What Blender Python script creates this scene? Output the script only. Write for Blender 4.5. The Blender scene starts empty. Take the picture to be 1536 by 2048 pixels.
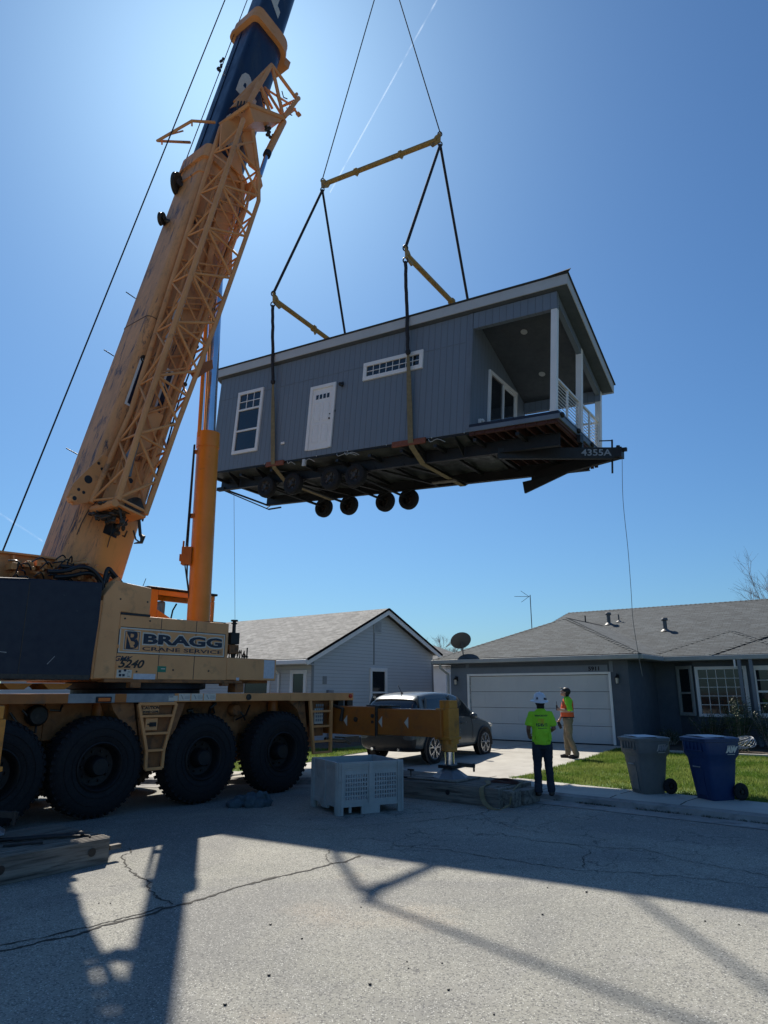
import bpy, bmesh, math, random
from mathutils import Vector, Matrix, noise
R = random.Random(11)
sc = bpy.context.scene
COL = sc.collection
V = Vector
I4 = Matrix.Identity(4)
rad = math.radians

# ------------------------------------------------------------ camera geometry (used to measure the place)
F, H = 1365.0, 1.9
TH = math.atan(359 / F)
c_, s_ = math.cos(TH), math.sin(TH)
EYE = V((0, 0, H))
def ray(u, v):
    X = (u - 768) / F; Z = (1024 - v) / F
    return V((X, c_ - s_ * Z, s_ + c_ * Z))
def GP(u, v, z=0.0):
    r = ray(u, v); return EYE + r * ((z - H) / r.z)
def onplane(u, v, p0, n):
    r = ray(u, v); return EYE + r * ((V(p0) - EYE).dot(n) / r.dot(n))

# ------------------------------------------------------------ materials
def newmat(name):
    m = bpy.data.materials.new(name); m.use_nodes = True
    nt = m.node_tree; b = nt.nodes['Principled BSDF']
    return m, nt, b
class NT:
    def __init__(s, nt): s.nt = nt
    def n(s, typ, **k):
        nd = s.nt.nodes.new(typ)
        for a, b in k.items():
            if a.startswith('i_'): s.set(nd.inputs[a[2:].replace('_', ' ')], b)
            elif a.startswith('x'): s.set(nd.inputs[int(a[1:])], b)
            else: setattr(nd, a, b)
        return nd
    def set(s, inp, b):
        if hasattr(b, 'is_output') or isinstance(b, bpy.types.NodeSocket): s.nt.links.new(b, inp)
        elif isinstance(b, (tuple, list)) and len(b) == 3 and inp.type == 'RGBA': inp.default_value = (*b, 1)
        else: inp.default_value = b
    def math(s, op, a, b=0.0, c=0.0):
        return s.n('ShaderNodeMath', operation=op, x0=a, x1=b, x2=c).outputs[0]
    def mix(s, f, a, b, bt='MIX'):
        nd = s.n('ShaderNodeMix', data_type='RGBA', blend_type=bt)
        s.set(nd.inputs[0], f); s.set(nd.inputs[6], a); s.set(nd.inputs[7], b)
        return nd.outputs[2]
    def noise(s, scale, vec=None, detail=5, rough=.55, dist=0):
        nd = s.n('ShaderNodeTexNoise', i_Scale=scale, i_Detail=detail, i_Roughness=rough, i_Distortion=dist)
        if vec is not None: s.set(nd.inputs['Vector'], vec)
        return nd.outputs['Fac']
    def ramp(s, f, a, b, ca=(0, 0, 0), cb=(1, 1, 1)):
        nd = s.n('ShaderNodeValToRGB'); e = nd.color_ramp.elements
        e[0].position = a; e[1].position = b; e[0].color = (*ca, 1); e[1].color = (*cb, 1)
        s.set(nd.inputs[0], f); return nd.outputs[0]
    def obj(s, scale=(1, 1, 1)):
        t = s.n('ShaderNodeTexCoord').outputs['Object']
        return s.n('ShaderNodeMapping', i_Vector=t, i_Scale=scale).outputs[0]
    def uv(s, scale=(1, 1, 1)):
        t = s.n('ShaderNodeTexCoord').outputs['UV']
        return s.n('ShaderNodeMapping', i_Vector=t, i_Scale=scale).outputs[0]
    def bump(s, h, strength, dist=.01):
        return s.n('ShaderNodeBump', i_Height=h, i_Strength=strength, i_Distance=dist).outputs[0]
def pm(name, c1, c2=None, scale=3, rough=.6, metal=0.0, bump=.15, bscale=40, dirt=None, dscale=2.0, dth=(.52, .7), stretch=(1, 1, 1), dmap=None, spec=None, rv=.12):
    m, nt, b = newmat(name); N = NT(nt)
    vec = N.obj(stretch)
    if c2 is None: c2 = tuple(x * .8 for x in c1)
    col = N.mix(N.ramp(N.noise(scale, vec, 6, .6), .35, .7), c1, c2)
    if dirt:
        dv = N.obj(dmap) if dmap else vec
        col = N.mix(N.ramp(N.noise(dscale, dv, 8, .65, .3), *dth), col, dirt)
    nt.links.new(col, b.inputs['Base Color'])
    r = N.n('ShaderNodeMapRange', x0=N.noise(scale * 4, vec), x1=.3, x2=.7, x3=max(0, rough - rv), x4=min(1, rough + rv)).outputs[0]
    nt.links.new(r, b.inputs['Roughness'])
    b.inputs['Metallic'].default_value = metal
    if spec is not None: b.inputs['Specular IOR Level'].default_value = spec
    if bump: nt.links.new(N.bump(N.noise(bscale, N.obj(), 4), bump), b.inputs['Normal'])
    return m
MT = {}
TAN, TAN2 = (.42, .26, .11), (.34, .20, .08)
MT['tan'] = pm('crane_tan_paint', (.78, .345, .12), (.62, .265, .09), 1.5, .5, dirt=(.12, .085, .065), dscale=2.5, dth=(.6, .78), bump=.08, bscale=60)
MT['tanlt'] = pm('crane_panel_paint', (.76, .375, .15), (.66, .315, .125), 1.2, .45, dirt=(.28, .17, .08), dscale=3, dth=(.55, .8), bump=.04)
def boommat():
    m, nt, b = newmat('boom_tan_scuffed'); N = NT(nt)
    at = N.n('ShaderNodeAttribute', attribute_name='bm').outputs['Vector']
    sp = N.n('ShaderNodeSeparateXYZ', x0=at)
    v1 = N.n('ShaderNodeMapping', i_Vector=at, i_Scale=(.5, 1.4, 1.4)).outputs[0]
    col = N.mix(N.ramp(N.noise(1.6, v1, 7, .65), .35, .68), (.80, .36, .135), (.56, .26, .105))
    col = N.mix(N.math('MULTIPLY', N.ramp(N.noise(7, v1, 6, .7), .5, .75), .5), col, (.27, .16, .085))
    # scuffed dark patches smeared along the boom
    v2 = N.n('ShaderNodeMapping', i_Vector=at, i_Scale=(.8, 5.5, 5.5)).outputs[0]
    sc1 = N.math('MULTIPLY', N.ramp(N.noise(1.4, v2, 9, .75, .6), .53, .60), N.ramp(N.noise(.75, at, 2), .42, .53))
    col = N.mix(sc1, col, (.045, .042, .055))
    v3 = N.n('ShaderNodeMapping', i_Vector=at, i_Scale=(2.2, 7, 7)).outputs[0]
    col = N.mix(N.ramp(N.noise(5, v3, 8, .7), .62, .70), col, (.07, .055, .05))
    # dark smears rubbed into the back face
    for (t_, n_, rt_, rn_) in SCUFFS:
        dv = N.n('ShaderNodeVectorMath', operation='MULTIPLY', x0=N.n('ShaderNodeVectorMath', operation='SUBTRACT', x0=at, x1=(t_, 0, n_)).outputs[0], x1=(1 / rt_, 0, 1 / rn_)).outputs[0]
        ds = N.n('ShaderNodeVectorMath', operation='LENGTH', x0=dv).outputs['Value']
        nz = N.noise(3.2, N.n('ShaderNodeMapping', i_Vector=at, i_Scale=(1.2, 4, 4)).outputs[0], 8, .75, .8)
        msk = N.ramp(N.math('ADD', N.math('MULTIPLY', ds, -.30), nz), .36, .50)
        msk = N.math('MULTIPLY', msk, N.math('LESS_THAN', sp.outputs[1], .2))
        col = N.mix(N.math('MULTIPLY', msk, .85), col, (.05, .048, .06))
    # cleaner orange paint low on the boom
    lo = N.math('MULTIPLY', N.ramp(sp.outputs[0], .7, 1.1, (1, 1, 1), (0, 0, 0)), N.ramp(sp.outputs[1], .05, .25))
    col = N.mix(N.math('MULTIPLY', lo, .85), col, (.80, .32, .06))
    nt.links.new(col, b.inputs['Base Color']); b.inputs['Roughness'].default_value = .55
    nt.links.new(N.bump(N.noise(25, at, 5), .12), b.inputs['Normal'])
    return m

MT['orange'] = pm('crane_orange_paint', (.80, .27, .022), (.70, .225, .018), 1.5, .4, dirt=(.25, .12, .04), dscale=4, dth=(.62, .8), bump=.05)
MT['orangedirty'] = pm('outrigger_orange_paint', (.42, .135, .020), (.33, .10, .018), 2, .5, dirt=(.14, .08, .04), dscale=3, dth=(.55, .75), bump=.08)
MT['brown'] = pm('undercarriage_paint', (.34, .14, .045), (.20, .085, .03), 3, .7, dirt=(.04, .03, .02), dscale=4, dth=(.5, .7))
MT['navy'] = pm('counterweight_navy', (.006, .012, .030), (.010, .017, .034), 2, .55, dirt=(.05, .055, .065), dscale=9, dth=(.68, .74), bump=.1)
MT['boomblue'] = pm('boom_navy_paint', (.005, .016, .045), (.010, .025, .06), 1.2, .38, dirt=(.04, .05, .06), dscale=2.5, dth=(.5, .75), bump=.06, stretch=(1, 1, .3))
MT['rubber'] = pm('black_rubber', (.006, .0065, .009), (.012, .012, .013), 8, .85, bump=.4, bscale=50)
MT['black'] = pm('black_steel', (.006, .007, .009), (.012, .012, .013), 5, .55, bump=.15)
MT['hose'] = pm('hydraulic_hose', (.012, .013, .016), None, 5, .4, bump=.1)
MT['greaser'] = pm('greasy_dark_steel', (.05, .04, .03), (.02, .018, .016), 12, .5, bump=.6, bscale=30)
MT['grey'] = pm('grey_metal', (.30, .31, .32), (.22, .23, .25), 3, .45, metal=.3)
MT['plate'] = pm('diamond_plate', (.30, .31, .32), (.20, .21, .23), 4, .4, metal=.4, bump=.5, bscale=90)
MT['white'] = pm('white_trim', (.80, .80, .79), (.72, .72, .72), 2, .5, bump=.04)
MT['whitedirty'] = pm('fascia_white', (.50, .52, .53), (.44, .46, .47), 1.5, .55, bump=.05)
MT['chrome'] = pm('chrome_rod', (.75, .8, .86), None, 2, .12, metal=1, bump=0)
MT['rim'] = pm('wheel_rim_dusty', (.007, .007, .009), (.022, .018, .016), 9, .6, metal=.2)
MT['red'] = pm('red_lens', (.55, .03, .015), None, 3, .2, bump=0)
MT['amber'] = pm('amber_lens', (.7, .15, .02), None, 3, .2, bump=0)
MT['decalwhite'] = pm('white_vinyl', (.66, .62, .53), (.55, .51, .44), 30, .5, bump=0)
MT['decalnavy'] = pm('navy_vinyl', (.010, .018, .045), None, 3, .4, bump=0)
MT['decalblack'] = pm('black_vinyl', (.010, .010, .012), None, 3, .4, bump=0)
MT['green'] = pm('green_sticker', (.02, .22, .13), None, 3, .4, bump=0)
MT['glass'] = pm('dark_window_glass', (.012, .016, .020), (.02, .025, .03), .8, .05, bump=.03, bscale=2, rv=.03, spec=.8)
MT['yellow'] = pm('spreader_yellow', (.42, .25, .05), (.34, .20, .05), 6, .5, dirt=(.10, .07, .04), dscale=6, dth=(.55, .7))
MT['slingblack'] = pm('black_round_sling', (.018, .018, .022), (.03, .03, .034), 30, .85, bump=.6, bscale=70)
MT['webbing'] = pm('tan_webbing', (.24, .19, .10), (.17, .135, .075), 9, .9, bump=.4, bscale=120)
MT['rope'] = pm('steel_wire_rope', (.035, .035, .04), None, 20, .95, spec=.1)
MT['tagrope'] = pm('tag_line_rope', (.18, .18, .18), None, 20, .8)
MT['wood'] = pm('weathered_timber', (.25, .225, .19), (.11, .098, .085), 1.4, .85, bump=.6, bscale=30, dirt=(.045, .038, .032), dscale=2, dth=(.5, .68), stretch=(.7, 9, 9))
MT['redwood'] = pm('red_brown_timber', (.24, .07, .035), (.16, .05, .028), 5, .75)
MT['joist'] = pm('red_painted_joist', (.085, .027, .02), (.055, .019, .015), 3, .7)
MT['concrete'] = pm('concrete', (.47, .45, .40), (.38, .36, .32), .9, .9, bump=.25, bscale=70, dirt=(.24, .22, .2), dscale=1.3, dth=(.6, .8))
MT['gutter'] = pm('gutter_concrete', (.32, .31, .29), (.22, .21, .2), 1.5, .9, bump=.3, bscale=70, dirt=(.1, .1, .1), dscale=2, dth=(.5, .7))
MT['soil'] = pm('garden_soil', (.09, .065, .045), (.05, .038, .028), 3, .95, bump=.8, bscale=20)
MT['grass'] = pm('lawn_ground', (.10, .17, .03), (.06, .11, .02), 5, .95, bump=.8, bscale=60)
MT['cloth'] = pm('blue_grey_cloth', (.075, .11, .13), (.045, .07, .09), 8, .9, bump=.4, bscale=50)
MT['bingrey'] = pm('grey_bin_plastic', (.14, .145, .145), (.115, .12, .12), 3, .5, bump=.1, bscale=80)
MT['binblue'] = pm('blue_bin_plastic', (.008, .038, .125), (.006, .03, .105), 3, .45, bump=.1, bscale=80)
MT['paper'] = pm('white_paper', (.62, .64, .68), (.5, .52, .56), 20, .7, bump=0)
MT['crate'] = pm('grey_white_crate_plastic', (.40, .42, .42), (.31, .33, .33), 3, .55, bump=.15, dirt=(.2, .19, .17), dscale=5, dth=(.6, .8))
MT['stucco'] = pm('slate_stucco', (.095, .115, .145), (.08, .098, .125), 1.2, .9, bump=.5, bscale=90)
MT['dooro'] = pm('garage_door_white', (.56, .58, .58), (.50, .52, .53), .8, .5, bump=.06, bscale=20)
MT['gutterw'] = pm('gutter_white', (.36, .38, .38), (.30, .32, .32), 1.5, .5)
MT['ceil'] = pm('porch_ceiling_grey', (.085, .10, .115), None, 2, .7)
MT['belly'] = pm('black_belly_wrap', (.010, .013, .014), (.08, .09, .088), 1.6, .5, bump=.8, bscale=5, rv=.2)
MT['skin1'] = pm('skin_tan', (.22, .11, .07), None, 10, .55, bump=0)
MT['skin2'] = pm('skin_light', (.48, .27, .19), None, 10, .5, bump=0)
MT['hair'] = pm('dark_hair', (.012, .010, .010), None, 30, .8)
MT['jeans'] = pm('navy_work_trousers', (.014, .020, .034), (.022, .03, .045), 8, .9, bump=.5, bscale=14)
MT['khaki'] = pm('khaki_trousers', (.24, .19, .12), (.19, .15, .095), 6, .9, bump=.5, bscale=14)
MT['boot'] = pm('dark_boot_leather', (.03, .022, .018), None, 9, .6)
MT['hardhat'] = pm('white_hard_hat', (.66, .68, .74), None, 9, .25, bump=0)
MT['silver'] = pm('silver_reflective_tape', (.5, .5, .45), None, 9, .3, bump=0)
MT['hivis'] = pm('lime_hi_vis_fabric', (.24, .70, .03), (.20, .60, .025), 8, .8, bump=.4, bscale=12)
MT['hiorange'] = pm('orange_hi_vis_fabric', (.80, .12, .03), (.68, .09, .025), 8, .8, bump=.4, bscale=12)
MT['bark'] = pm('pale_bark', (.34, .29, .26), (.24, .20, .18), 6, .9)
MT['pinkbark'] = pm('reddish_twigs', (.24, .13, .11), (.16, .09, .08), 6, .9)
MT['leaf'] = pm('shrub_leaf', (.05, .09, .02), (.10, .12, .03), 3, .6, bump=0)
MT['leafdark'] = pm('dark_shrub_leaf', (.025, .045, .018), (.05, .06, .03), 3, .6, bump=0)
MT['blade'] = pm('grass_blade', (.09, .20, .02), (.15, .26, .04), 2.5, .7, bump=0)
MT['carpaint'] = pm('car_grey_metallic', (.10, .115, .12), None, 2, .25, metal=.2, bump=0, rv=.03)
MT['alloy'] = pm('alloy_rim', (.55, .56, .58), None, 2, .25, metal=.8, bump=0)
MT['dishgrey'] = pm('dish_grey', (.11, .115, .12), None, 4, .5)
MT['pad'] = pm('galvanised_pad', (.20, .22, .24), (.14, .15, .17), 5, .45, metal=.3)
MT['room'] = pm('dim_room', (.10, .08, .07), None, 3, .9)

def shingle(name, ca, cb, cm):
    m, nt, b = newmat(name); N = NT(nt)
    br = N.n('ShaderNodeTexBrick', i_Vector=N.uv(), i_Color1=ca, i_Color2=cb, i_Mortar=cm, i_Scale=1.0, i_Mortar_Size=.012, i_Bias=0.0, i_Brick_Width=.32, i_Row_Height=.14, offset=.37, squash=1.0)
    br.inputs['Mortar Smooth'].default_value = .3
    vz = N.n('ShaderNodeTexVoronoi', i_Vector=N.uv((3.1, 7.14, 1)), i_Scale=1.0).outputs['Color']
    sp = N.n('ShaderNodeSeparateColor', x0=vz).outputs[0]
    f = N.n('ShaderNodeMapRange', x0=sp, x1=0, x2=1, x3=.55, x4=1.3).outputs[0]
    cc = N.n('ShaderNodeCombineColor', x0=f, x1=f, x2=f).outputs[0]
    col = N.mix(1.0, br.outputs['Color'], cc, 'MULTIPLY')
    g = N.noise(60, N.uv(), 3)
    col = N.mix(N.math('MULTIPLY', g, .4), col, tuple(x * 1.5 for x in ca))
    nt.links.new(col, b.inputs['Base Color']); b.inputs['Roughness'].default_value = .92
    saw = N.math('FRACT', N.math('DIVIDE', N.n('ShaderNodeSeparateXYZ', x0=N.uv()).outputs[1], .14))
    h = N.math('ADD', N.math('MULTIPLY', saw, -1.0), N.math('MULTIPLY', br.outputs['Fac'], -.4))
    nt.links.new(N.bump(h, .9, .02), b.inputs['Normal'])
    return m
MT['shingdark'] = shingle('dark_shingles', (.066, .078, .084), (.036, .044, .050), (.018, .02, .024))
MT['shinggrey'] = shingle('grey_shingles', (.25, .247, .235), (.165, .163, .155), (.07, .07, .07))
def bladem():
    m, nt, b = newmat('grass_blade_leafy'); N = NT(nt)
    out = [n for n in nt.nodes if n.type == 'OUTPUT_MATERIAL'][0]
    col = N.mix(N.ramp(N.noise(1.1, N.obj(), 7, .7), .38, .62), (.075, .155, .02), (.25, .29, .08))
    df = N.n('ShaderNodeBsdfDiffuse', i_Color=col); tr = N.n('ShaderNodeBsdfTranslucent', i_Color=col)
    mx = N.n('ShaderNodeMixShader', x0=.5, x1=df.outputs[0], x2=tr.outputs[0]); nt.links.new(mx.outputs[0], out.inputs[0]); return m
MT['blade'] = bladem()
MT['matte'] = pm('matte_black', (.012, .012, .014), None, 3, 1.0, bump=0, spec=0, rv=0)
def lap(name, c, row):
    m, nt, b = newmat(name); N = NT(nt)
    y = N.n('ShaderNodeSeparateXYZ', x0=N.uv()).outputs[1]
    fr = N.math('FRACT', N.math('DIVIDE', y, row))
    dk = N.ramp(fr, .0, .10, (0, 0, 0), (1, 1, 1))
    col = N.mix(N.noise(1.3, N.obj(), 5), c, tuple(x * .85 for x in c))
    col = N.mix(dk, tuple(x * .45 for x in c), col)
    nt.links.new(col, b.inputs['Base Color']); b.inputs['Roughness'].default_value = .65
    nt.links.new(N.bump(N.math('MULTIPLY', fr, -1.0), .8, .015), b.inputs['Normal'])
    return m
MT['lap'] = lap('pale_lap_siding', (.55, .57, .58), .125)
def groove():
    m, nt, b = newmat('slate_grooved_siding'); N = NT(nt)
    x = N.n('ShaderNodeSeparateXYZ', x0=N.uv()).outputs[0]
    fr = N.math('FRACT', N.math('DIVIDE', x, .203))
    d = N.math('ABSOLUTE', N.math('SUBTRACT', fr, .5))
    g = N.ramp(d, .455, .475)
    wood = N.noise(4, N.uv((8, .5, 1)), 6, .6)
    col = N.mix(wood, (.175, .215, .265), (.145, .180, .225))
    st_ = N.ramp(N.noise(1.2, N.uv((3, .35, 1)), 6, .65), .5, .75)
    col = N.mix(N.math('MULTIPLY', st_, .25), col, (.10, .12, .145))
    col = N.mix(g, col, (.105, .13, .16))
    nt.links.new(col, b.inputs['Base Color']); b.inputs['Roughness'].default_value = .6
    nt.links.new(N.bump(N.math('ADD', N.math('MULTIPLY', g, -1.0), N.math('MULTIPLY', wood, .15)), .8, .01), b.inputs['Normal'])
    return m
MT['groove'] = groove()
MT['slate'] = pm('slate_trim_paint', (.165, .20, .245), None, 1, .6)
def asphalt():
    m, nt, b = newmat('old_asphalt'); N = NT(nt)
    o = N.obj()
    big = N.noise(.55, o, 6, .6)
    col = N.mix(N.ramp(big, .35, .7), (.25, .247, .212), (.325, .315, .27))
    st = N.ramp(N.noise(.35, N.n('ShaderNodeMapping', i_Vector=o, i_Location=(4.3, 2.2, 0)).outputs[0], 5, .6), .58, .72)
    col = N.mix(N.math('MULTIPLY', st, .65), col, (.38, .31, .23))
    big2 = N.ramp(N.noise(.30, o, 5, .6, 1.0), .46, .58)
    col = N.mix(N.math('MULTIPLY', big2, .6), col, (.17, .17, .165))
    pt = N.ramp(N.noise(2.6, o, 8, .7, .4), .56, .74)
    col = N.mix(N.math('MULTIPLY', pt, .6), col, (.36, .35, .32))
    oil = N.ramp(N.noise(1.3, o, 5, .6), .62, .8)
    col = N.mix(N.math('MULTIPLY', oil, .65), col, (.12, .12, .12))
    drip = N.ramp(N.noise(6.5, N.n('ShaderNodeMapping', i_Vector=o, i_Location=(1.1, 7.7, 0)).outputs[0], 3, .5), .70, .76)
    col = N.mix(N.math('MULTIPLY', drip, .7), col, (.08, .08, .08))
    vo = N.n('ShaderNodeTexVoronoi', i_Vector=o, i_Scale=75.0)
    sp = N.n('ShaderNodeSeparateColor', x0=vo.outputs['Color'])
    stone = N.math('MULTIPLY', N.ramp(vo.outputs['Distance'], .30, .42, (1, 1, 1), (0, 0, 0)), N.ramp(sp.outputs[0], .55, .95))
    col = N.mix(N.math('MULTIPLY', stone, .75), col, (.78, .77, .70))
    vd = N.n('ShaderNodeTexVoronoi', i_Vector=o, i_Scale=90.0)
    sp2 = N.n('ShaderNodeSeparateColor', x0=vd.outputs['Color'])
    col = N.mix(N.math('MULTIPLY', N.ramp(sp2.outputs[1], .74, .85), .75), col, (.085, .085, .085))
    # alligator cracking in patches
    warp = N.n('ShaderNodeTexNoise', i_Vector=o, i_Scale=3.0, i_Detail=5.0).outputs['Color']
    wv = N.n('ShaderNodeVectorMath', operation='MULTIPLY_ADD', x0=warp, x1=(.5, .5, .5), x2=o).outputs[0]
    ce = N.n('ShaderNodeTexVoronoi', feature='DISTANCE_TO_EDGE', i_Vector=wv, i_Scale=2.0).outputs['Distance']
    cr = N.ramp(ce, .008, .022, (1, 1, 1), (0, 0, 0))
    dv = N.n('ShaderNodeVectorMath', operation='DISTANCE', x0=o, x1=(2.0, 10.8, 0)).outputs['Value']
    msk = N.math('MULTIPLY', N.ramp(N.noise(.8, o, 3), .42, .55), N.n('ShaderNodeMapRange', x0=dv, x1=2.4, x2=4.0, x3=1, x4=0).outputs[0])
    cf = N.math('MULTIPLY', cr, msk)
    col = N.mix(N.math('MULTIPLY', cf, .7), col, (.05, .05, .05))
    nt.links.new(col, b.inputs['Base Color'])
    b.inputs['Roughness'].default_value = .85
    h = N.math('ADD', N.math('MULTIPLY', stone, .5), N.math('ADD', N.math('MULTIPLY', cf, -1.5), N.noise(160, o, 3)))
    nt.links.new(N.bump(h, .55, .006), b.inputs['Normal'])
    return m
MT['asphalt'] = asphalt()
MT['crack'] = pm('crack_fill', (.035, .033, .03), (.06, .055, .045), 20, .95)
def shirtmat():
    m, nt, b = newmat('lime_printed_shirt'); N = NT(nt)
    o = N.n('ShaderNodeTexCoord').outputs['Object']
    s = N.n('ShaderNodeSeparateXYZ', x0=o)
    x, y, z = s.outputs
    col = N.mix(N.noise(8, o), (.36, .74, .03), (.28, .62, .02))
    back = N.math('LESS_THAN', y, -.02)
    def box(x0, x1, z0, z1, brk=None):
        f = N.math('MULTIPLY', N.math('MULTIPLY', N.math('GREATER_THAN', x, x0), N.math('LESS_THAN', x, x1)), N.math('MULTIPLY', N.math('GREATER_THAN', z, z0), N.math('LESS_THAN', z, z1)))
        f = N.math('MULTIPLY', f, back)
        if brk: f = N.math('MULTIPLY', f, N.ramp(N.noise(brk, o, 2), .42, .5))
        return f
    col = N.mix(box(-.115, .115, .155, .185, 90), col, (.03, .06, .03))
    col = N.mix(N.math('MULTIPLY', box(-.065, .065, .02, .115, 26), .8), col, (.55, .38, .03))
    col = N.mix(box(-.10, .10, -.02, .035, 40), col, (.04, .05, .05))
    col = N.mix(box(-.07, .09, -.06, -.045, 120), col, (.05, .08, .05))
    nt.links.new(col, b.inputs['Base Color']); b.inputs['Roughness'].default_value = .8
    nt.links.new(N.bump(N.noise(11, o, 3), .5, .02), b.inputs['Normal'])
    return m
MT['shirt'] = shirtmat()
def contrail():
    m, nt, b = newmat('contrail_vapour'); N = NT(nt)
    nt.nodes.remove(b)
    out = [n for n in nt.nodes if n.type == 'OUTPUT_MATERIAL'][0]
    tr = N.n('ShaderNodeBsdfTransparent'); df = N.n('ShaderNodeBsdfTranslucent', i_Color=(.9, .95, 1, 1))
    lw = N.n('ShaderNodeLayerWeight', i_Blend=.5).outputs['Facing']
    f = N.math('MULTIPLY', N.math('SUBTRACT', 1.0, lw), N.n('ShaderNodeMapRange', x0=N.noise(.02, N.obj(), 4), x1=.4, x2=.6, x3=.01, x4=.09).outputs[0])
    mx = N.n('ShaderNodeMixShader', x0=f, x1=tr.outputs[0], x2=df.outputs[0])
    nt.links.new(mx.outputs[0], out.inputs[0]); return m
MT['contrail'] = contrail()

# ------------------------------------------------------------ mesh helpers
PM = {}
def tag(o, label=None, cat=None, group=None, kind=None):
    if label: o['label'] = label
    if cat: o['category'] = cat
    if group: o['group'] = group
    if kind: o['kind'] = kind
    return o
def thing(name, label, cat, mat=None, group=None):
    o = bpy.data.objects.new(name, None); COL.objects.link(o)
    o.empty_display_size = .3
    mat = mat or I4
    o.matrix_world = mat; PM[o.name] = mat.copy()
    return tag(o, label, cat, group)
def rotm(p, az=0):     # frame at p turned az radians about z
    return Matrix.Translation(V(p)) @ Matrix.Rotation(az, 4, 'Z')
def basis(p, x, y, z):
    m = Matrix((V(x).to_4d(), V(y).to_4d(), V(z).to_4d(), V(p).to_4d())).transposed()
    for i in range(3): m[3][i] = 0
    m[3][3] = 1
    return m
class MB:
    def __init__(s, M=None): s.v = []; s.f = []; s.mi = []; s.M = M or I4; s.m = 0
    def add(s, vs, fs, m=None):
        b = len(s.v); s.v += [s.M @ V(p) for p in vs]
        for f in fs: s.f.append([b + i for i in f]); s.mi.append(s.m if m is None else m)
        return s
    def box(s, x0, x1, y0, y1, z0, z1, m=None):
        vs = [(x0, y0, z0), (x1, y0, z0), (x1, y1, z0), (x0, y1, z0), (x0, y0, z1), (x1, y0, z1), (x1, y1, z1), (x0, y1, z1)]
        return s.add(vs, [(0, 3, 2, 1), (4, 5, 6, 7), (0, 1, 5, 4), (1, 2, 6, 5), (2, 3, 7, 6), (3, 0, 4, 7)], m)
    def bar(s, p0, p1, w, h, up=(0, 0, 1), m=None):
        p0, p1 = V(p0), V(p1); d = (p1 - p0).normalized(); up = V(up)
        if abs(d.dot(up)) > .99: up = V((1, 0, 0))
        a = d.cross(up).normalized(); b = a.cross(d).normalized()
        vs = [p + a * x * w / 2 + b * y * h / 2 for p in (p0, p1) for x, y in ((-1, -1), (1, -1), (1, 1), (-1, 1))]
        return s.add(vs, [(0, 3, 2, 1), (4, 5, 6, 7), (0, 1, 5, 4), (1, 2, 6, 5), (2, 3, 7, 6), (3, 0, 4, 7)], m)
    def prism(s, pts, ext, m=None):
        n = len(pts); e = V(ext)
        vs = [V(p) for p in pts] + [V(p) + e for p in pts]
        return s.add(vs, [tuple(range(n))[::-1], tuple(range(n, 2 * n))] + [(i, (i + 1) % n, n + (i + 1) % n, n + i) for i in range(n)], m)
    def poly(s, pts, m=None): return s.add(pts, [tuple(range(len(pts)))], m)
    def path(s, pts, r, seg=8, caps=True, m=None, flat=None):
        pts = [V(p) for p in pts]; n = len(pts)
        rs = r if isinstance(r, (list, tuple)) else [r] * n
        vs = []; up = None
        for i, p in enumerate(pts):
            d = ((pts[min(i + 1, n - 1)] - pts[i]).normalized() + (pts[i] - pts[max(i - 1, 0)]).normalized())
            if d.length < 1e-6: d = V((0, 0, 1))
            d.normalize()
            if up is None:
                up = V((0, 0, 1)) if abs(d.z) < .9 else V((1, 0, 0))
                if flat: up = V(flat[2])
            a = d.cross(up).normalized(); b = a.cross(d).normalized(); up = b
            for k in range(seg):
                t = 2 * math.pi * (k + .5) / seg
                if flat: vs.append(p + a * math.cos(t) * flat[0] + b * math.sin(t) * flat[1])
                else: vs.append(p + (a * math.cos(t) + b * math.sin(t)) * rs[i])
        fs = []
        for i in range(n - 1):
            for k in range(seg):
                k2 = (k + 1) % seg
                fs.append((i * seg + k, i * seg + k2, (i + 1) * seg + k2, (i + 1) * seg + k))
        if caps: fs += [tuple(range(seg))[::-1], tuple(range((n - 1) * seg, n * seg))]
        return s.add(vs, fs, m)
    def tube(s, p0, p1, r, r2=None, seg=10, m=None): return s.path([p0, p1], [r, r if r2 is None else r2], seg, True, m)
    def lathe(s, prof, p0, axis, seg=32, m=None, cap=False):
        ax = V(axis).normalized(); up = V((0, 0, 1)) if abs(ax.z) < .9 else V((1, 0, 0))
        a = ax.cross(up).normalized(); b = ax.cross(a)
        vs = [V(p0) + ax * h + (a * math.cos(2 * math.pi * k / seg) + b * math.sin(2 * math.pi * k / seg)) * r for r, h in prof for k in range(seg)]
        fs = [(i * seg + k, i * seg + (k + 1) % seg, (i + 1) * seg + (k + 1) % seg, (i + 1) * seg + k) for i in range(len(prof) - 1) for k in range(seg)]
        if cap: fs += [tuple(range(seg))[::-1], tuple(range((len(prof) - 1) * seg, len(prof) * seg))]
        return s.add(vs, fs, m)
    def ell(s, c, r, seg=12, rings=8, m=None):
        c = V(c); vs = [c + V((0, 0, r[2]))]; fs = []
        for i in range(1, rings):
            t = math.pi * i / rings
            for k in range(seg):
                p = 2 * math.pi * k / seg
                vs.append(c + V((r[0] * math.sin(t) * math.cos(p), r[1] * math.sin(t) * math.sin(p), r[2] * math.cos(t))))
        vs.append(c - V((0, 0, r[2])))
        for k in range(seg):
            fs.append((0, 1 + k, 1 + (k + 1) % seg)); L = len(vs) - 1; b = 1 + (rings - 2) * seg
            fs.append((L, b + (k + 1) % seg, b + k))
        for i in range(rings - 2):
            for k in range(seg):
                a = 1 + i * seg
                fs.append((a + k, a + seg + k, a + seg + (k + 1) % seg, a + (k + 1) % seg))
        return s.add(vs, fs, m)
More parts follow.
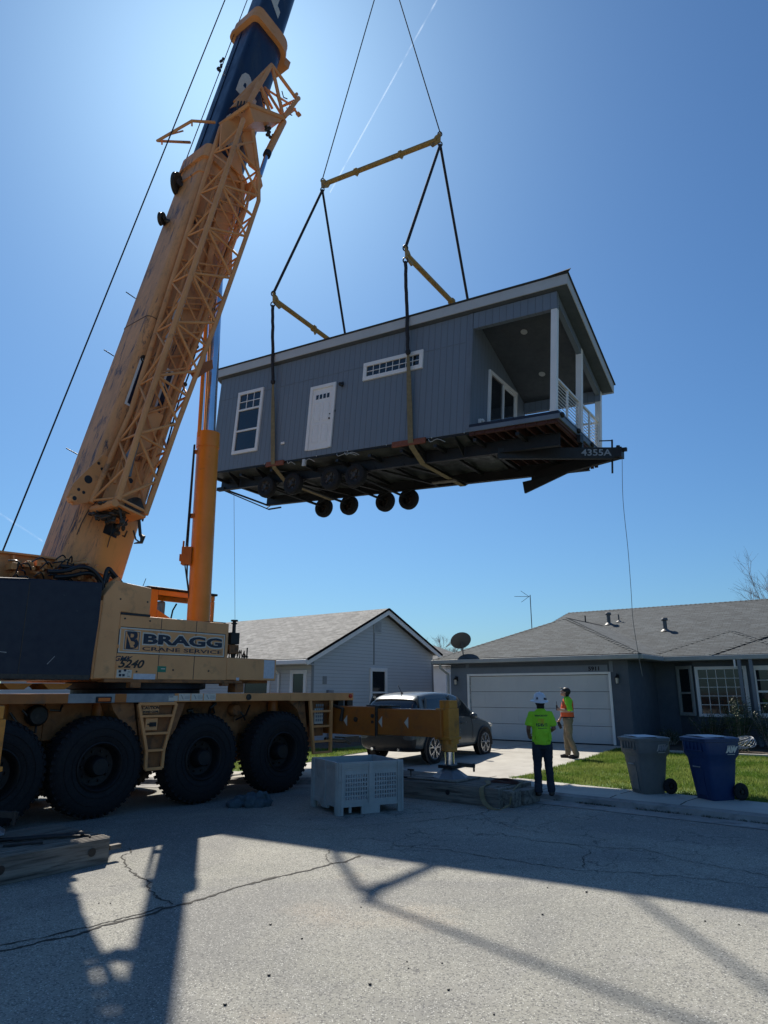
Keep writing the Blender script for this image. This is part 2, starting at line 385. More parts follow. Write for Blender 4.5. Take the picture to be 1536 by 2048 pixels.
    def loft(s, secs, seg=14, m=None):
        # secs: (center, rx, ry) horizontal ellipses
        vs = []
        for c, rx, ry in secs:
            for k in range(seg):
                t = 2 * math.pi * k / seg
                vs.append(V(c) + V((rx * math.cos(t), ry * math.sin(t), 0)))
        n = len(secs)
        fs = [(i * seg + k, i * seg + (k + 1) % seg, (i + 1) * seg + (k + 1) % seg, (i + 1) * seg + k) for i in range(n - 1) for k in range(seg)]
        fs += [tuple(range(seg))[::-1], tuple(range((n - 1) * seg, n * seg))]
        return s.add(vs, fs, m)
    def build(s, name, mats, parent=None, smooth=None, bevel=0, uv=False, label=None, world_attr=None, remesh=None, fixn=True, origin=None):
        if not s.v: return None
        if not isinstance(mats, (list, tuple)): mats = [mats]
        P = PM[parent.name] if parent else I4
        lo = V([min(p[i] for p in s.v) for i in range(3)]); hi = V([max(p[i] for p in s.v) for i in range(3)])
        c = P.inverted() @ (V(origin) if origin is not None else (lo + hi) / 2)
        W = P @ Matrix.Translation(c); Wi = W.inverted()
        me = bpy.data.meshes.new(name)
        me.from_pydata([Wi @ p for p in s.v], [], s.f)
        for m in mats: me.materials.append(MT[m] if isinstance(m, str) else m)
        if len(mats) > 1: me.polygons.foreach_set('material_index', s.mi)
        if fixn:
            bm = bmesh.new(); bm.from_mesh(me); bmesh.ops.recalc_face_normals(bm, faces=bm.faces); bm.to_mesh(me); bm.free()
        if uv: planar_uv(me)
        if world_attr is not None:
            at = me.attributes.new('bm', 'FLOAT_VECTOR', 'POINT')
            for i, p in enumerate(s.v): at.data[i].vector = world_attr(p)
        o = bpy.data.objects.new(name, me); COL.objects.link(o)
        if parent: o.parent = parent
        o.location = c
        PM[o.name] = W
        if smooth is not None:
            me.shade_smooth()
            if smooth < 170:
                me.set_sharp_from_angle(angle=rad(smooth))
        if bevel:
            bv = o.modifiers.new('bevel', 'BEVEL'); bv.width = bevel; bv.segments = 2; bv.limit_method = 'ANGLE'; bv.angle_limit = rad(40)
        if remesh:
            rm = o.modifiers.new('remesh', 'REMESH'); rm.mode = 'VOXEL'; rm.voxel_size = remesh; rm.use_smooth_shade = True
            sm = o.modifiers.new('smooth', 'SMOOTH'); sm.factor = .6; sm.iterations = 3
        if label: o['label'] = label
        return o
def planar_uv(me):
    uvl = me.uv_layers.new(name='UVMap')
    for p in me.polygons:
        n = p.normal
        if abs(n.z) > .985: h = V((1, 0, 0)); v = V((0, 1, 0))
        else:
            h = V((0, 0, 1)).cross(n).normalized(); v = n.cross(h).normalized()
        for li in p.loop_indices:
            co = me.vertices[me.loops[li].vertex_index].co
            uvl.data[li].uv = (co.dot(h), co.dot(v))
def copy_tree(o, dloc=None, parent=None, mat=None):
    c = o.copy(); COL.objects.link(c)
    if parent is not None: c.parent = parent
    if dloc is not None: c.location = o.location + V(dloc)
    if mat is not None: c.matrix_world = mat
    for ch in [x for x in bpy.data.objects if x.parent == o]: copy_tree(ch, None, c)
    return c
def text(body, M, size, mat, name, parent, xs=1.0, off=0.0, shear=0.0, align='CENTER', ext=.001, label=None):
    cu = bpy.data.curves.new('t', 'FONT'); cu.body = body; cu.size = size; cu.offset = off; cu.shear = shear
    cu.align_x = align; cu.align_y = 'CENTER'; cu.extrude = ext; cu.resolution_u = 3
    o = bpy.data.objects.new('t', cu); COL.objects.link(o)
    dg = bpy.context.evaluated_depsgraph_get(); dg.update()
    me = bpy.data.meshes.new_from_object(o.evaluated_get(dg))
    bpy.data.objects.remove(o); bpy.data.curves.remove(cu)
    b = MB(M); b.add([(v.co.x * xs, v.co.y, v.co.z) for v in me.vertices], [tuple(p.vertices) for p in me.polygons])
    bpy.data.meshes.remove(me)
    return b.build(name, mat, parent, label=label, fixn=False)
# ------------------------------------------------------------ world, sun, camera
SAZ, SEL = -15.0, 46.9
sd = V((math.sin(rad(SAZ)) * math.cos(rad(SEL)), math.cos(rad(SAZ)) * math.cos(rad(SEL)), math.sin(rad(SEL))))
w = bpy.data.worlds.new('World'); sc.world = w; w.use_nodes = True
wn = w.node_tree; bg = wn.nodes['Background']
sky = wn.nodes.new('ShaderNodeTexSky'); sky.sky_type = 'NISHITA'; sky.sun_disc = False
sky.sun_elevation = rad(SEL); sky.sun_rotation = rad(SAZ)
sky.air_density = 1.15; sky.dust_density = .95; sky.ozone_density = 2.0; sky.altitude = 200
tint = wn.nodes.new('ShaderNodeMix'); tint.data_type = 'RGBA'; tint.blend_type = 'MULTIPLY'; tint.inputs[0].default_value = 1; tint.inputs[7].default_value = (.47, .78, 1.08, 1)
wn.links.new(sky.outputs[0], tint.inputs[6]); wn.links.new(tint.outputs[2], bg.inputs[0]); bg.inputs[1].default_value = .073
sl = bpy.data.lights.new('sun', 'SUN'); sl.energy = 5.0; sl.angle = rad(.55); sl.color = (1, .93, .82)
so = bpy.data.objects.new('sun', sl); COL.objects.link(so); so.location = (0, 0, 60)
so.rotation_euler = (-sd).to_track_quat('-Z', 'Y').to_euler()
cd = bpy.data.cameras.new('camera'); cam = bpy.data.objects.new('camera', cd); COL.objects.link(cam); sc.camera = cam
cd.sensor_fit = 'VERTICAL'; cd.sensor_height = 36; cd.lens = 24; cd.clip_end = 20000; cd.clip_start = .05
cam.location = EYE; cam.rotation_euler = (math.pi / 2 + TH, 0, 0)
sc.view_settings.view_transform = 'Standard'; sc.view_settings.look = 'None'
sc.view_settings.exposure = 0.30; sc.view_settings.gamma = 1
sc.render.engine = 'CYCLES'; sc.cycles.max_bounces = 6

# ------------------------------------------------------------ ground
hx = V((.802, -.597, 0)).normalized(); hy = V((-hx.y, hx.x, 0))
P0 = GP(1228, 1491, .3)
def g(p):
    t = V(p).dot(hy) - 13.0
    return .13 + .02 * max(0.0, t)
def patch(name, pts, dz, mat, uvz=None, kind='structure'):
    bm = bmesh.new()
    vs = [bm.verts.new((p[0], p[1], 0)) for p in pts]
    bm.faces.new(vs)
    for d in (13.0,):
        bmesh.ops.bisect_plane(bm, geom=bm.verts[:] + bm.edges[:] + bm.faces[:], plane_co=hy * d, plane_no=hy)
    bmesh.ops.triangulate(bm, faces=bm.faces[:])
    bmesh.ops.recalc_face_normals(bm, faces=bm.faces[:])
    for v in bm.verts: v.co.z = g(v.co) + dz
    for f in bm.faces:
        f.normal_update()
        if f.normal.z < 0: f.normal_flip()
    me = bpy.data.meshes.new(name); bm.to_mesh(me); bm.free(); me.materials.append(MT[mat])
    o = bpy.data.objects.new(name, me); COL.objects.link(o); PM[o.name] = I4.copy()
    o['kind'] = kind
    return o
b = MB(); b.poly([(-900, -900, -.06), (900, -900, -.06), (900, 900, -.06), (-900, 900, -.06)])
b.build('ground', 'soil', fixn=False)['kind'] = 'structure'
b = MB(); b.poly([(-45, -40, 0), (45, -40, 0), (45, 15, 0), (14, 15.9, 0), (-45, 15.9, 0)])
b.build('road', 'asphalt', fixn=False, origin=(0, 0, 0))['kind'] = 'structure'
curb = [V((-45, 15.35, 0)), V((-3, 15.35, 0)), V((.3, 15.25, 0)), V((1.8, 14.4, 0)), V((3.05, 13.14, 0)), V((5.65, 10.85, 0)), V((9, 7.4, 0)), V((20, -4.5, 0)), V((44, -32, 0))]
# smooth the curb line
def cr(p, n=6):
    out = []
    for i in range(len(p) - 1):
        a, b_, c, d = p[max(i - 1, 0)], p[i], p[i + 1], p[min(i + 2, len(p) - 1)]
        for k in range(n):
            t = k / n
            out.append(.5 * ((2 * b_) + (c - a) * t + (2 * a - 5 * b_ + 4 * c - d) * t * t + (3 * b_ - a - 3 * c + d) * t ** 3))
    out.append(p[-1]); return out
cs = [curb[0]] + cr(curb[1:7], 6) + curb[7:]
def offs(line, d):
    out = []
    for i, p in enumerate(line):
        t = (line[min(i + 1, len(line) - 1)] - line[max(i - 1, 0)]).normalized()
        out.append(p + V((-t.y, t.x, 0)) * d)
    return out
cA, cB, cC, cD = offs(cs, -.42), offs(cs, 0), offs(cs, .16), offs(cs, 1.3)
def strip(lines, name, mat, zf):
    b = MB(); n = len(lines[0])
    for li, L in enumerate(lines): b.v += [V((p.x, p.y, zf(li, p))) for p in L]
    for li in range(len(lines) - 1):
        for i in range(n - 1):
            b.f.append([li * n + i, li * n + i + 1, (li + 1) * n + i + 1, (li + 1) * n + i]); b.mi.append(0)
    o = b.build(name, mat); o['kind'] = 'structure'; return o
strip([cA, cB, offs(cs, .05), cC], 'curb', 'gutter', lambda i, p: (.006, .02, .10, g(p) - .002)[i])
strip([cC, cD], 'sidewalk', 'concrete', lambda i, p: g(p))
# pavement joints: thin dark grooves
b = MB()
for i in range(3, len(cs) - 3, 1):
    if i in (7, 9, 12, 15, 18, 21, 23, 25, 28) or i > 31:
        a, c = cC[i], cD[i]; t = (c - a).normalized(); n_ = V((-t.y, t.x, 0)) * .012
        z = lambda p: V((p.x, p.y, g(p) + .004))
        m1 = a.lerp(c, .4) + n_ * 4
        b.poly([z(a - n_), z(m1 - n_), z(m1 + n_), z(a + n_)]); b.poly([z(m1 - n_), z(c - n_), z(c + n_), z(m1 + n_)])
b.build('sidewalk_joint', 'crack')['kind'] = 'structure'
# lot surface behind the pavement
far = [p + hy * 90 for p in cD]
b = MB(); n = len(cD)
rows = [cD] + [[p + hy * k for p in cD] for k in (1.5, 3, 5, 9, 20, 90)]
for L in rows: b.v += [V((p.x, p.y, g(p) - .03)) for p in L]
for j in range(len(rows) - 1):
    for i in range(n - 1): b.f.append([j * n + i, j * n + i + 1, (j + 1) * n + i + 1, (j + 1) * n + i]); b.mi.append(0)
b.build('garden_ground', 'soil')['kind'] = 'structure'
LG = lambda x, d: P0 + hx * x + hy * d
def xy(p): return (p.x, p.y)
dl0, dr0 = LG(-5.45, -.02), LG(.35, -.02)
# driveway
kb = [i for i, p in enumerate(cD) if -2.9 < p.x < 2.6]
kr = kb[::-1]
drv = [xy(dl0), xy(LG(-5.45, -6.2)), (-2.9, 16.9)] + [xy(cD[i]) for i in kb] + [xy(GP(1027, 1558, .15)), xy(GP(1103, 1535, .2)), xy(GP(1150, 1522.5, .22)), xy(GP(1190, 1511, .25)), xy(dr0)]
patch('driveway', drv, -.012, 'concrete')
b = MB()
for (a, c) in ((LG(-2.5, -.1), LG(-2.5, -9.2)), (LG(-5.4, -3.2), LG(-.6, -3.2)), (LG(-5.4, -6.1), LG(-1.6, -6.1))):
    t = (c - a).normalized(); n_ = V((-t.y, t.x, 0)) * .012
    pts = [a + (c - a) * k / 6 for k in range(7)]
    for i in range(6): b.poly([V((q.x, q.y, g(q) - .006)) for q in (pts[i] - n_, pts[i + 1] - n_, pts[i + 1] + n_, pts[i] + n_)])
b.build('driveway_joint', 'crack')['kind'] = 'structure'
# lawns
frontR = [p for p in cD if p.x > 2.6 and p.x < 22]
lawnR = [xy(GP(1027, 1558, .15))] + [xy(p) for p in frontR] + [(24, 2), (22, 10), xy(GP(1536, 1515, .28) + hx * 6), xy(GP(1536, 1515, .28)), xy(GP(1334, 1506, .28)), xy(LG(1.2, -.15)), xy(LG(.35, -.15)), xy(GP(1190, 1511, .25)), xy(GP(1150, 1522.5, .22)), xy(GP(1103, 1535, .2))]
lawnL = [xy(p) for p in cD if -30 < p.x < -2.9] + [(-2.9, 16.9), xy(LG(-5.5, -6.2)), xy(LG(-5.5, -1)), xy(LG(-8.2, 2)), xy(LG(-8.9, -4.9)), xy(LG(-30, -5.0)), (-32, 20)]
patch('right_lawn', lawnR, -.004, 'grass'); patch('left_lawn', lawnL, -.004, 'grass')
def inside(x, y, P):
    c = False; j = len(P) - 1
    for i in range(len(P)):
        if (P[i][1] > y) != (P[j][1] > y) and x < (P[j][0] - P[i][0]) * (y - P[i][1]) / (P[j][1] - P[i][1]) + P[i][0]: c = not c
        j = i
    return c
def grass(name, P, box_, n, mat, h0, h1, inset=0.0):
    vs = []; fs = []; k = 0
    while k < n:
        x = R.uniform(box_[0], box_[1]); y = R.uniform(box_[2], box_[3])
        if not inside(x, y, P): continue
        dens = noise.noise((x * 1.1, y * 1.1, 0))
        if R.random() > .75 + dens * .5: continue
        k += 1
        z = g((x, y, 0)) - .005; a = R.uniform(0, 6.28); hh = R.uniform(h0, h1) * (1 + .3 * dens); wd = .006 + .004 * R.random()
        dx, dy = math.cos(a) * wd, math.sin(a) * wd; lx, ly = R.gauss(0, .018), R.gauss(0, .018)
        i = len(vs); vs += [(x - dx, y - dy, z), (x + dx, y + dy, z), (x + lx, y + ly, z + hh)]; fs.append((i, i + 1, i + 2))
    me = bpy.data.meshes.new(name); me.from_pydata(vs, [], fs); me.materials.append(MT[mat])
    o = bpy.data.objects.new(name, me); COL.objects.link(o); PM[o.name] = I4.copy()
    return o
tag(grass('lawn_grass', lawnR, (2.4, 13, 6, 21), 110000, 'blade', .035, .075), 'sunlit green grass blades on the lawn behind the bins', 'grass', kind='stuff')
tag(grass('lawn_grass', lawnL, (-9, 0, 15.5, 22), 30000, 'blade', .035, .075), 'green grass strip left of the driveway behind the truck crane', 'grass', kind='stuff')
# weeds along the gutter
wv, wf = [], []
gl = [p for p in offs(cs, .0) if p.x > 2.9 and p.x < 9]
for _ in range(2600):
    i = R.randrange(len(gl) - 1); p = gl[i].lerp(gl[i + 1], R.random())
    if noise.noise((p.x * 2.3, p.y * 2.3, 3)) < -.15: continue
    x, y = p.x + R.gauss(0, .022), p.y + R.gauss(0, .022); a = R.uniform(0, 6.28); j = len(wv)
    wv += [(x - .007 * math.cos(a), y - .007 * math.sin(a), .01), (x + .007 * math.cos(a), y + .007 * math.sin(a), .01), (x + R.gauss(0, .02), y + R.gauss(0, .02), R.uniform(.02, .06))]; wf.append((j, j + 1, j + 2))
me = bpy.data.meshes.new('gutter_weeds'); me.from_pydata(wv, [], wf); me.materials.append(MT['leafdark'])
o = bpy.data.objects.new('gutter_weeds', me); COL.objects.link(o); tag(o, 'low dark weeds growing along the gutter in front of the bins', 'weeds', kind='stuff')
# road cracks: thin ribbons
def crackline(pts, w, jit):
    P = [GP(*p) for p in pts]; out = []
    for i in range(len(P) - 1):
        L = (P[i + 1] - P[i]).length; n = max(2, int(L / .03))
        for k in range(n): out.append(P[i].lerp(P[i + 1], k / n))
    out.append(P[-1]); q = []
    off = 0
    for i, p in enumerate(out):
        t = (out[min(i + 1, len(out) - 1)] - out[max(i - 1, 0)]).normalized(); nn = V((-t.y, t.x, 0))
        off = off * .86 + R.gauss(0, jit * 1.7)
        q.append((p + nn * off, nn, w * (.25 + 1.2 * abs(noise.noise(p * 6)) + .5 * R.random()) ))
    b = MB()
    for i in range(len(q) - 1):
        (a, na, wa), (c, nc, wc) = q[i], q[i + 1]
        b.poly([(p.x, p.y, .004) for p in (a - na * wa, a + na * wa, c + nc * wc, c - nc * wc)])
    return b
for nm, pts, w_, j_ in [
    ('x', [(0, 1903), (60, 1890), (180, 1862), (260, 1840), (350, 1812), (420, 1793), (480, 1772), (560, 1752), (665, 1729), (722, 1712)], .022, .006),
    ('x', [(0, 1893), (90, 1872), (200, 1850), (330, 1815)], .012, .008),
    ('x', [(345, 1809), (310, 1790), (288, 1765), (262, 1742), (250, 1715), (258, 1697)], .010, .008),
    ('x', [(665, 1729), (650, 1710), (662, 1700)], .006, .006),
    ('x', [(770, 1690), (900, 1702), (1060, 1728), (1170, 1742), (1300, 1748), (1536, 1775)], .008, .010),
    ('x', [(980, 1662), (1060, 1682), (1130, 1686), (1280, 1700), (1400, 1726), (1536, 1752)], .008, .012),
    ('x', [(1130, 1686), (1180, 1700), (1160, 1735)], .006, .010),
    ('x', [(768, 1648), (860, 1640), (960, 1628), (1010, 1612), (1100, 1607)], .010, .010),
    ('x', [(960, 1628), (1020, 1655), (1100, 1668)], .006, .010),
    ('x', [(500, 1650), (640, 1658), (768, 1648)], .006, .010)]:
    crackline(pts, w_, j_).build('road_crack', 'crack', fixn=False)['kind'] = 'structure'
# pebbles
pv = MB()
for (u, v) in [(884, 1927), (814, 1924), (817, 1937), (1173, 1785), (1095, 1776), (1085, 1830), (897, 1981), (722, 1815), (541, 1850), (450, 2011), (538, 1952), (221, 1807), (198, 1807), (172, 1855), (1410, 1843), (1478, 1850), (740, 1970), (604, 1878), (620, 1640), (988, 2030)]:
    p = GP(u, v); r = R.uniform(.006, .014); pv.ell((p.x, p.y, r * .5), (r, r * .8, r * .6), 6, 4)
tag(pv.build('pebbles', 'black'), 'scattered small dark pebbles on the sunlit asphalt', 'pebbles', kind='stuff')

# ------------------------------------------------------------ houses
haz = math.atan2(hx.y, hx.x)
HM = Matrix.Translation((P0.x, P0.y, 0)) @ Matrix.Rotation(haz, 4, 'Z')
def window(hs, M, x0, x1, z0, z1, fr=.09, cols=1, rows=1, fmat='white', depth=.06, split=True, mun=.018, gl='glass', lower_plain=False, label=None):
    """window on the plane y=0 of M, looking toward -y"""
    b = MB(M)
    b.box(x0, x1, -depth, .02, z0, z0 + fr); b.box(x0, x1, -depth, .02, z1 - fr, z1)
    b.box(x0, x0 + fr, -depth + .003, .02, z0 + fr, z1 - fr); b.box(x1 - fr, x1, -depth + .003, .02, z0 + fr, z1 - fr)
    f = b.build('window', fmat, hs, bevel=.006, label=label)
    b = MB(M); b.box(x0 + fr, x1 - fr, -.012, .0, z0 + fr, z1 - fr); b.build('pane', gl, f)
    b = MB(M); X0, X1, Z0, Z1 = x0 + fr, x1 - fr, z0 + fr, z1 - fr
    if split:
        zm = (Z0 + Z1) / 2 if split is True else Z0 + (Z1 - Z0) * split
        b.box(X0, X1, -.045, -.012, zm - .03, zm + .03); b.box(X0, X0 + .035, -.04, -.012, Z0, Z1); b.box(X1 - .035, X1, -.04, -.012, Z0, Z1); b.box(X0 + .035, X1 - .035, -.041, -.012, Z0, Z0 + .035); b.box(X0 + .035, X1 - .035, -.041, -.012, Z1 - .035, Z1)
    for i in range(1, cols): x = X0 + (X1 - X0) * i / cols; b.box(x - mun / 2, x + mun / 2, -.026, -.012, Z0, Z1)
    for i in range(1, rows): z = Z0 + (Z1 - Z0) * i / rows; b.box(X0, X1, -.029, -.0125, z - mun / 2, z + mun / 2)
    b.build('muntin', fmat, f)
    return f
def ridgecaps(hs, segs, mat, w=.13):
    b = MB()
    for a, c in segs:
        a, c = V(a), V(c); L = (c - a).length; n = int(L / .2); d = (c - a).normalized()
        for i in range(n):
            p = a + d * (i * L / n); q = a + d * ((i + .93) * L / n)
            b.bar(p + V((0, 0, .035)), q + V((0, 0, .012)), w * 1.6, .018, m=i % 2)
    b.M = I4
    return b
house = thing('house', 'dark slate house with white garage door and number 5911 behind the workers', 'house', HM)
L = lambda x, d, z: HM @ V((x, d, z))
b = MB(HM)
x0, x1 = -5.75, .63
T_, T2 = 2.98, 2.98
# garage walls (front has the door opening)
b.box(x0, -5.0, 0, .15, .1, 2.86); b.box(.0, x1, 0, .15, .1, 2.86); b.box(-5.0, 0, 0, .15, 2.46, 2.86)
b.box(x0, x0 + .15, .15, 12, .1, 2.86); b.box(x1 - .15, x1, .15, 2.9, .1, 2.86)
b.box(x1 - .003, 1.30, 2.9, 3.05, .1, 2.86)
b.box(1.95, 9.5, 2.45, 2.6, .1, 1.12); b.box(1.95, 9.5, 2.45, 2.6, 2.68, 2.86)
b.box(1.95, 2.0, 2.452, 2.6, 1.12, 2.68); b.box(3.52, 3.64, 2.452, 2.6, 1.12, 2.68); b.box(5.4, 9.5, 2.452, 2.6, 1.12, 2.68)
b.prism([(1.30, 2.9, .1), (1.95, 2.45, .1), (1.95, 2.6, .1), (1.30, 3.05, .1)], (0, 0, 1.05)); b.prism([(1.30, 2.9, 2.72), (1.95, 2.45, 2.72), (1.95, 2.6, 2.72), (1.30, 3.05, 2.72)], (0, 0, .14))
b.box(9.35, 9.5, 2.6, 14, .1, 2.86); b.box(x0 + .15, 9.35, 13.8, 14, .1, 2.86)
b.box(x0 + .15, 9.35, 2.95, 13.8, 2.80, 2.84); b.box(x0 + .15, x1 - .15, .15, 2.95, 2.80, 2.84)
b.build('wall', 'stucco', house)
b = MB(HM)   # corner and head trim boards
b.box(-5.752, -5.10, -.02, 0, .1, 2.72); b.box(-5.0, .0, -.022, 0, 2.49, 2.72); b.box(.05, .17, -.02, 0, 2.49, 2.86); b.box(-5.12, -5.0, -.021, 0, 2.49, 2.86)
b.build('trim', 'slate', house)
b = MB(HM)   # room interior seen faintly through the bay
# garage door
b = MB(HM); ph = (2.42 - .32) / 4
for i in range(4): b.box(-4.98, -.02, .06, .10, .32 + i * ph + .006, .32 + (i + 1) * ph - .006)
for i in range(4):
    for k in range(8):
        xx = -4.98 + 4.96 * (k + .5) / 8; b.box(xx - .25, xx + .25, .052, .061, .32 + i * ph + .09, .32 + (i + 1) * ph - .09)
gd = b.build('garage_door', 'dooro', house, bevel=.008)
b = MB(HM); b.box(-5.0, 0, .12, .14, .3, 2.46); b.build('door_light_blocker', 'black', gd)  # unseen black sheet, added to stop sunlight leaking through the panel gaps
b = MB(HM); b.box(-5.08, -5.0, -.03, .12, .31, 2.50); b.box(.0, .08, -.03, .12, .31, 2.50); b.box(-5.0, 0, -.032, .12, 2.43, 2.502)
b.build('garage_door_frame', 'white', house, bevel=.006)
b = MB(HM); b.box(-5.0, 0, .02, .13, .29, .325); b.build('door_seal', 'black', gd)
# roofs
zE = 3.0; sl_ = .43
b = MB(HM)
def face(*p): b.poly([(x, y, z) for x, y, z in p])
gxl, gxr, gf = -6.25, 1.14, -.45
gm = (gxl + gxr) / 2; gp = gf + (gxr - gxl) / 2; gz = zE + sl_ * (gxr - gxl) / 2
me_, md, mz = 3.4, 9.1, 3.0 + .43 * 5.7
back = 14.6
vd = me_ + (gz - zE) / sl_   # depth where the garage ridge meets the main roof
face((gxl, gf, zE), (gxr, gf, zE), (gm, gp, gz))
face((gxr, gf, zE), (gxr, me_, zE), (gm, vd, gz), (gm, gp, gz))
face((gxl, me_, zE), (gxl, gf, zE), (gm, gp, gz), (gm, vd, gz))
RL = -4.75
face((gxl, me_, zE), (10, me_, zE), (10, md, mz), (RL, md, mz))
face((gxl, back, zE), (gxl, me_, zE), (RL, md, mz))
face((10, back, zE), (gxl, back, zE), (RL, md, mz), (10, md, mz))
bx0, bx1, bf = .95, 5.0, 2.0
bm_ = (bx0 + bx1) / 2 - .05; bz = zE + sl_ * 2.1
face((bx0 - .3, bf, zE), (bx1, bf, zE), (bm_, bf + 2.1, bz))
face((bx0 - .3, bf, zE), (bm_, bf + 2.1, bz), (bm_, me_ + 2.1, bz), (bx0 - .3, me_, zE))
face((bx1, bf, zE), (bx1, me_, zE), (bm_, me_ + 2.1, bz), (bm_, bf + 2.1, bz))
face((2.6, 1.98, zE + .01), (10, 1.98, zE + .01), (10, 4.9, zE + 1.25), (5.5, 4.9, zE + 1.25))
for i in range(len(b.v)): pass
roof = b.build('roof', 'shingdark', house, uv=True)
roof.modifiers.new('thick', 'SOLIDIFY').thickness = -.03
b = MB(HM)
def caps(a, c):
    a, c = V(a), V(c); Ln = (c - a).length; n = int(Ln / .19); d = (c - a).normalized()
    for i in range(n):
        p = a + d * (i * Ln / n); q = a + d * ((i + 1.05) * Ln / n)
        lat = V((-d.y, d.x, 0)).normalized() * .13; dz = V((0, 0, -.13 * .43 * (.72 if abs(d.z) > .01 else 1.0) + .012)); lp, lq = V((0, 0, .040)), V((0, 0, .016))
        b.add([p + lp - lat + dz, p + lp, p + lp + lat + dz, q + lq - lat + dz, q + lq, q + lq + lat + dz], [(0, 1, 4, 3), (1, 2, 5, 4), (0, 2, 1), (0, 3, 5, 2)])
caps((gxl, gf, zE), (gm, gp, gz)); caps((gxr, gf, zE), (gm, gp, gz)); caps((gm, gp, gz), (gm, vd, gz)); caps((RL, md, mz), (10, md, mz)); caps((gxl, me_, zE), (RL, md, mz))
caps((bx0 - .3, bf, zE), (bm_, bf + 2.1, bz)); caps((bx1, bf, zE), (bm_, bf + 2.1, bz)); caps((2.6, 1.98, zE + .01), (5.5, 4.9, zE + 1.25))
b.build('ridge_cap', 'shingdark', roof, uv=True)
b = MB(HM)   # fascia gutters
b.box(gxl, gxr, gf - .10, gf + .02, 2.86, 3.0); b.box(gxr - .02, gxr + .1, gf + .02, bf - .1, 2.86, 3.0); b.box(gxl - .1, gxl + .02, gf + .02, 14, 2.862, 3.0)
b.box(gxr - .02, 10, bf - .10, bf + .02, 2.86, 3.005)
b.build('gutter', 'gutterw', house, bevel=.02)
b = MB(HM); b.box(gxl, gxr, gf + .02, 0, 2.84, 2.87); b.box(x1, gxr - .02, 0, 2.05, 2.842, 2.87); b.box(x1, 10, 2.05, 3.4, 2.838, 2.87)
b.build('soffit', 'stucco', house)
b = MB(HM); b.path([(-5.95, -.42, 2.86), (-5.95, -.40, 2.72), (-5.84, -.05, 2.5), (-5.84, -.04, .3)], .045, 8); b.build('downspout', 'gutterw', house)
text('5911', basis(L(-.43, -.027, 2.60), hx, (0, 0, 1), -hy), .17, 'decalblack', 'house_number', house, xs=1.15, off=.006, ext=.004)
def lantern(hs, M):
    b = MB(M); b.box(-.035, .035, -.03, 0, -.05, .10)
    b.path([(0, -.02, .07), (0, -.10, .12), (0, -.13, .06)], .012, 6)
    b.lathe([(.01, .07), (.075, .0), (.075, -.012)], (0, -.13, 0), (0, 0, 1), 8, cap=True)
    b.lathe([(.045, 0), (.05, .02)], (0, -.13, -.20), (0, 0, 1), 8, cap=True)
    for k in range(4):
        a = k * math.pi / 2 + .78; b.tube((.06 * math.cos(a), -.13 + .06 * math.sin(a), -.01), (.045 * math.cos(a), -.13 + .045 * math.sin(a), -.2), .006, seg=5)
    o = b.build('wall_lantern', 'black', hs)
    b = MB(M); b.lathe([(.05, -.01), (.04, -.19)], (0, -.13, 0), (0, 0, 1), 8, cap=True); b.build('lantern_glass', 'decalwhite', o)
lantern(house, HM @ Matrix.Translation((.30, 0, 2.32))); lantern(house, HM @ Matrix.Translation((-5.48, -.02, 2.32)))
window(house, HM @ Matrix.Translation((0, 2.45, 0)), 2.0, 3.52, 1.12, 2.68, .10, 5, 5, 'white', split=False)
window(house, HM @ Matrix.Translation((0, 2.45, 0)), 3.64, 5.4, 1.12, 2.68, .10, 4, 4, 'white', split=.5)
ang = math.atan2(-.45, .65)
window(house, HM @ Matrix.Translation((1.30, 2.9, 0)) @ Matrix.Rotation(ang, 4, 'Z'), .06, .74, 1.14, 2.72, .07, 1, 1, 'gutterw', split=.45)
b = MB(HM)
for px_, in ((3.42,), (3.74,)): b.box(px_ - .05, px_ + .05, 1.93, 2.03, .25, 2.86)
b.build('porch_post', 'slate', house, bevel=.008)
b = MB(HM); b.path([(3.30, 1.92, 2.86), (3.30, 1.92, 2.62)], .03, 6); b.build('downspout', 'white', house)
# roof pipes
def roofz(d): return zE + sl_ * (d - me_)
for (u, v, kind_) in [(1218, 1249, 0), (1238, 1244, 1), (1331, 1262, 0), (1171, 1245, 2)]:
    # intersect ray with the main roof plane
    nrm = (-hy * sl_ + V((0, 0, 1))).normalized(); p = onplane(u, v, L(0, me_, zE), nrm)
    b = MB()
    if kind_ == 0:
        b.tube(p - V((0, 0, .05)), p + V((0, 0, .42)), .075, seg=12); b.lathe([(.11, 0), (.13, .03), (.11, .09), (.1, .1)], p + V((0, 0, .40)), (0, 0, 1), 14, cap=True)
        b.lathe([(.20, -.02), (.10, .07)], p, (0, 0, 1), 12, cap=True)
    elif kind_ == 1: b.tube(p, p + V((0, 0, .32)), .03); b.lathe([(.14, 0), (.03, .08)], p, (0, 0, 1), 12, cap=True)
    else: b.tube(p, p + V((0, 0, .3)), .03)
    b.build('vent_pipe', 'dishgrey' if kind_ != 2 else 'black', house, smooth=40)
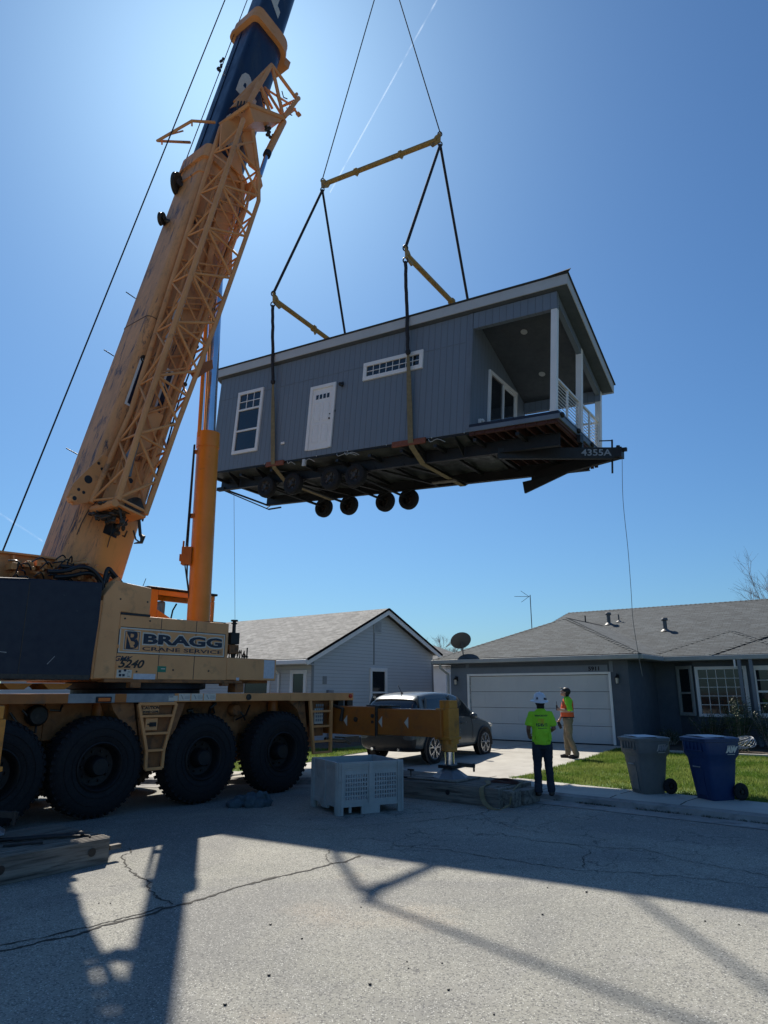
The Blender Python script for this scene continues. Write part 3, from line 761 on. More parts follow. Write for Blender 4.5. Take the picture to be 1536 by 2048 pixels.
# dish on the garage hip, antenna on main roof
p = L(-5.15, -.10, 3.10)
b = MB()
cdish = p + V((-.08, -.12, .52)); nd = V((-.10, .72, .68)).normalized()
b.lathe([(.0, .0), (.13, .012), (.26, .04), (.37, .08), (.375, .09), (.26, .05), (.13, .02), (0, .01)], cdish - nd * .0, nd, 28)
sdo = b.build('satellite_dish', 'dishgrey', house, smooth=40)
b = MB(); b.path([p, p + V((-.02, 0, .22)), p + V((-.06, -.12, .50))], .022, 8); b.build('dish_mast', 'dishgrey', sdo, smooth=40)
b = MB(); b.path([cdish + V((0, 0, -.3)), cdish + nd * .42 + V((0, 0, -.2))], .012, 6); b.build('dish_arm', 'dishgrey', sdo)
pa = onplane(1063, 1243, L(0, 5.0, 0), hy)
b = MB(); b.tube(pa - V((0, 0, .3)), pa + V((0, 0, 1.12)), .018, seg=6)
tp = pa + V((0, 0, 1.05)); ax = V((-1, .1, .02)).normalized()
b.tube(tp, tp + ax * .66, .009, seg=5)
for k in range(11): q = tp + ax * (.1 + .05 * k); b.tube(q - V((.02, .14 - k * .008, 0)), q + V((.02, .14 - k * .008, 0)), .004, seg=4)
for s1, s2 in ((1, .35), (-1, .35)): b.tube(tp + ax * .05, tp + ax * .38 + V((0, 0, s1 * .24)), .009, seg=5)
b.build('tv_antenna', 'dishgrey', house)
# planting: flower bed edging, shrubs
pE = [GP(1334, 1506, .28), GP(1536, 1515, .28), GP(1536, 1515, .28) + hx * 5]
b = MB()
for a, c in ((pE[0], pE[1]), (pE[1], pE[2])): b.bar(V((a.x, a.y, .30)), V((c.x, c.y, .30)), .14, .10)
tag(b.build('bed_edging', 'concrete', bevel=.01), 'pale concrete edging between lawn and flower bed', 'edging')

# ---- pale house on the left
gh = thing('house', 'pale grey lap sided house with gable end behind the outrigger and car', 'house', HM)
GX = -8.8
dL, dR, dP = -4.69, 3.81, -.08     # eaves and peak depth
zL, zR, zP = 2.95, 3.42, 5.05
cw0, cw1 = -4.15, 3.55
b = MB(HM)
def zroof(d): return zP - (zP - zL) * (dP - d) / (dP - dL) if d < dP else zP - (zP - zR) * (d - dP) / (dR - dP)
pts = [(GX, cw0, .1), (GX, cw1, .1), (GX, cw1, zroof(cw1) - .12), (GX, dP, zP - .12), (GX, cw0, zroof(cw0) - .12)]
b.prism(pts, (-.15, 0, 0))
b.box(GX - 22, GX - .151, cw0, cw0 + .15, .1, 2.85)
b.box(GX - 22, GX - .151, cw1 - .15, cw1, .1, 3.3); b.box(GX - 22.15, GX - 22, cw0, cw1, .1, 2.9)
b.build('wall', 'lap', gh, uv=True)
b = MB(HM)
ov = .32
X1, X0 = GX + ov, GX - 22.4
b.poly([(X0, dL, zL), (X1, dL, zL), (X1, dP, zP), (X0, dP, zP)]); b.poly([(X0, dP, zP), (X1, dP, zP), (X1, dR, zR), (X0, dR, zR)])
rf = b.build('roof', 'shinggrey', gh, uv=True); rf.modifiers.new('t', 'SOLIDIFY').thickness = -.03
b = MB(HM)   # white rake boards
b.prism([(X1 - .03, dL, zL - .20), (X1 - .03, dL, zL - .035), (X1 - .03, dP, zP - .035), (X1 - .03, dP, zP - .22)], (.03, 0, 0))
b.prism([(X1 - .03, dP, zP - .22), (X1 - .03, dP, zP - .035), (X1 - .03, dR, zR - .035), (X1 - .03, dR, zR - .20)], (.03, 0, 0))
b.build('rake_board', 'white', gh)
b = MB(HM)
b.bar((X1 + .012, dL, zL), (X1 + .012, dP, zP), .05, .07); b.bar((X1 + .012, dP, zP), (X1 + .012, dR, zR), .05, .07)
b.build('drip_edge', 'matte', gh)
b = MB(HM); b.box(X0, X1, dL - .10, dL + .02, zL - .16, zL - .01); b.build('gutter', 'white', gh, bevel=.02)
b = MB(HM); b.box(X0, X1 - .04, dL + .02, cw0, zL - .17, zL - .14); b.build('soffit', 'whitedirty', gh)
b = MB(HM); b.box(GX - .004, GX + .02, -.66, -.60, 2.9, 4.2); b.box(GX - .004, GX + .022, cw0, cw0 + .12, .1, zroof(cw0) - .2); b.box(GX, GX + .022, cw1 - .1, cw1, .1, 3.2); b.build('trim', 'lap', gh)
gw = HM @ Matrix.Translation((GX, 0, 0)) @ Matrix.Rotation(math.pi / 2, 4, 'Z')   # x along depth, -y outward (+X house)
window(gh, gw, -.90, .18, .95, 2.78, .10, 1, 1, 'white', split=.5, gl='glass')
b = MB(gw); b.box(-.66, -.16, -.04, .0, 4.10, 4.60); vt = b.build('gable_vent', 'whitedirty', gh)
b = MB(gw)
for k in range(9): b.box(-.60, -.22, -.052, -.04, 4.16 + k * .045, 4.18 + k * .045)
b.build('louvre', 'grey', vt)
b = MB(gw); b.box(-3.55, -3.35, -.02, 0, 2.15, 2.42); b.build('wall_box', 'lap', gh)
b = MB(gw); b.box(-3.35, -3.08, -.12, 0, 1.55, 1.95); b.box(-3.28, -3.2, -.1, 0, .3, 1.55); mt = b.build('meter_box', 'grey', gh, bevel=.01)
b = MB(gw); b.lathe([(.08, 0), (.08, .10), (.06, .13), (0.001, .135)], (-3.12, -.12, 1.66), (0, -1, 0), 18, cap=True); b.build('meter_dial', 'chrome', mt, smooth=40)
fw = HM @ Matrix.Translation((0, cw0, 0))
window(gh, fw, -9.75, -9.0, 1.0, 2.62, .09, 1, 1, 'white', split=.5)
window(gh, fw, -12.2, -10.75, 1.0, 2.5, .12, 1, 1, 'white', split=False)
b = MB(HM); b.path([(-10.35, dL - .04, zL - .1), (-10.3, cw0 - .06, zL - .45), (-10.3, cw0 - .06, .2)], .045, 8); b.build('downspout', 'white', gh)
# ---- far house and patio cover between the two houses
fh = thing('house', 'distant house with brown hip roof between the two front houses', 'house', HM)
pc = onplane(868, 1291, L(0, 14, 0), hy); q = HM.inverted() @ pc
b = MB(HM)
cx, cy, cz = q.x, q.y, q.z
zz = cz - 1.35
b.poly([(cx - 6, cy - 3, zz), (cx + 2.8, cy - 3, zz), (cx, cy, cz), (cx - 3, cy, cz)]); b.poly([(cx + 2.8, cy - 3, zz), (cx + 2.8, cy + 3, zz), (cx, cy, cz)]); b.poly([(cx + 2.8, cy + 3, zz), (cx - 6, cy + 3, zz), (cx - 3, cy, cz), (cx, cy, cz)]); b.poly([(cx - 6, cy + 3, zz), (cx - 6, cy - 3, zz), (cx - 3, cy, cz)])
b.build('roof', 'shinggrey', fh, uv=True)
b = MB(HM); b.box(cx - 5.6, cx + 2.4, cy - 2.6, cy + 2.6, .2, zz); b.build('wall', 'white', fh)
window(fh, HM @ Matrix.Translation((0, cy - 2.6, 0)), cx + .2, cx + 1.6, 1.2, 2.3, .08, 1, 1, 'white', split=False)
pt = thing('patio_cover', 'white patio cover with square posts beside the garage wall', 'patio cover', HM)
b = MB(HM); b.box(-8.6, -5.9, 4.2, 9, 2.72, 2.82); b.box(-8.6, -5.9, 4.15, 4.25, 2.60, 2.72); b.build('cover_roof', 'white', pt)
for x_ in (-7.0, -6.3): b = MB(HM); b.box(x_ - .06, x_ + .06, 4.2, 4.32, .2, 2.6); b.build('post', 'white', pt)
b = MB(HM); b.box(-8.6, -5.9, 9.0, 9.1, .2, 1.9); tag(b.build('fence', 'whitedirty'), 'pale fence standing in the gap between the two houses', 'fence')
# ------------------------------------------------------------ truck crane
CO = V((-3.17, 12.8, 0)); CAZ = rad(90 - 41)
CM = Matrix.Translation(CO) @ Matrix.Rotation(CAZ, 4, 'Z'); CI = CM.inverted()
SX = V((math.cos(CAZ), math.sin(CAZ), 0)); SY = V((-SX.y, SX.x, 0))
def cs(u, v, y=0.0):
    p = CI @ onplane(u, v, CO + SY * y, SY); return p.x, p.z
def cp(u, v, y=0.0):
    s, z = cs(u, v, y); return (s, y, z)
crane = thing('truck_crane', 'large tan truck mounted crane with navy telescopic boom lifting the house', 'crane', CM)
# --- wheels
def make_wheel(s, y):
    b = MB(CM); r = .76; wd = .46
    c = (s, y, r)
    ax = (0, 1, 0)
    b.lathe([(.36, .03), (.40, .0), (.50, -.012), (.62, -.005), (.695, .03), (.735, .07), (.748, .10), (.748, wd - .10), (.735, wd - .07), (.695, wd - .03), (.60, wd), (.36, wd - .02)], c, ax, 56)
    for k in range(44):
        a = 2 * math.pi * k / 44
        for sd_, yy in ((0, .02), (1, wd - .20)):
            a2 = a + sd_ * math.pi / 44
            ca, sa = math.cos(a2), math.sin(a2)
            q0 = V(c) + V((ca * .745, yy + .03, sa * .745)); q1 = V(c) + V((math.cos(a2 + .05) * .748, yy + .17, math.sin(a2 + .05) * .748))
            b.bar(q0, q1, .055, .022, (ca, 0, sa))
            if sd_ == 0:
                b.bar(V(c) + V((ca * .744, .062, sa * .744)), V(c) + V((ca * .70, .030, sa * .70)), .05, .016, (0, 1, 0))
    for rr in (.45, .57): b.lathe([(rr, -.004), (rr + .006, -.018), (rr + .012, -.004)], c, ax, 48)
    ty = b.build('wheel', 'rubber', crane, smooth=40, label=None)
    b = MB(CM)
    b.lathe([(.365, .02), (.375, .0), (.355, -.012), (.335, .01), (.32, .10), (.29, .17), (.17, .19), (.15, .13), (.14, .02), (.12, -.01), (0.001, -.012)], c, ax, 40)
    for k in range(10):
        a = 2 * math.pi * k / 10; b.tube(V(c) + V((.23 * math.cos(a), .19, .23 * math.sin(a))), V(c) + V((.23 * math.cos(a), .14, .23 * math.sin(a))), .018, seg=6)
    b.build('rim', 'rim', ty, smooth=35)
    return ty
w0 = make_wheel(-.02, 0)
for s in (-1.93, 1.80, -3.50, -5.10): copy_tree(w0, (s + .02, 0, 0))
w1 = make_wheel(-.02, 2.54)
for s in (-1.93, 1.80, -3.50, -5.10): copy_tree(w1, (s + .02, 0, 0))
# --- chassis
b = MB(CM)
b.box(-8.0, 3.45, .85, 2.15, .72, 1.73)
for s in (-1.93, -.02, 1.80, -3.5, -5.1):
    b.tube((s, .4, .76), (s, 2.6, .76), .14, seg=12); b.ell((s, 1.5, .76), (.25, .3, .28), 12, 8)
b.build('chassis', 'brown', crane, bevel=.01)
# inner side panels between the wheels with hanging bits
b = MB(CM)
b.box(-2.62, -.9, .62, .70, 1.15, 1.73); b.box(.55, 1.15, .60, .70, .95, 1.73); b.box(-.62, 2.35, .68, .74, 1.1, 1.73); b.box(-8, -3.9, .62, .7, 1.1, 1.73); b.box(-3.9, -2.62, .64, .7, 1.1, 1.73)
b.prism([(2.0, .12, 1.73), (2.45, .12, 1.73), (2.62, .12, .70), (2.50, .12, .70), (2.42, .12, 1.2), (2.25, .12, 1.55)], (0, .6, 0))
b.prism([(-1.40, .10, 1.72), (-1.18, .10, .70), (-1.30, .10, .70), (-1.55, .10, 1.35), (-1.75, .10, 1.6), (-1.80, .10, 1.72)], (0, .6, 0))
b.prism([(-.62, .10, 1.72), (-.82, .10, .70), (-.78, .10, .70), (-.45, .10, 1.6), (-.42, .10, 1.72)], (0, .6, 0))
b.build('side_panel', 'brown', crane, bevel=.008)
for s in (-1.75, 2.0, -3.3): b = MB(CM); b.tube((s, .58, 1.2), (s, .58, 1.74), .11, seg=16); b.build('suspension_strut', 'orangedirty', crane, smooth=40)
for (u, v, r) in ((75, 1431, .16), (470, 1420, .12)):
    s, z = cs(u, v, .5); b = MB(CM); b.lathe([(r * .6, .12), (r, .10), (r, 0), (r * .8, -.04), (.001, -.05)], (s, .48, z), (0, 1, 0), 20); b.tube((s, .5, z - r), (s, .5, z - r - .1), .02, seg=6); b.build('brake_chamber', 'black' if u < 100 else 'brown', crane, smooth=40)
for (a, c) in (((20, 1425), (45, 1470)), ((45, 1420), (60, 1440)), ((470, 1410), (490, 1440)), ((425, 1410), (420, 1430)), ((500, 1410), (470, 1440)), ((100, 1420), (125, 1410))):
    b = MB(CM); p, q = V(cp(*a, .52)), V(cp(*c, .52)); m_ = (p + q) / 2 + V((.05, -.04, -.05)); b.path([p, m_, q], .018, 6); b.build('air_hose', 'hose', crane)
b = MB(CM)
b.path([cp(432, 1406, .3), cp(421, 1415, .3), cp(417, 1432, .4)], .03, 8)
b.build('air_hose', 'hose', crane); b = MB(CM); b.path([cp(375, 1422, .4), cp(383, 1420, .4), cp(385, 1433, .4)], .035, 8)
b.build('air_hose', 'hose', crane)
# --- deck
b = MB(CM); b.box(-8.0, 3.78, .03, 2.97, 1.74, 1.86); b.build('deck', 'tan', crane, bevel=.008)
b = MB(CM); b.box(-.70, 1.95, 0, .03, 1.725, 1.868); b.box(1.955, 3.80, 0, .03, 1.715, 1.872); b.box(3.78, 3.80, .03, 2.97, 1.715, 1.872); b.build('deck_edge', 'tan', crane, bevel=.006)
b = MB(CM); b.box(-8, -2.56, 0, .03, 1.725, 1.866); b.box(-1.80, -1.60, -.004, .0, 1.727, 1.864); b.build('deck_edge', 'orangedirty', crane, bevel=.004)
b = MB(CM); b.box(-2.56, -.704, 0, .03, 1.725, 1.866); b.build('deck_edge', 'plate', crane, bevel=.004)
b = MB(CM); s, z = cs(207, 1399); b.box(s - .13, s + .13, -.03, -.004, z - .045, z + .045); m1 = b.build('side_marker', 'black', crane, bevel=.03)
b = MB(CM); b.box(s - .10, s + .10, -.038, -.028, z - .028, z + .028); b.build('lens', 'amber', m1, bevel=.008)
s, z = cs(497, 1394); b = MB(CM); b.lathe([(.055, 0), (.055, -.02), (.035, -.02), (.033, -.01), (0.001, -.01)], (s, 0, z), (0, 1, 0), 18); b.build('side_marker', 'greaser', crane, smooth=40)
s, z = cs(704, 1391); b = MB(CM); b.lathe([(.045, 0), (.045, -.03), (.03, -.035), (0.001, -.036)], (s - .06, 0, z - .01), (0, 1, 0), 18); b.build('tail_light', 'red', crane, smooth=40)
b = MB(CM)
for i, (u0, u1) in enumerate(((337, 355), (357, 380), (382, 405), (407, 431))):
    s0, z0 = cs(u0, 1402.5); s1, _ = cs(u1, 1402); b.box(s0, s1, -.003, 0, 1.745, 1.865 if i else 1.83)
st = b.build('deck_sticker', 'decalwhite', crane)
b = MB(CM)
for (u0, u1) in ((338, 346),): s0, _ = cs(u0, 1400); s1, _ = cs(u1, 1400); b.box(s0, s1, -.005, -.003, 1.80, 1.825)
for u0 in (362, 388, 413):
    s0, _ = cs(u0, 1400); b.bar((s0, -.005, 1.84), (s0 + .04, -.005, 1.77), .004, .012); b.box(s0 + .07, s0 + .17, -.005, -.003, 1.82, 1.826); b.box(s0 + .07, s0 + .19, -.005, -.003, 1.80, 1.806); b.box(s0 + .07, s0 + .17, -.005, -.003, 1.78, 1.786)
b.build('print', 'grey', st)
# --- ladders
def frame_poly(b, outer, w_, y0, y1):
    for i in range(len(outer)):
        a, c = outer[i], outer[(i + 1) % len(outer)]
        b.bar((a[0], (y0 + y1) / 2, a[1]), (c[0], (y0 + y1) / 2, c[1]), y1 - y0 + i * .002, w_, (0, 1, 0)) if False else b.bar((a[0], (y0 + y1) / 2, a[1]), (c[0], (y0 + y1) / 2, c[1]), w_, y1 - y0 + i * .002, (0, 1, 0))
b = MB(CM)
lad = [(-1.37, 1.70), (-.66, 1.70), (-.84, .95), (-.85, .66), (-1.15, .66), (-1.16, .95)]
frame_poly(b, lad, .05, -.02, .02)
for z, x0_, x1_ in ((1.50, -1.31, -.71), (1.22, -1.23, -.78), (.95, -1.16, -.84)): b.box(x0_, x1_, -.03, .10, z - .02, z + .02)
b.build('ladder', 'tan', crane, bevel=.006)
b = MB(CM); b.prism([(-1.36, .10, 1.70), (-.66, .10, 1.70), (-.84, .10, .68), (-1.14, .10, .68)], (0, .02, 0)); b.build('ladder_back', 'brown', crane)
s0, z0 = cs(285, 1411, .05); s1, z1 = cs(317, 1426, .05)
b = MB(CM); b.box(s0, s1, .04, .05, z1, z0); sg = b.build('warning_plate', 'tanlt', crane)
for i, (t_, sz) in enumerate((('CAUTION', .07), ('STAND CLEAR', .045))): text(t_, CM @ basis(((s0 + s1) / 2, .037, z0 - .04 - i * .065), (1, 0, 0), (0, 0, 1), (0, -1, 0)), sz, 'decalblack', 'lettering', sg, off=.003)
b = MB(CM); s0, z0 = cs(289, 1436, .08); s1, z1 = cs(311, 1460, .08); b.box(s0, s1, .03, .09, z1, z0); bx = b.build('switch_box', 'tanlt', crane, bevel=.008)
b = MB(CM); b.box(s0 + .07, s1 - .03, .02, .03, z1 + .06, z0 - .07); b.tube((s0 + .03, .02, (z0 + z1) / 2), (s0 + .11, -.01, (z0 + z1) / 2), .012); b.build('switch', 'black', bx)
b = MB(CM)
b.box(3.08, 3.14, -.03, .03, .66, 1.715); b.prism([(2.47, -.03, 1.715), (2.53, -.03, 1.715), (2.66, -.03, .66), (2.60, -.03, .66)], (0, .06, 0))
for z, x_ in ((1.50, 2.50), (1.20, 2.54), (.90, 2.58), (.68, 2.61)): b.box(x_, 3.08, -.028, .028, z - .022, z + .022)
b.build('ladder', 'tan', crane, bevel=.006)
b = MB(CM); b.box(2.62, 3.02, .14, .16, 1.0, 1.715); b.build('ladder_back', 'brown', crane)
b = MB(CM); s0, z0 = cs(629, 1417, .12); s1, z1 = cs(645, 1447, .12); b.box(s0, s1, .11, .14, z1, z0); o = b.build('load_chart', 'decalwhite', crane)
b = MB(CM)
for k in range(5):
    for j in range(4): b.box(s0 + .03 + j * .06, s0 + .07 + j * .06, .106, .11, z1 + .05 + k * .075, z1 + .10 + k * .075)
b.build('print', 'grey', o)
# rear end with lights
b = MB(CM); b.box(3.15, 3.76, .25, 2.75, 1.15, 1.715); b.build('rear_beam', 'brown', crane, bevel=.01)
b = MB(CM); 
for (u, v) in ((683, 1404), (701, 1402)):
    s, z = cs(u, v, .1); b.box(s - .1, s + .08, .10, .2, z - .10, z + .04)
b.build('tail_lamp', 'black', crane, bevel=.01)
b = MB(CM); s, z = cs(706, 1476, .6); b.box(s - .4, s + .1, .5, .8, z - .08, z + .05); b.path([cp(650, 1478, .5), cp(690, 1480, .5), cp(700, 1486, .5)], .04, 6); b.build('tow_coupling', 'greaser', crane)
# --- outriggers
def outrig(s, ylen, bw, zt, zb, foot_z):
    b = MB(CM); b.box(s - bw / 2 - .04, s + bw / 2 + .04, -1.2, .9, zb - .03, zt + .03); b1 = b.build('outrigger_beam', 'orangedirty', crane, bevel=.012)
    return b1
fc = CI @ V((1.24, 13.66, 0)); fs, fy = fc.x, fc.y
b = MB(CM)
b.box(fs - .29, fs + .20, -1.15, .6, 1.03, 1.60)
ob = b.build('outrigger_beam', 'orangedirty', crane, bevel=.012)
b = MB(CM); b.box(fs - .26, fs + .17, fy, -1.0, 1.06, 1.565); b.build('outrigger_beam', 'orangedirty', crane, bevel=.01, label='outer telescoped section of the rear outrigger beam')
b = MB(CM); b.box(fs - .30, fs + .21, -1.18, -1.13, 1.02, 1.62); b.box(fs - .2, fs + .1, -1.5, -.8, 1.60, 1.63); 
b.path([(fs - .33, .15, 1.64), (fs - .33, -.25, 1.55), (fs - .33, -.2, 1.3)], .04, 6)
b.build('beam_collar', 'greaser', crane, bevel=.008)
b = MB(CM)
xm = fs - .264
for yy in (-.35, -1.30, -1.98):
    y0 = yy; xx = xm - (.032 if yy > -1.1 else .001)
    b.prism([(xx, y0, 1.31 + .11), (xx, y0, 1.31 - .11), (xx, y0 - .10 * -1, 1.31)], (-.003, 0, 0))
b.build('arrow_mark', 'decalwhite', ob)
b = MB(CM); b.lathe([(.05, 0), (.05, -.02), (0.001, -.02)], (xm - .03, -.6, 1.34), (1, 0, 0), 14); b.lathe([(.04, 0), (.04, -.02), (0.001, -.02)], (xm - .03, -1.07, 1.42), (1, 0, 0), 14); b.lathe([(.03, 0), (.03, -.02), (0.001, -.02)], (xm - .03, -1.07, 1.30), (1, 0, 0), 14)
b.build('bolt_hole', 'greaser', ob)
MT['jack'] = pm('jack_orange_worn', (.60, .25, .03), (.46, .18, .025), 2, .5, dirt=(.14, .08, .04), dscale=4, dth=(.52, .72), bump=.1)
def jack(s, y, ztop, zb, footz, nm='outrigger_jack'):
    b = MB(CM)
    b.box(s - .175, s + .16, y - .13, y + .18, 1.03, 1.59); b.box(s - .20, s + .185, y - .155, y + .20, 1.02, 1.075)
    b.box(s - .13, s + .13, y - .12, y + .12, 1.59, ztop)
    b.lathe([(.14, zb), (.15, zb + .02), (.15, 1.03)], (s, y, 0), (0, 0, 1), 24, cap=True)
    b.box(s - .13, s + .13, y - .14, y + .14, zb + .14, 1.04)
    j = b.build(nm, 'jack', crane, bevel=.01)
    b = MB(CM); b.tube((s, y, footz + .18), (s, y, zb + .02), .088, seg=24); b.build('piston_rod', 'chrome', j, smooth=40)
    b = MB(CM); b.lathe([(.34, footz), (.36, footz + .02), (.35, footz + .04), (.17, footz + .16), (.12, footz + .18), (.12, footz + .22)], (s, y, 0), (0, 0, 1), 8, cap=True); b.build('outrigger_foot', 'pad', j, bevel=.006)
    b = MB(CM); b.box(s - .16, s + .16, y - .16, y + .16, footz + .19, footz + .25); b.bar((s + .1, y - .1, footz + .25), (s + .34, y - .34, footz + .22), .05, .07); b.tube((s + .3, y - .34, footz + .12), (s + .3, y - .34, footz + .27), .02); b.build('foot_bracket', 'black', j, bevel=.006)
    return j
j1 = jack(fs, fy, 1.74, .80, .32)
# front outrigger at the left edge of the picture
ls, ly = -4.36, -1.85
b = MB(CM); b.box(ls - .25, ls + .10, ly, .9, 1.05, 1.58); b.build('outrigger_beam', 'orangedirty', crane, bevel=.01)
jack(ls - .02, ly - .1, 1.74, .80, .34)
# --- slewing superstructure
TCs, TCy = -.6, 1.45
b = MB(CM); b.lathe([(1.15, 1.86), (1.15, 1.93), (1.25, 1.95), (1.25, 2.05), (1.18, 2.08)], (TCs, TCy, 0), (0, 0, 1), 48, cap=True); b.build('turntable', 'navy', crane, smooth=40)
b = MB(CM); b.box(-2.1, 1.55, .25, 2.75, 2.06, 2.12); b.box(-2.0, .75, .03, .25, 2.045, 2.10); b.box(-1.55, -1.36, .0, .15, 1.96, 2.05); b.box(.28, .42, .0, .12, 2.0, 2.05); b.box(.62, .82, .06, .3, 1.88, 2.05); b.build('turntable_frame', 'brown', crane, bevel=.01)
yf = .05; xa, _ = cs(229, 1360, yf); xb, _ = cs(452, 1361, yf)
b = MB(CM); b.box(xa, xb, yf, 1.0, 2.10, 3.15); b.build('engine_housing', 'tanlt', crane, bevel=.012)
b = MB(CM)
ch = [cs(304, 1178, yf)[0], cs(222, 1187, yf)[0]]
zt = 3.68
b.prism([(xa - .002, yf - .004, 3.19), (ch[0], yf - .004, 3.17), (ch[0], yf - .004, zt - .04), (xa - .14, yf - .004, zt + .02), (ch[1] - .12, yf - .004, zt - .25), (ch[1] - .16, yf - .004, 2.10), (xa - .002, yf - .004, 2.10)], (0, .9, 0))
b.build('engine_housing', 'tanlt', crane, bevel=.015, label='tall rear block of the engine housing')
b = MB(CM); b.box(xb + .002, cs(551, 1362, yf)[0], yf, 1.3, 2.11, 2.52); lowb = b.build('housing_step', 'tanlt', crane, bevel=.012)
b = MB(CM)   # panel seams as dark recess strips
for u, v in ((319, 1300), (390, 1300)): s, _ = cs(u, v, yf); b.box(s - .006, s + .006, yf - .0015, yf + .001, 2.11, 3.145)
b.box(xa, ch[0] + .01, yf - .006, yf + .001, 3.145, 3.185)
b.build('panel_seam', 'decalblack', crane)
# sign
def sp(u, v): return cs(u, v, yf)
sx0, sx1 = sp(238, 1280)[0], sp(449, 1290)[0]; sz0, sz1 = 2.52, 3.02
z_of = lambda u, v: sp(u, v)[1]
sz1 = (z_of(240.6, 1254) + z_of(450, 1269.5)) / 2; sz0 = (z_of(448, 1313) + z_of(236, 1306)) / 2
def rectframe(b, x0, x1, z0, z1, t, y0, y1, m=None):
    b.box(x0, x1, y0, y1, z0, z0 + t, m); b.box(x0, x1, y0, y1, z1 - t, z1, m); b.box(x0, x0 + t, y0, y1, z0 + t, z1 - t, m); b.box(x1 - t, x1, y0, y1, z0 + t, z1 - t, m)
b = MB(CM); rectframe(b, sx0, sx1, sz0, sz1, .022, yf - .003, yf); sg = b.build('sign', 'decalwhite', crane)
b = MB(CM); rectframe(b, sx0 - .012, sx1 + .012, sz0 - .012, sz1 + .012, .011, yf - .003, yf); b.build('sign_border', 'decalblack', sg)
h = sz1 - sz0; W = sx1 - sx0
lx0, lx1 = sx0 + W * .040, sx0 + W * .180; lz0, lz1 = sz0 + h * .10, sz1 - h * .11
b = MB(CM); rectframe(b, lx0, lx1, lz0, lz1, .012, yf - .004, yf); b.build('logo_frame', 'decalwhite', sg)
b = MB(CM); rectframe(b, lx0 + .016, lx1 - .016, lz0 + .016, lz1 - .016, .007, yf - .004, yf)
text('B', CM @ basis(((lx0 + lx1) / 2, yf - .003, (lz0 + lz1) / 2), (1, 0, 0), (0, 0, 1), (0, -1, 0)), .42, 'decalnavy', 'logo_letter', sg, xs=1.0, off=.012)
b.build('logo_line', 'decalnavy', sg)
b = MB(CM); a0 = (lx0 + lx1) / 2; b.prism([(a0 - .115, yf - .0052, lz1 - .05), (a0 - .10, yf - .0052, lz1 - .05), (a0 + .055, yf - .0052, lz0 + .05), (a0 - .015, yf - .0052, lz0 + .05)], (0, .001, 0)); b.build('logo_slash', 'tanlt', sg)
tc = (sx0 + W * .205 + sx0 + W * .975) / 2; tw = W * .77
def fittext(body, cx, cz, wid, hgt, mat, name, parent, off, yy, ext=.0008, fat=1.0, shear=0.0):
    o = text(body, I4, 1.0, mat, 'tmp', None, off=off, ext=ext, shear=shear)
    xs = [v.co.x for v in o.data.vertices]; zs = [v.co.y for v in o.data.vertices]
    ww, hh = max(xs) - min(xs), max(zs) - min(zs)
    me = o.data; mx, mz = (max(xs) + min(xs)) / 2, (max(zs) + min(zs)) / 2
    bb = MB(CM @ basis((cx, yy, cz), (1, 0, 0), (0, 0, 1), (0, -1, 0)))
    bb.add([((v.co.x - mx) * wid / ww, (v.co.y - mz) * hgt / hh, v.co.z) for v in me.vertices], [tuple(p.vertices) for p in me.polygons])
    bpy.data.objects.remove(o); PM.pop('tmp', None)
    return bb.build(name, mat, parent, fixn=False)
z1c = sz0 + h * .60
fittext('BRAGG', tc, z1c, tw + .03, h * .46 + .03, 'decalwhite', 'lettering_outline', sg, .075, yf - .002)
fittext('BRAGG', tc, z1c, tw - .01, h * .46 - .015, 'decalnavy', 'lettering', sg, .045, yf - .0045)
fittext('CRANE SERVICE', tc, sz0 + h * .20, tw, h * .155, 'decalnavy', 'lettering', sg, .012, yf - .003)
s, z = sp(247.5, 1317); fittext('GMK', s, z, .32, .085, 'decalnavy', 'model_lettering', crane, .03, yf - .002, shear=.35)
s, z = sp(263, 1327.5); fittext('5240', s, z, .47, .14, 'decalblack', 'model_lettering', crane, .03, yf - .003, shear=.35)
def sticker(u0, v0, u1, v1, mat, name='sticker', y=yf, par=None):
    a, zt_ = cs(u0, v0, y); c, zb_ = cs(u1, v1, y); b = MB(CM); b.box(a, c, y - .002, y, zb_, zt_); return b.build(name, mat, par or crane), (a, c, zb_, zt_)
o, (a, c, z0, z1) = sticker(234, 1339, 262.5, 1355.5, 'decalwhite')
b = MB(CM)
for k in range(4): b.box(a + .19, c - .03 - (k % 2) * .03, yf - .003, yf - .002, z0 + .02 + k * .035, z0 + .03 + k * .035)
for (p, q) in ((.03, .08), (.12, .10), (.04, .02), (.10, .02)): b.box(a + p, a + p + .045, yf - .003, yf - .002, z0 + q, z0 + q + .04)
b.build('print', 'decalnavy', o)
sticker(267, 1347, 310, 1359, 'paper'); o, (a, c, z0, z1) = sticker(315, 1332, 331.5, 1344.5, 'green')
b = MB(CM); b.box(a + .07, c - .02, yf - .003, yf - .002, z0 + .05, z0 + .065); b.build('print', 'decalwhite', o)
sticker(528.5, 1320, 548, 1357, 'paper', 'load_chart', yf, lowb); sticker(472.5, 1355, 478, 1361, 'paper', 'sticker', yf, lowb)
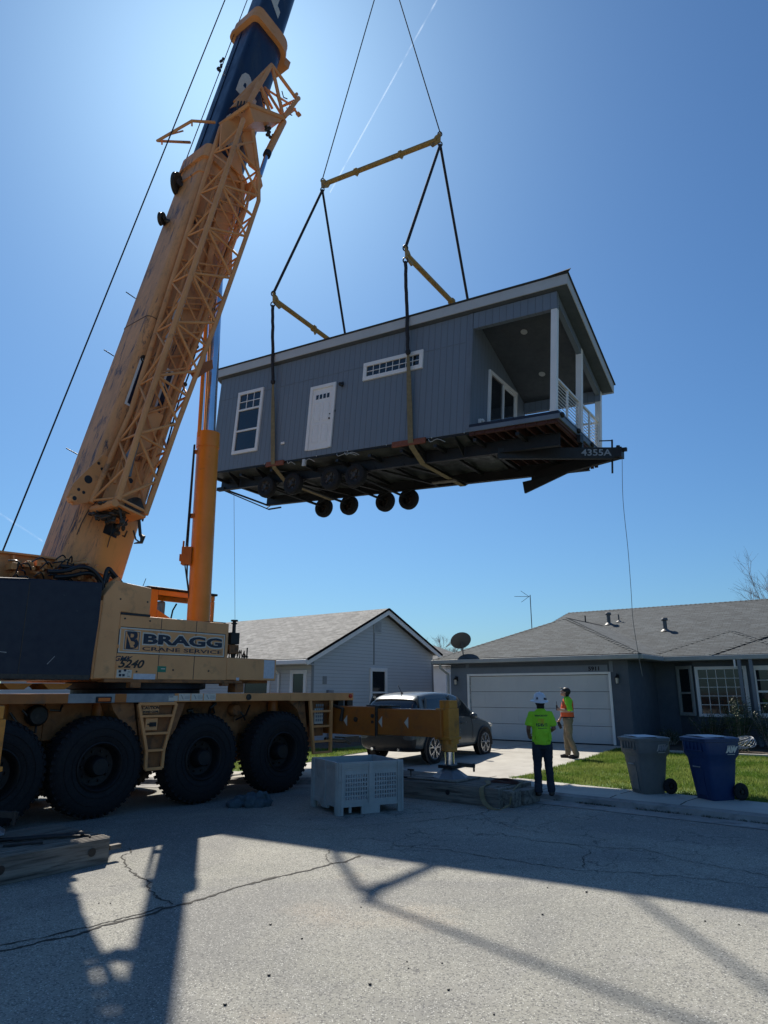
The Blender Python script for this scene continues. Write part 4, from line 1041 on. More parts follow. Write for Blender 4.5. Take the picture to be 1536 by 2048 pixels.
# counterweight
cwx, _ = cs(196, 1250, 0)
b = MB(CM)
nx = 14
b.box(-5.6, cwx - .02, .0, 2.9, 2.08, 3.50)
b.build('counterweight', 'navy', crane, bevel=.04)
b = MB(CM); b.prism([(-5.62, -.015, 3.40), (-4.6, -.015, 3.44), (-3.6, -.015, 3.50), (-3.2, -.015, 3.56), (-2.4, -.015, 3.60), (cwx, -.015, 3.62), (cwx, -.015, 3.0), (cwx - .05, -.015, 2.10), (-5.62, -.015, 2.06)], (0, .015, 0))
b.prism([(-5.62, 0, 3.40), (-4.6, 0, 3.44), (-3.6, 0, 3.50), (-3.2, 0, 3.56), (-2.4, 0, 3.60), (cwx, 0, 3.62), (cwx, .5, 3.60), (-5.62, .5, 3.45)], (0, 0, .01))
b.build('counterweight_cover', 'navy', crane, bevel=.01)
b = MB(CM); b.box(cwx + .01, xa - .19, .12, .8, 2.09, 3.3); b.box(cwx, cwx + .10, .06, .2, 2.09, 3.35); b.build('housing_corner', 'tan', crane, bevel=.01)
b = MB(CM)
for (u0, u1) in ((5, 65), (85, 145)): a, z = cs(u0, 1372, .3); c, _ = cs(u1, 1372, .3); b.prism([(a, .3, z + .04), (c, .3, z + .04), (c - .12, .3, z - .05), (a + .1, .3, z - .05)], (0, .6, 0))
b.build('counterweight_bracket', 'orange', crane)
# rear deck plates that hold the boom foot
b = MB(CM)
topl = [(-5.6, 4.10), cs(0, 1105, .9), cs(70, 1113, .9), cs(150, 1125, .9), cs(205, 1150, .9), cs(240, 1168, .9)]
pts = [(x, .9, z) for x, z in topl] + [(cs(240, 1168, .9)[0] + .05, .9, 3.3), (-5.6, .9, 3.3)]
b.prism(pts, (0, .05, 0))
b.prism([(p[0], 2.0, p[2]) for p in pts], (0, .05, 0))
b.build('boom_foot_plate', 'tan', crane)
b = MB(CM)
for i in range(len(topl) - 1): b.bar((topl[i][0], .88, topl[i][1]), (topl[i + 1][0], .88, topl[i + 1][1]), .16, .03, (0, 0, 1))
a = cs(22, 1112, .9); b.bar((a[0], .84, a[1]), (a[0] + .1, .84, 3.4), .12, .03)
a = cs(107, 1120, .9); b.bar((a[0], .84, a[1] - .02), (a[0], .84, 3.6), .10, .02)
b.build('plate_flange', 'tan', crane)
rr = random.Random(5)
b = MB(CM)
for k in range(46):
    u, v = rr.uniform(25, 190), rr.uniform(1125, 1172); s, z = cs(u, v, .6); 
    if rr.random() < .5: b.box(s - rr.uniform(.02, .09), s + rr.uniform(.02, .09), .55, .8, z - rr.uniform(.02, .07), z + rr.uniform(.02, .07))
    else: b.tube((s, .5, z), (s + rr.uniform(-.18, .18), .7, z + rr.uniform(-.08, .08)), rr.uniform(.015, .035), seg=8)
b.build('valve_block', 'tan', crane, bevel=.004)
b = MB(CM)
for k in range(26):
    u, v = rr.uniform(30, 180), rr.uniform(1118, 1168); p = V(cp(u, v, .5)); q = V(cp(u + rr.uniform(-35, 35), min(v + rr.uniform(-18, 18), 1172), .5)); m_ = (p + q) / 2 + V((0, -.05, rr.uniform(-.04, .12)))
    b.path(cr([p, m_, q], 4), .012, 5)
b.build('small_hose', 'hose', crane, smooth=60)
b = MB(CM)
for k, pl in enumerate(([(95, 1143), (130, 1142), (160, 1134), (185, 1140), (205, 1165), (206, 1186)], [(108, 1154), (140, 1152), (175, 1146), (195, 1155), (203, 1180)], [(120, 1132), (150, 1135), (165, 1132), (190, 1145), (209, 1175)], [(205, 1176), (212, 1148), (217, 1137), (226, 1146), (245, 1169)], [(208, 1180), (215, 1155), (222, 1148), (229, 1156)])):
    b.path(cr([V(cp(u, v, .30 + .03 * k)) for u, v in pl], 5), .035, 8)
b.build('hydraulic_hose', 'hose', crane, smooth=60)
b = MB(CM); s, z = cs(225, 1165, .3); b.bar((s - .1, .3, z - .12), (s + .12, .3, z + .06), .08, .12); b.box(s - .25, s - .02, .25, .45, z - .3, z - .2); b.build('hose_bracket', 'tan', crane, bevel=.005)
# whip antenna, low work-light mast, hoses on the front step
b = MB(CM); b.tube(cp(284, 1177, .4), cp(292, 1157, .4), .006, seg=5); b.build('whip_antenna', 'black', crane)
b = MB(CM); s, z = cs(469, 1300, .15)
b.tube((s, .2, 2.52), (s, .2, 3.22), .035, seg=10); b.tube((s, .2, 3.22), (s, .2, 3.25), .07, seg=12); b.tube((s, .2, 3.17), (s, .2, 3.19), .06, seg=12); b.box(s - .13, s + .07, .1, .3, 2.78, 3.0); b.build('winch_motor', 'black', crane, bevel=.006)
b = MB(CM); b.box(s - .14, s + .08, .12, .3, 2.60, 2.77); b.build('motor_mount', 'brown', crane, bevel=.01)
b = MB(CM)
for k in range(8): x_ = s - .15 + k * .06; b.path([(x_, .2, 2.5), (x_ + rr.uniform(-.05, .05), .15, 2.66 + rr.uniform(-.03, .05)), (x_ + .08, .2, 2.52)], .012, 5)
b.tube((s + .42, .3, 2.52), (s + .42, .3, 2.74), .015, seg=6); b.box(s + .3, s + .44, .28, .32, 2.55, 2.575); b.build('fitting_hose', 'hose', crane)
# small knuckled hinges on roof edge of housing
b = MB(CM); b.box(xb - .45, xb - .05, .08, .9, 3.15, 3.17); b.build('roof_rail', 'brown', crane)
# operator cab on the far side
cy0, cy1 = 2.3, 3.15
cx0, cx1 = -.05, 1.62
b = MB(CM)
b.box(cx0, cx1, cy0, cy1, 2.15, 3.10)
prof = [(cx0, 3.10), (cx0, 3.98), (cx0 + .12, 4.04), (cx1 - .1, 4.06), (cx1, 3.98), (cx1 + .02, 3.10)]
wn_ = [(cx0 + .40, 3.42), (cx0 + .40, 3.80), (cx0 + .46, 3.88), (cx1 - .15, 3.90), (cx1 - .12, 3.25), (cx0 + .9, 3.22)]
for yy in (cy0, cy1 - .04):
    b.box(cx0, cx0 + .24, yy, yy + .04, 3.10, 4.0); b.box(cx0 + .24, cx1, yy, yy + .04, 3.88, 4.0); b.box(cx1 - .1, cx1, yy, yy + .04, 3.1, 3.88)
    b.prism([(cx0 + .24, yy, 3.10), (cx0 + .24, yy, 3.58), (cx0 + .75, yy, 3.34), (cx1 - .1, yy, 3.2), (cx1 - .1, yy, 3.10)], (0, .04, 0))
b.box(cx0, cx0 + .05, cy0 + .04, cy1 - .04, 3.10, 3.45); b.box(cx0, cx0 + .05, cy0 + .04, cy1 - .04, 3.88, 4.0)
cab = b.build('operator_cab', 'orange', crane, bevel=.02)
b = MB(CM); b.box(cx0 - .03, cx1 + .05, cy0 - .03, cy1 + .03, 4.0, 4.05); b.build('cab_roof', 'black', cab, bevel=.015)
m, nt, bs = newmat('clear_cab_glass'); bs.inputs['Base Color'].default_value = (.75, .9, .95, 1); bs.inputs['Roughness'].default_value = .02; bs.inputs['Transmission Weight'].default_value = 1; bs.inputs['IOR'].default_value = 1.1
MT['clear'] = m
b = MB(CM); b.box(cx0 + .22, cx1 - .08, cy0 + .015, cy0 + .02, 3.15, 3.90); b.build('cab_window', 'clear', cab)
b = MB(CM); b.box(cx0 + .55, cx0 + .9, 2.5, 2.9, 2.9, 3.4); b.box(cx0 + .42, cx0 + .56, 2.5, 2.9, 3.0, 3.80); b.build('cab_seat', 'grey', cab, bevel=.05)
b = MB(CM); b.path([(cx0 + .62, 2.45, 3.1), (cx0 + .68, 2.42, 3.6), (cx0 + .75, 2.4, 3.75)], .02, 6); b.build('cab_lever', 'black', cab)
# --- boom
BA = rad(38); BE = rad(77.3)
BN = V((math.cos(BA), -math.sin(BA), 0)); BD = V((math.sin(BA) * math.cos(BE), math.cos(BA) * math.cos(BE), math.sin(BE))); BF = V((math.sin(BA) * math.sin(BE), math.cos(BA) * math.sin(BE), -math.cos(BE)))
B0 = V((-5.58, 12.12, 4.28))
def bp(t, f, n): return B0 + BD * t + BF * f + BN * n
BM = basis(B0, BD, BF, BN); BMI = BM.inverted()
SCUFFS = []
def backpix(u, v, f=-.42):
    q = BMI @ onplane(u, v, B0 + BF * f, BF); return q.x, q.z
for (u, v, rt_, rn_) in ((272, 628, .30, .35), (238, 742, .35, .45), (202, 846, .28, .45), (352, 430, .9, .22), (375, 335, .35, .3), (160, 935, .8, .3), (180, 1000, .9, .25), (300, 545, .5, .2)):
    t_, n_ = backpix(u, v); SCUFFS.append((t_, n_, rt_, rn_))
MT['boom'] = boommat()
battr = lambda p: tuple(BMI @ p)
def bpix(u, v, n):
    q = BMI @ onplane(u, v, B0 + BN * n, BN); return q.x, q.y
def section(f0, f1, hn, rc=.14, seg=7):
    """closed outline in (f, n): flat back at f0 with rounded corners, rounded belly towards f1"""
    out = []
    for sx, sy in ((1, 1),):
        for k in range(seg + 1):   # back right corner (n=+hn)
            a = math.pi / 2 * k / seg
            out.append((f0 + rc - rc * math.cos(a), hn - rc + rc * math.sin(a)))
    fm = f1 - hn * .95
    for k in range(2 * seg + 5):
        a = math.pi * k / (2 * seg + 4)
        out.append((fm + (f1 - fm) * math.sin(a) ** .85, hn * math.cos(a) if abs(math.cos(a)) > 1e-6 else 0))
    for k in range(seg + 1):
        a = math.pi / 2 * k / seg
        out.append((f0 + rc - rc * math.sin(a), -hn + rc - rc * math.cos(a)))
    return out
def boomsec(name, t0, t1, f0, f1, hn, mat, nseg=1, parent=None, label=None, rc=.14):
    b = MB(); S = section(f0, f1, hn, rc); n = len(S)
    ts = [t0 + (t1 - t0) * k / nseg for k in range(nseg + 1)]
    vs = [bp(t, f, nn) for t in ts for f, nn in S]
    fs = [(i * n + k, i * n + (k + 1) % n, (i + 1) * n + (k + 1) % n, (i + 1) * n + k) for i in range(nseg) for k in range(n)]
    fs += [tuple(range(n))[::-1], tuple(range(nseg * n, (nseg + 1) * n))]
    b.add(vs, fs)
    return b.build(name, mat, parent or crane, smooth=35, world_attr=battr, label=label)
def boomring(name, t0, t1, f0, f1, hn, th, mat, lean=0.0):
    b = MB(); S = section(f0, f1, hn); S2 = section(f0 - th, f1 + th, hn + th, .18); n = len(S)
    vs = [bp(t + lean * (f - f0), f, nn) for t in (t0, t1) for P in (S, S2) for f, nn in P]
    fs = []
    for k in range(n):
        k2 = (k + 1) % n
        fs += [(k, k2, n + k2, n + k), (2 * n + k, 3 * n + k, 3 * n + k2, 2 * n + k2), (n + k, n + k2, 3 * n + k2, 3 * n + k)]
    b.add(vs, fs); return b.build(name, mat, crane, smooth=35, bevel=0, world_attr=battr)
bs1 = boomsec('boom_base_section', -.9, 10.0, -.42, .93, .50, 'boom', 6)
boomring('boom_collar', 9.75, 10.15, -.42, .93, .50, .07, 'boom', 0)
boomring('collar_band', 9.3, 9.36, -.42, .93, .50, .03, 'boom')
bs2 = boomsec('boom_section', 10.0, 15.5, -.37, .80, .44, 'boomblue', 3, label='lower navy telescopic boom section')
boomring('boom_collar', 15.15, 15.30, -.37, .80, .44, .13, 'tan', .0); boomring('boom_collar', 15.32, 15.62, -.37, .80, .44, .10, 'tan')
boomsec('boom_section', 15.5, 22.5, -.33, .68, .38, 'boomblue', 2, label='second navy telescopic boom section')
boomring('boom_collar', 22.2, 22.6, -.33, .68, .38, .08, 'tan')
boomsec('boom_section', 22.5, 32, -.29, .58, .33, 'boomblue', 2, label='third navy telescopic boom section')
boomsec('boom_section', 32, 43.0, -.25, .5, .28, 'boomblue', 2, label='top navy telescopic boom section')
# raised ribs on the blue section, box flange on collar
b = MB()
b.bar(bp(10.2, .36, .40), bp(15.1, .36, .40), .05, .05); b.bar(bp(10.2, -.375, -.12), bp(15.1, -.375, -.12), .10, .03, tuple(BF))
b.build('boom_rib', 'boomblue', crane)
b = MB(); b.add([bp(15.2, .70, .2), bp(15.2, 1.08, .25), bp(15.2, 1.08, -.25), bp(15.2, .70, -.35), bp(15.5, .70, .2), bp(15.5, 1.08, .25), bp(15.5, 1.08, -.25), bp(15.5, .70, -.35)], [(0, 3, 2, 1), (4, 5, 6, 7), (0, 1, 5, 4), (1, 2, 6, 5), (2, 3, 7, 6), (3, 0, 4, 7)]); b.build('collar_lug', 'tan', crane, bevel=.02)
# boom foot
b = MB(); b.path([bp(-.6, -.1, .62), bp(-.6, -.1, -.62)], .28, 20); b.build('boom_pivot', 'tan', crane, smooth=40)
b = MB(); # weld ring, hatch marks and lugs on the base section
S = section(-.423, .933, .503)
pl = [bp(5.05, f, nn) for k, (f, nn) in enumerate(S[-8:] + S[:14])]
b.path(pl, .008, 5)
pl = []
for k in range(13):
    a = math.pi * k / 12; pl.append(bp(.2 + .85 * math.sin(a), -.02 + .30 * math.cos(a) * -1, .504))
b.path(pl, .008, 5)
b.build('weld_seam', 'greaser', bs1)
b = MB()
for (t_, f_) in ((.55, .25), (1.5, .1)): b.add([bp(t_ + dt, f_ + df, .504) for dt, df in ((-.13, -.14), (-.13, .14), (.13, .14), (.13, -.14))], [(0, 1, 2, 3)])
b.build('access_hole', 'decalblack', bs1)
for (t_, f_) in ((4.05, -.22), (7.9, -.2)):
    b = MB(); b.lathe([(.085, 0), (.085, .02), (.05, .02), (.05, .004), (.001, .004)], bp(t_, f_, .5), tuple(BN), 20); b.lathe([(.035, 0), (.035, .03), (.001, .03)], bp(t_, f_, .5), tuple(BN), 14); b.build('boom_plug', 'greaser', bs1, smooth=40)
# white framed panels (long rectangles) on the side
for (t0, t1, f0, f1, nn) in ((2.95, 4.05, -.30, -.12, .508), (2.9, 4.2, .30, .5, .50), (4.6, 6.0, .05, .22, .508)):
    b = MB()
    def bb(ta, tb, fa, fb, n_): b.add([bp(t, f, q) for q in (n_, n_ + .006) for t, f in ((ta, fa), (ta, fb), (tb, fb), (tb, fa))], [(0, 1, 2, 3), (4, 7, 6, 5), (0, 4, 5, 1), (1, 5, 6, 2), (2, 6, 7, 3), (3, 7, 4, 0)])
    t_ = .045
    bb(t0, t1, f0, f0 + t_, nn); bb(t0, t1, f1 - t_, f1, nn); bb(t0, t0 + t_, f0 + t_, f1 - t_, nn); bb(t1 - t_, t1, f0 + t_, f1 - t_, nn)
    o = b.build('boom_plaque', 'white', bs1)
    b = MB(); bb(t0 + t_, t1 - t_, f0 + t_, f1 - t_, nn - .003); b.build('plaque_field', 'decalnavy', o)
# lettering on the blue sections, read upwards
lm = lambda t, f, n: basis(bp(t, f, n), BD, -BF, BN)
def boomtext(body, t, f, n, L, Ht):
    o = text(body, I4, 1.0, 'decalwhite', 'tmp', None, off=.05); xs = [v.co.x for v in o.data.vertices]; zs = [v.co.y for v in o.data.vertices]
    mx, mz = (max(xs) + min(xs)) / 2, (max(zs) + min(zs)) / 2; bb_ = MB(lm(t, f, n))
    bb_.add([((v.co.x - mx) * L / (max(xs) - min(xs)), (v.co.y - mz) * Ht / (max(zs) - min(zs)), v.co.z) for v in o.data.vertices], [tuple(p.vertices) for p in o.data.polygons])
    bpy.data.objects.remove(o); return bb_.build('boom_lettering', 'decalwhite', crane, fixn=False)
boomtext('B', 11.2, .03, .445, 1.1, .60); boomtext('R', 12.98, .06, .445, 1.15, .62); boomtext('A', 16.75, -.02, .385, 1.2, .52); boomtext('G', 18.6, -.1, .385, 1.1, .52); boomtext('G', 20.4, -.1, .385, 1.1, .52)
# ropes on the back of the boom, rope guides and rollers
b = MB(); b.tube(bp(-.55, -1.18, .0), bp(43, -1.0, .0), .016, seg=6); b.tube(bp(9.4, -.46, -.38), bp(43, -.32, -.25), .013, seg=6); b.build('hoist_rope', 'rope', crane)
b = MB()
gp_ = [(9.5, -.9, .55), (9.9, -1.25, .62), (9.3, -1.95, .3), (9.25, -1.5, -.2), (9.3, -.9, -.5)]
gq = lambda u, v, n: bp(*bpix(u, v, n), n)
b.path([gq(430, 245, .5), gq(384, 242, .3), gq(315, 282, -.3), gq(380, 285, -.45)], .035, 8); b.path([gq(330, 272, -.3), gq(366, 262, -.4)], .02, 6)
b.tube(gq(384, 242, .3), gq(384, 252, .3), .02); b.tube(gq(324, 281, -.3), gq(324, 289, -.3), .02)
b.build('rope_guide', 'tan', crane, smooth=40)
for (u_, v_, r_) in ((354, 368, .26), (324, 438, .15)):
    b = MB(); c = gq(u_, v_, -.25); t_ = bpix(u_, v_, -.25)[0]; b.lathe([(.0, -.04), (r_, -.04), (r_ - .03, 0), (r_, .04), (0, .04)], c, tuple((BN * .8 + BF * .5).normalized()), 28); b.lathe([(r_ * .35, -.1), (r_ * .35, .1)], c, tuple(BN), 12, cap=True)
    b.tube(c, bp(t_, -.3, -.1), .05); b.build('rope_sheave', 'greaser', crane, smooth=40)
b = MB()
for t_ in (2.0, 4.35, 5.9): b.tube(bp(t_, -.40, -.45), bp(t_ + .03, -.62, -.50), .012, seg=6)
for t_ in (13.6, 13.9, 9.3): 
    for k in range(5): b.ell(bp(t_ + R.uniform(-.2, .2), -.42 - R.uniform(0, .06), -.45 + R.uniform(-.05, .1)), (.04, .03, .05), 6, 4)
b.build('rope_lug', 'greaser', crane)
# --- stowed lattice jib on the boom side
def lac(b, P, Q, ts, r, zig=True):
    pass
def flerp(tab, t):
    for (a, fa), (c, fc_) in zip(tab, tab[1:]):
        if t <= c: return fa + (fc_ - fa) * max(0, (t - a)) / (c - a)
    return tab[-1][1]
tC = [(.77, .42), (1.05, .43), (2.82, .50), (5.55, .66), (8.1, .76), (9.1, .79), (9.8, .58), (10.75, .12)]
tB = [(.77, -.17), (2.3, -.21), (8, -.20), (11, -.20)]
tA = [(.77, -.32), (2.5, -.16), (7.6, -.28), (11, -.36)]
nA, nB = .60, 1.22
def jp(which, t):
    if which == 'A': return bp(t, flerp(tA, t), nA)
    if which == 'B': return bp(t, flerp(tB, t), nB)
    if which == 'C': return bp(t, flerp(tC, t), nB - .02)
    if which == 'D': return bp(t, flerp(tC, t) + .02, nA)
jib = MB()
T0, T1 = .8, 10.75
for wch, r in (('A', .055), ('B', .055), ('C', .05), ('D', .05)):
    ts = [T0, 2.8, 5.5, 8.1, 9.1, 9.8, T1]
    jib.path([jp(wch, t) for t in ts], r, 10)
jb = jib.build('jib_chord', 'tan', crane, smooth=40)
jib = MB()
n = 15
tt = [T0 + .05 + (T1 - .3 - T0) * k / n for k in range(n + 1)]
for i in range(n):
    t0, t1 = tt[i], tt[i + 1]
    a, c = (t0, t1) if i % 2 == 0 else (t1, t0)
    jib.tube(jp('B', a), jp('C', c), .028, seg=8); jib.tube(jp('A', c), jp('D', a), .026, seg=8)
    jib.tube(jp('A', a), jp('B', c), .024, seg=8); jib.tube(jp('D', c), jp('C', a), .024, seg=8)
    if i % 2 == 0:
        jib.tube(jp('B', t0), jp('C', t0), .026, seg=8); jib.tube(jp('A', t0), jp('B', t0), .022, seg=8); jib.tube(jp('D', t0), jp('C', t0), .024, seg=8)
jib.build('jib_lacing', 'tan', crane, smooth=40)
# fly section nested inside
jib = MB()
def kp(w_, t):
    fa, fb = flerp(tB, t) + .13, flerp(tC, t) - .13
    return bp(t, *{'a': (fa, .68), 'b': (fa, 1.02), 'c': (fb, 1.02), 'd': (fb, .68)}[w_])
ts = [1.3 + 8 * k / 17 for k in range(18)]
for w_ in 'abcd': jib.path([kp(w_, t) for t in ts], .032, 8)
for i in range(17):
    for p_, q_ in (('b', 'c'), ('a', 'd'), ('a', 'b')):
        s1, s2 = (ts[i], ts[i + 1]) if i % 2 else (ts[i + 1], ts[i])
        jib.tube(kp(p_, s1), kp(q_, s2), .018, seg=6)
jib.build('fly_jib_section', 'tan', crane, smooth=40)
# head plates at the lower end
def bplate(b, pts, n0, n1):
    P = [bp(t, f, n0) for t, f in pts]; b.prism(P, BN * (n1 - n0))
b = MB()
bplate(b, [(.62, -.60), (.72, -.75), (1.0, -.72), (1.75, -.40), (1.75, -.28), (1.15, -.30), (.80, -.34)], .56, .60)
bplate(b, [(.70, -.20), (.70, .40), (1.7, .46), (1.95, .30), (1.75, -.12)], .64, .67)
bplate(b, [(1.9, -.1), (1.9, .22), (2.9, .30), (2.9, -.1)], .95, .97)
b.add([bp(.72, -.20, .60), bp(.72, .42, .60), bp(.72, .42, 1.24), bp(.72, -.20, 1.24), bp(.76, -.20, .60), bp(.76, .42, .60), bp(.76, .42, 1.24), bp(.76, -.20, 1.24)], [(0, 1, 2, 3), (4, 7, 6, 5), (0, 4, 5, 1), (1, 5, 6, 2), (2, 6, 7, 3), (3, 7, 4, 0)])
b.tube(bp(.72, -.22, .55), bp(.72, -.22, 1.28), .07); b.tube(bp(.72, -.65, .52), bp(.72, -.65, .68), .07)
bplate(b, [(.62, .30), (.62, .46), (2.0, .56), (2.0, .42)], .60, .63)
bplate(b, [(1.9, -.22), (1.9, -.14), (.8, -.14), (.8, -.24)], 1.19, 1.25)
b.build('jib_foot', 'tan', crane, bevel=.008)
for (t_, f_, r_) in ((1.55, -.42, .03), (1.48, -.33, .03), (1.18, -.50, .075), (.93, -.60, .03), (.92, -.50, .03), (.72, -.65, .04)):
    b = MB(); b.lathe([(r_, 0), (.001, 0)], bp(t_, f_, .6025 if t_ > .8 else .6825), tuple(BN), 18); b.build('lightening_hole', 'decalblack', crane)
for (t_, f_, r_) in ((1.25, .08, .035), (1.5, .22, .05), (1.05, .28, .03)): b = MB(); b.lathe([(r_, 0), (.001, 0)], bp(t_, f_, .6725), tuple(BN), 18); b.build('lightening_hole', 'decalblack', crane)
b = MB()
rb = random.Random(9)
for k in range(26):
    p = bp(rb.uniform(.45, .75), rb.uniform(-.35, .5), rb.uniform(.6, 1.2)); b.ell(p, (rb.uniform(.03, .07),) * 2 + (rb.uniform(.03, .06),), 8, 5); b.tube(p, bp(.76, rb.uniform(-.1, .4), rb.uniform(.65, 1.15)), .02, seg=6)
for k in range(5):
    p = bp(rb.uniform(.4, .8), rb.uniform(-.2, .5), rb.uniform(.6, 1.2)); q = p + V((rb.uniform(-.25, .25), rb.uniform(-.2, .2), rb.uniform(-.18, .05))); b.path([p, (p + q) / 2 + V((0, 0, -.06)), q], .015, 6)
c = bp(1.0, .45, .75); b.lathe([(0.001, -.035), (.22, -.035), (.19, 0), (.22, .035), (0.001, .035)], c, tuple(BN), 26)
p = bp(.78, .42, 1.0); b.path([p, p + V((.05, .02, -.32)), p + V((.10, .02, -.36)), p + V((.08, .02, -.46)), p + V((-.05, .02, -.48))], [.03, .03, .05, .035, .01], 7)
b.build('jib_fittings', 'greaser', crane, smooth=40)
b = MB(); p = bp(1.2, -.05, .95); b.path([bp(2.1, -.05, 1.0), bp(1.75, -.1, 1.0), bp(1.4, 0, 1.02)], [.04, .09, .03], 10); b.build('tarpaulin_wrap', 'slate', crane, smooth=60)
# top bracket frame
pc = lambda u, v, n: bp(*bpix(u, v, n), n)
b = MB()
apex, tipR, tipR2 = pc(543.6, 130, 1.0), pc(594, 199, 1.15), pc(597, 229, 1.0)
jn, jl = pc(567, 236, 1.1), pc(497.6, 209, 1.2)
jn2 = pc(572, 226, .6); lft = pc(440, 250, .6)
for p, q, r in ((apex, tipR, .045), (apex, jn, .05), (apex, jl, .05), (jl, jn, .055), (pc(560, 215, .7), tipR, .035), (pc(530, 175, .7), jn, .035), (pc(516, 160, .7), pc(545, 218, .7), .035), (jl, lft, .05), (apex, pc(470, 205, .6), .05), (pc(519, 165, 1.1), pc(540, 225, 1.1), .04), (pc(535, 180, .65), pc(585, 212, .65), .03), (jn, pc(590, 218, .9), .035), (pc(582, 212, .9), tipR2, .03), (pc(520, 170, .6), pc(530, 225, .6), .03), (jl, pc(519, 165, 1.1), .06)):
    b.tube(p, q, r, seg=8)
b.bar(jn, tipR, .16, .10); b.tube(tipR, pc(597, 197, 1.1), .06); b.tube(pc(588, 193, 1.15), pc(594, 188, 1.15), .04)
b.bar(tipR2 - V((.04, 0, .03)), tipR2 + V((.04, 0, .03)), .05, .12)
b.build('jib_bracket', 'tan', crane, smooth=40)
b = MB()
b.prism([jl, jn, pc(560, 245, 1.1), pc(508, 243, 1.2)], tuple(BN * -.5))
b.prism([pc(497, 205, 1.0), pc(541, 135, .95), pc(520, 150, .9), pc(462, 215, .9)], tuple(BN * -.06))
b.prism([pc(444, 247, .8), pc(488, 225, .8), pc(478, 275, .8), pc(440, 300, .8)], tuple(BN * -.05))
b.prism([pc(492, 250, .7), pc(506, 250, .7), pc(519, 345, .7), pc(500, 330, .7), pc(485, 270, .7)], tuple(BN * -.06))
b.prism([pc(460, 290, .66), pc(485, 310, .66), pc(480, 350, .66), pc(462, 330, .66)], tuple(BN * -.05))
b.prism([pc(435, 420, .62), pc(470, 385, .62), pc(466, 440, .62), pc(430, 500, .62), pc(418, 560, .62), pc(402, 580, .62)], tuple(BN * -.05))
b.prism([pc(505, 360, .75), pc(522, 352, .75), pc(526, 372, .75), pc(512, 395, .75)], tuple(BN * -.3))
b.build('bracket_plate', 'tan', crane, bevel=.006)
b = MB(); b.tube(pc(567, 243, 1.0), pc(534.7, 307.7, 1.0), .085, seg=16); jc = b.build('jib_cylinder', 'tan', crane, smooth=40)
b = MB(); b.tube(pc(536, 305, 1.0), pc(533, 312, 1.0), .095, seg=16); b.build('cylinder_gland', 'black', jc, smooth=40)
b = MB(); b.tube(pc(534, 308, 1.0), pc(520, 352, 1.0), .055, seg=14); b.build('cylinder_rod', 'chrome', jc, smooth=40)
b = MB()
for k in range(12): b.ell(pc(rb.uniform(531, 547), rb.uniform(252, 275), .95), (.05, .05, .04), 7, 5)
for k in range(8): p = pc(rb.uniform(520, 575), rb.uniform(180, 225), .8); b.path([p, p + V((.05, 0, -.2)), p + V((.15, 0, -.25))], .015, 5)
for k in range(4): b.path([pc(477 + k * 6, 203, 1.0), pc(474 + k * 6, 215, 1.0), pc(478 + k * 6, 226, 1.0)], .02, 6)
b.build('bracket_fittings', 'greaser', crane)
# --- lift cylinder
b = MB(); cb, ct = V((-3.86, 14.33, 2.75)), V((-3.905, 14.245, 7.42))
b.path([cb, ct], .235, 32); b.path([ct - (ct - cb).normalized() * .32, ct + V((0, 0, .03))], .25, 32); lc = b.build('lift_cylinder', 'orange', crane, smooth=40)
b = MB(); b.path([ct, ct + V((0, 0, .05))], .17, 28); b.build('cylinder_gland', 'black', lc, smooth=40)
rt = V((-3.96, 14.18, 11.9))
b = MB(); b.tube(ct, rt, .150, seg=28); b.build('lift_cylinder_rod', 'chrome', crane, smooth=40)
ud = SX * -1
off = V((-.16, -.19, 0))
b = MB(); b.path([ct + off * .95 - V((0, 0, .1)), rt + off * .8 - V((0, 0, 1.0))], .045, 10); b.build('sensor_tube', 'orange', crane, smooth=40)
b = MB(); q = onplane(412, 735, ct, hy); b.prism([pc(378, 745, .3), pc(400, 728, .3), pc(418, 722, .3), pc(420, 740, .3), pc(405, 748, .3), pc(388, 760, .3)], tuple(BN * .12)); b.build('tube_bracket', 'orangedirty', crane, bevel=.008)
b = MB(); b.prism([rt + V((-.35, -.3, -.6)), rt + V((.15, .12, -.5)), rt + V((.12, .1, .3)), rt + V((-.7, -.6, .6)), rt + V((-.7, -.6, -.3))], tuple(BN * .3)); b.build('rod_bracket', 'tan', crane, bevel=.01)
b = MB(); p0 = V((-3.92, 14.0, 7.1)); off2 = V((-.25, -.08, 0))
b.path([p0 + V((-.2, .0, 0)), V((-4.14, 14.1, 4.9)), V((-4.12, 14.15, 4.2)), V((-4.03, 14.18, 3.7))], .018, 6); b.path([p0 + V((-.22, .02, 0)), V((-4.18, 14.12, 4.5)), V((-4.02, 14.2, 3.6))], .014, 6); b.build('cylinder_hose', 'hose', crane)
b = MB(); p = V((-4.16, 14.14, 4.65)); b.box(p.x - .09, p.x + .12, p.y - .08, p.y + .1, p.z - .18, p.z + .2); b.box(p.x - .14, p.x - .08, p.y - .04, p.y + .04, p.z - .1, p.z + .05); b.tube(p + V((-.08, 0, .2)), p + V((-.08, 0, .34)), .02); b.box(p.x, p.x + .2, p.y - .05, p.y + .1, p.z + .85, p.z + .93); b.box(-4.18, -4.0, 14.1, 14.2, 6.95, 7.02); b.build('holding_valve', 'orangedirty', crane, bevel=.008)
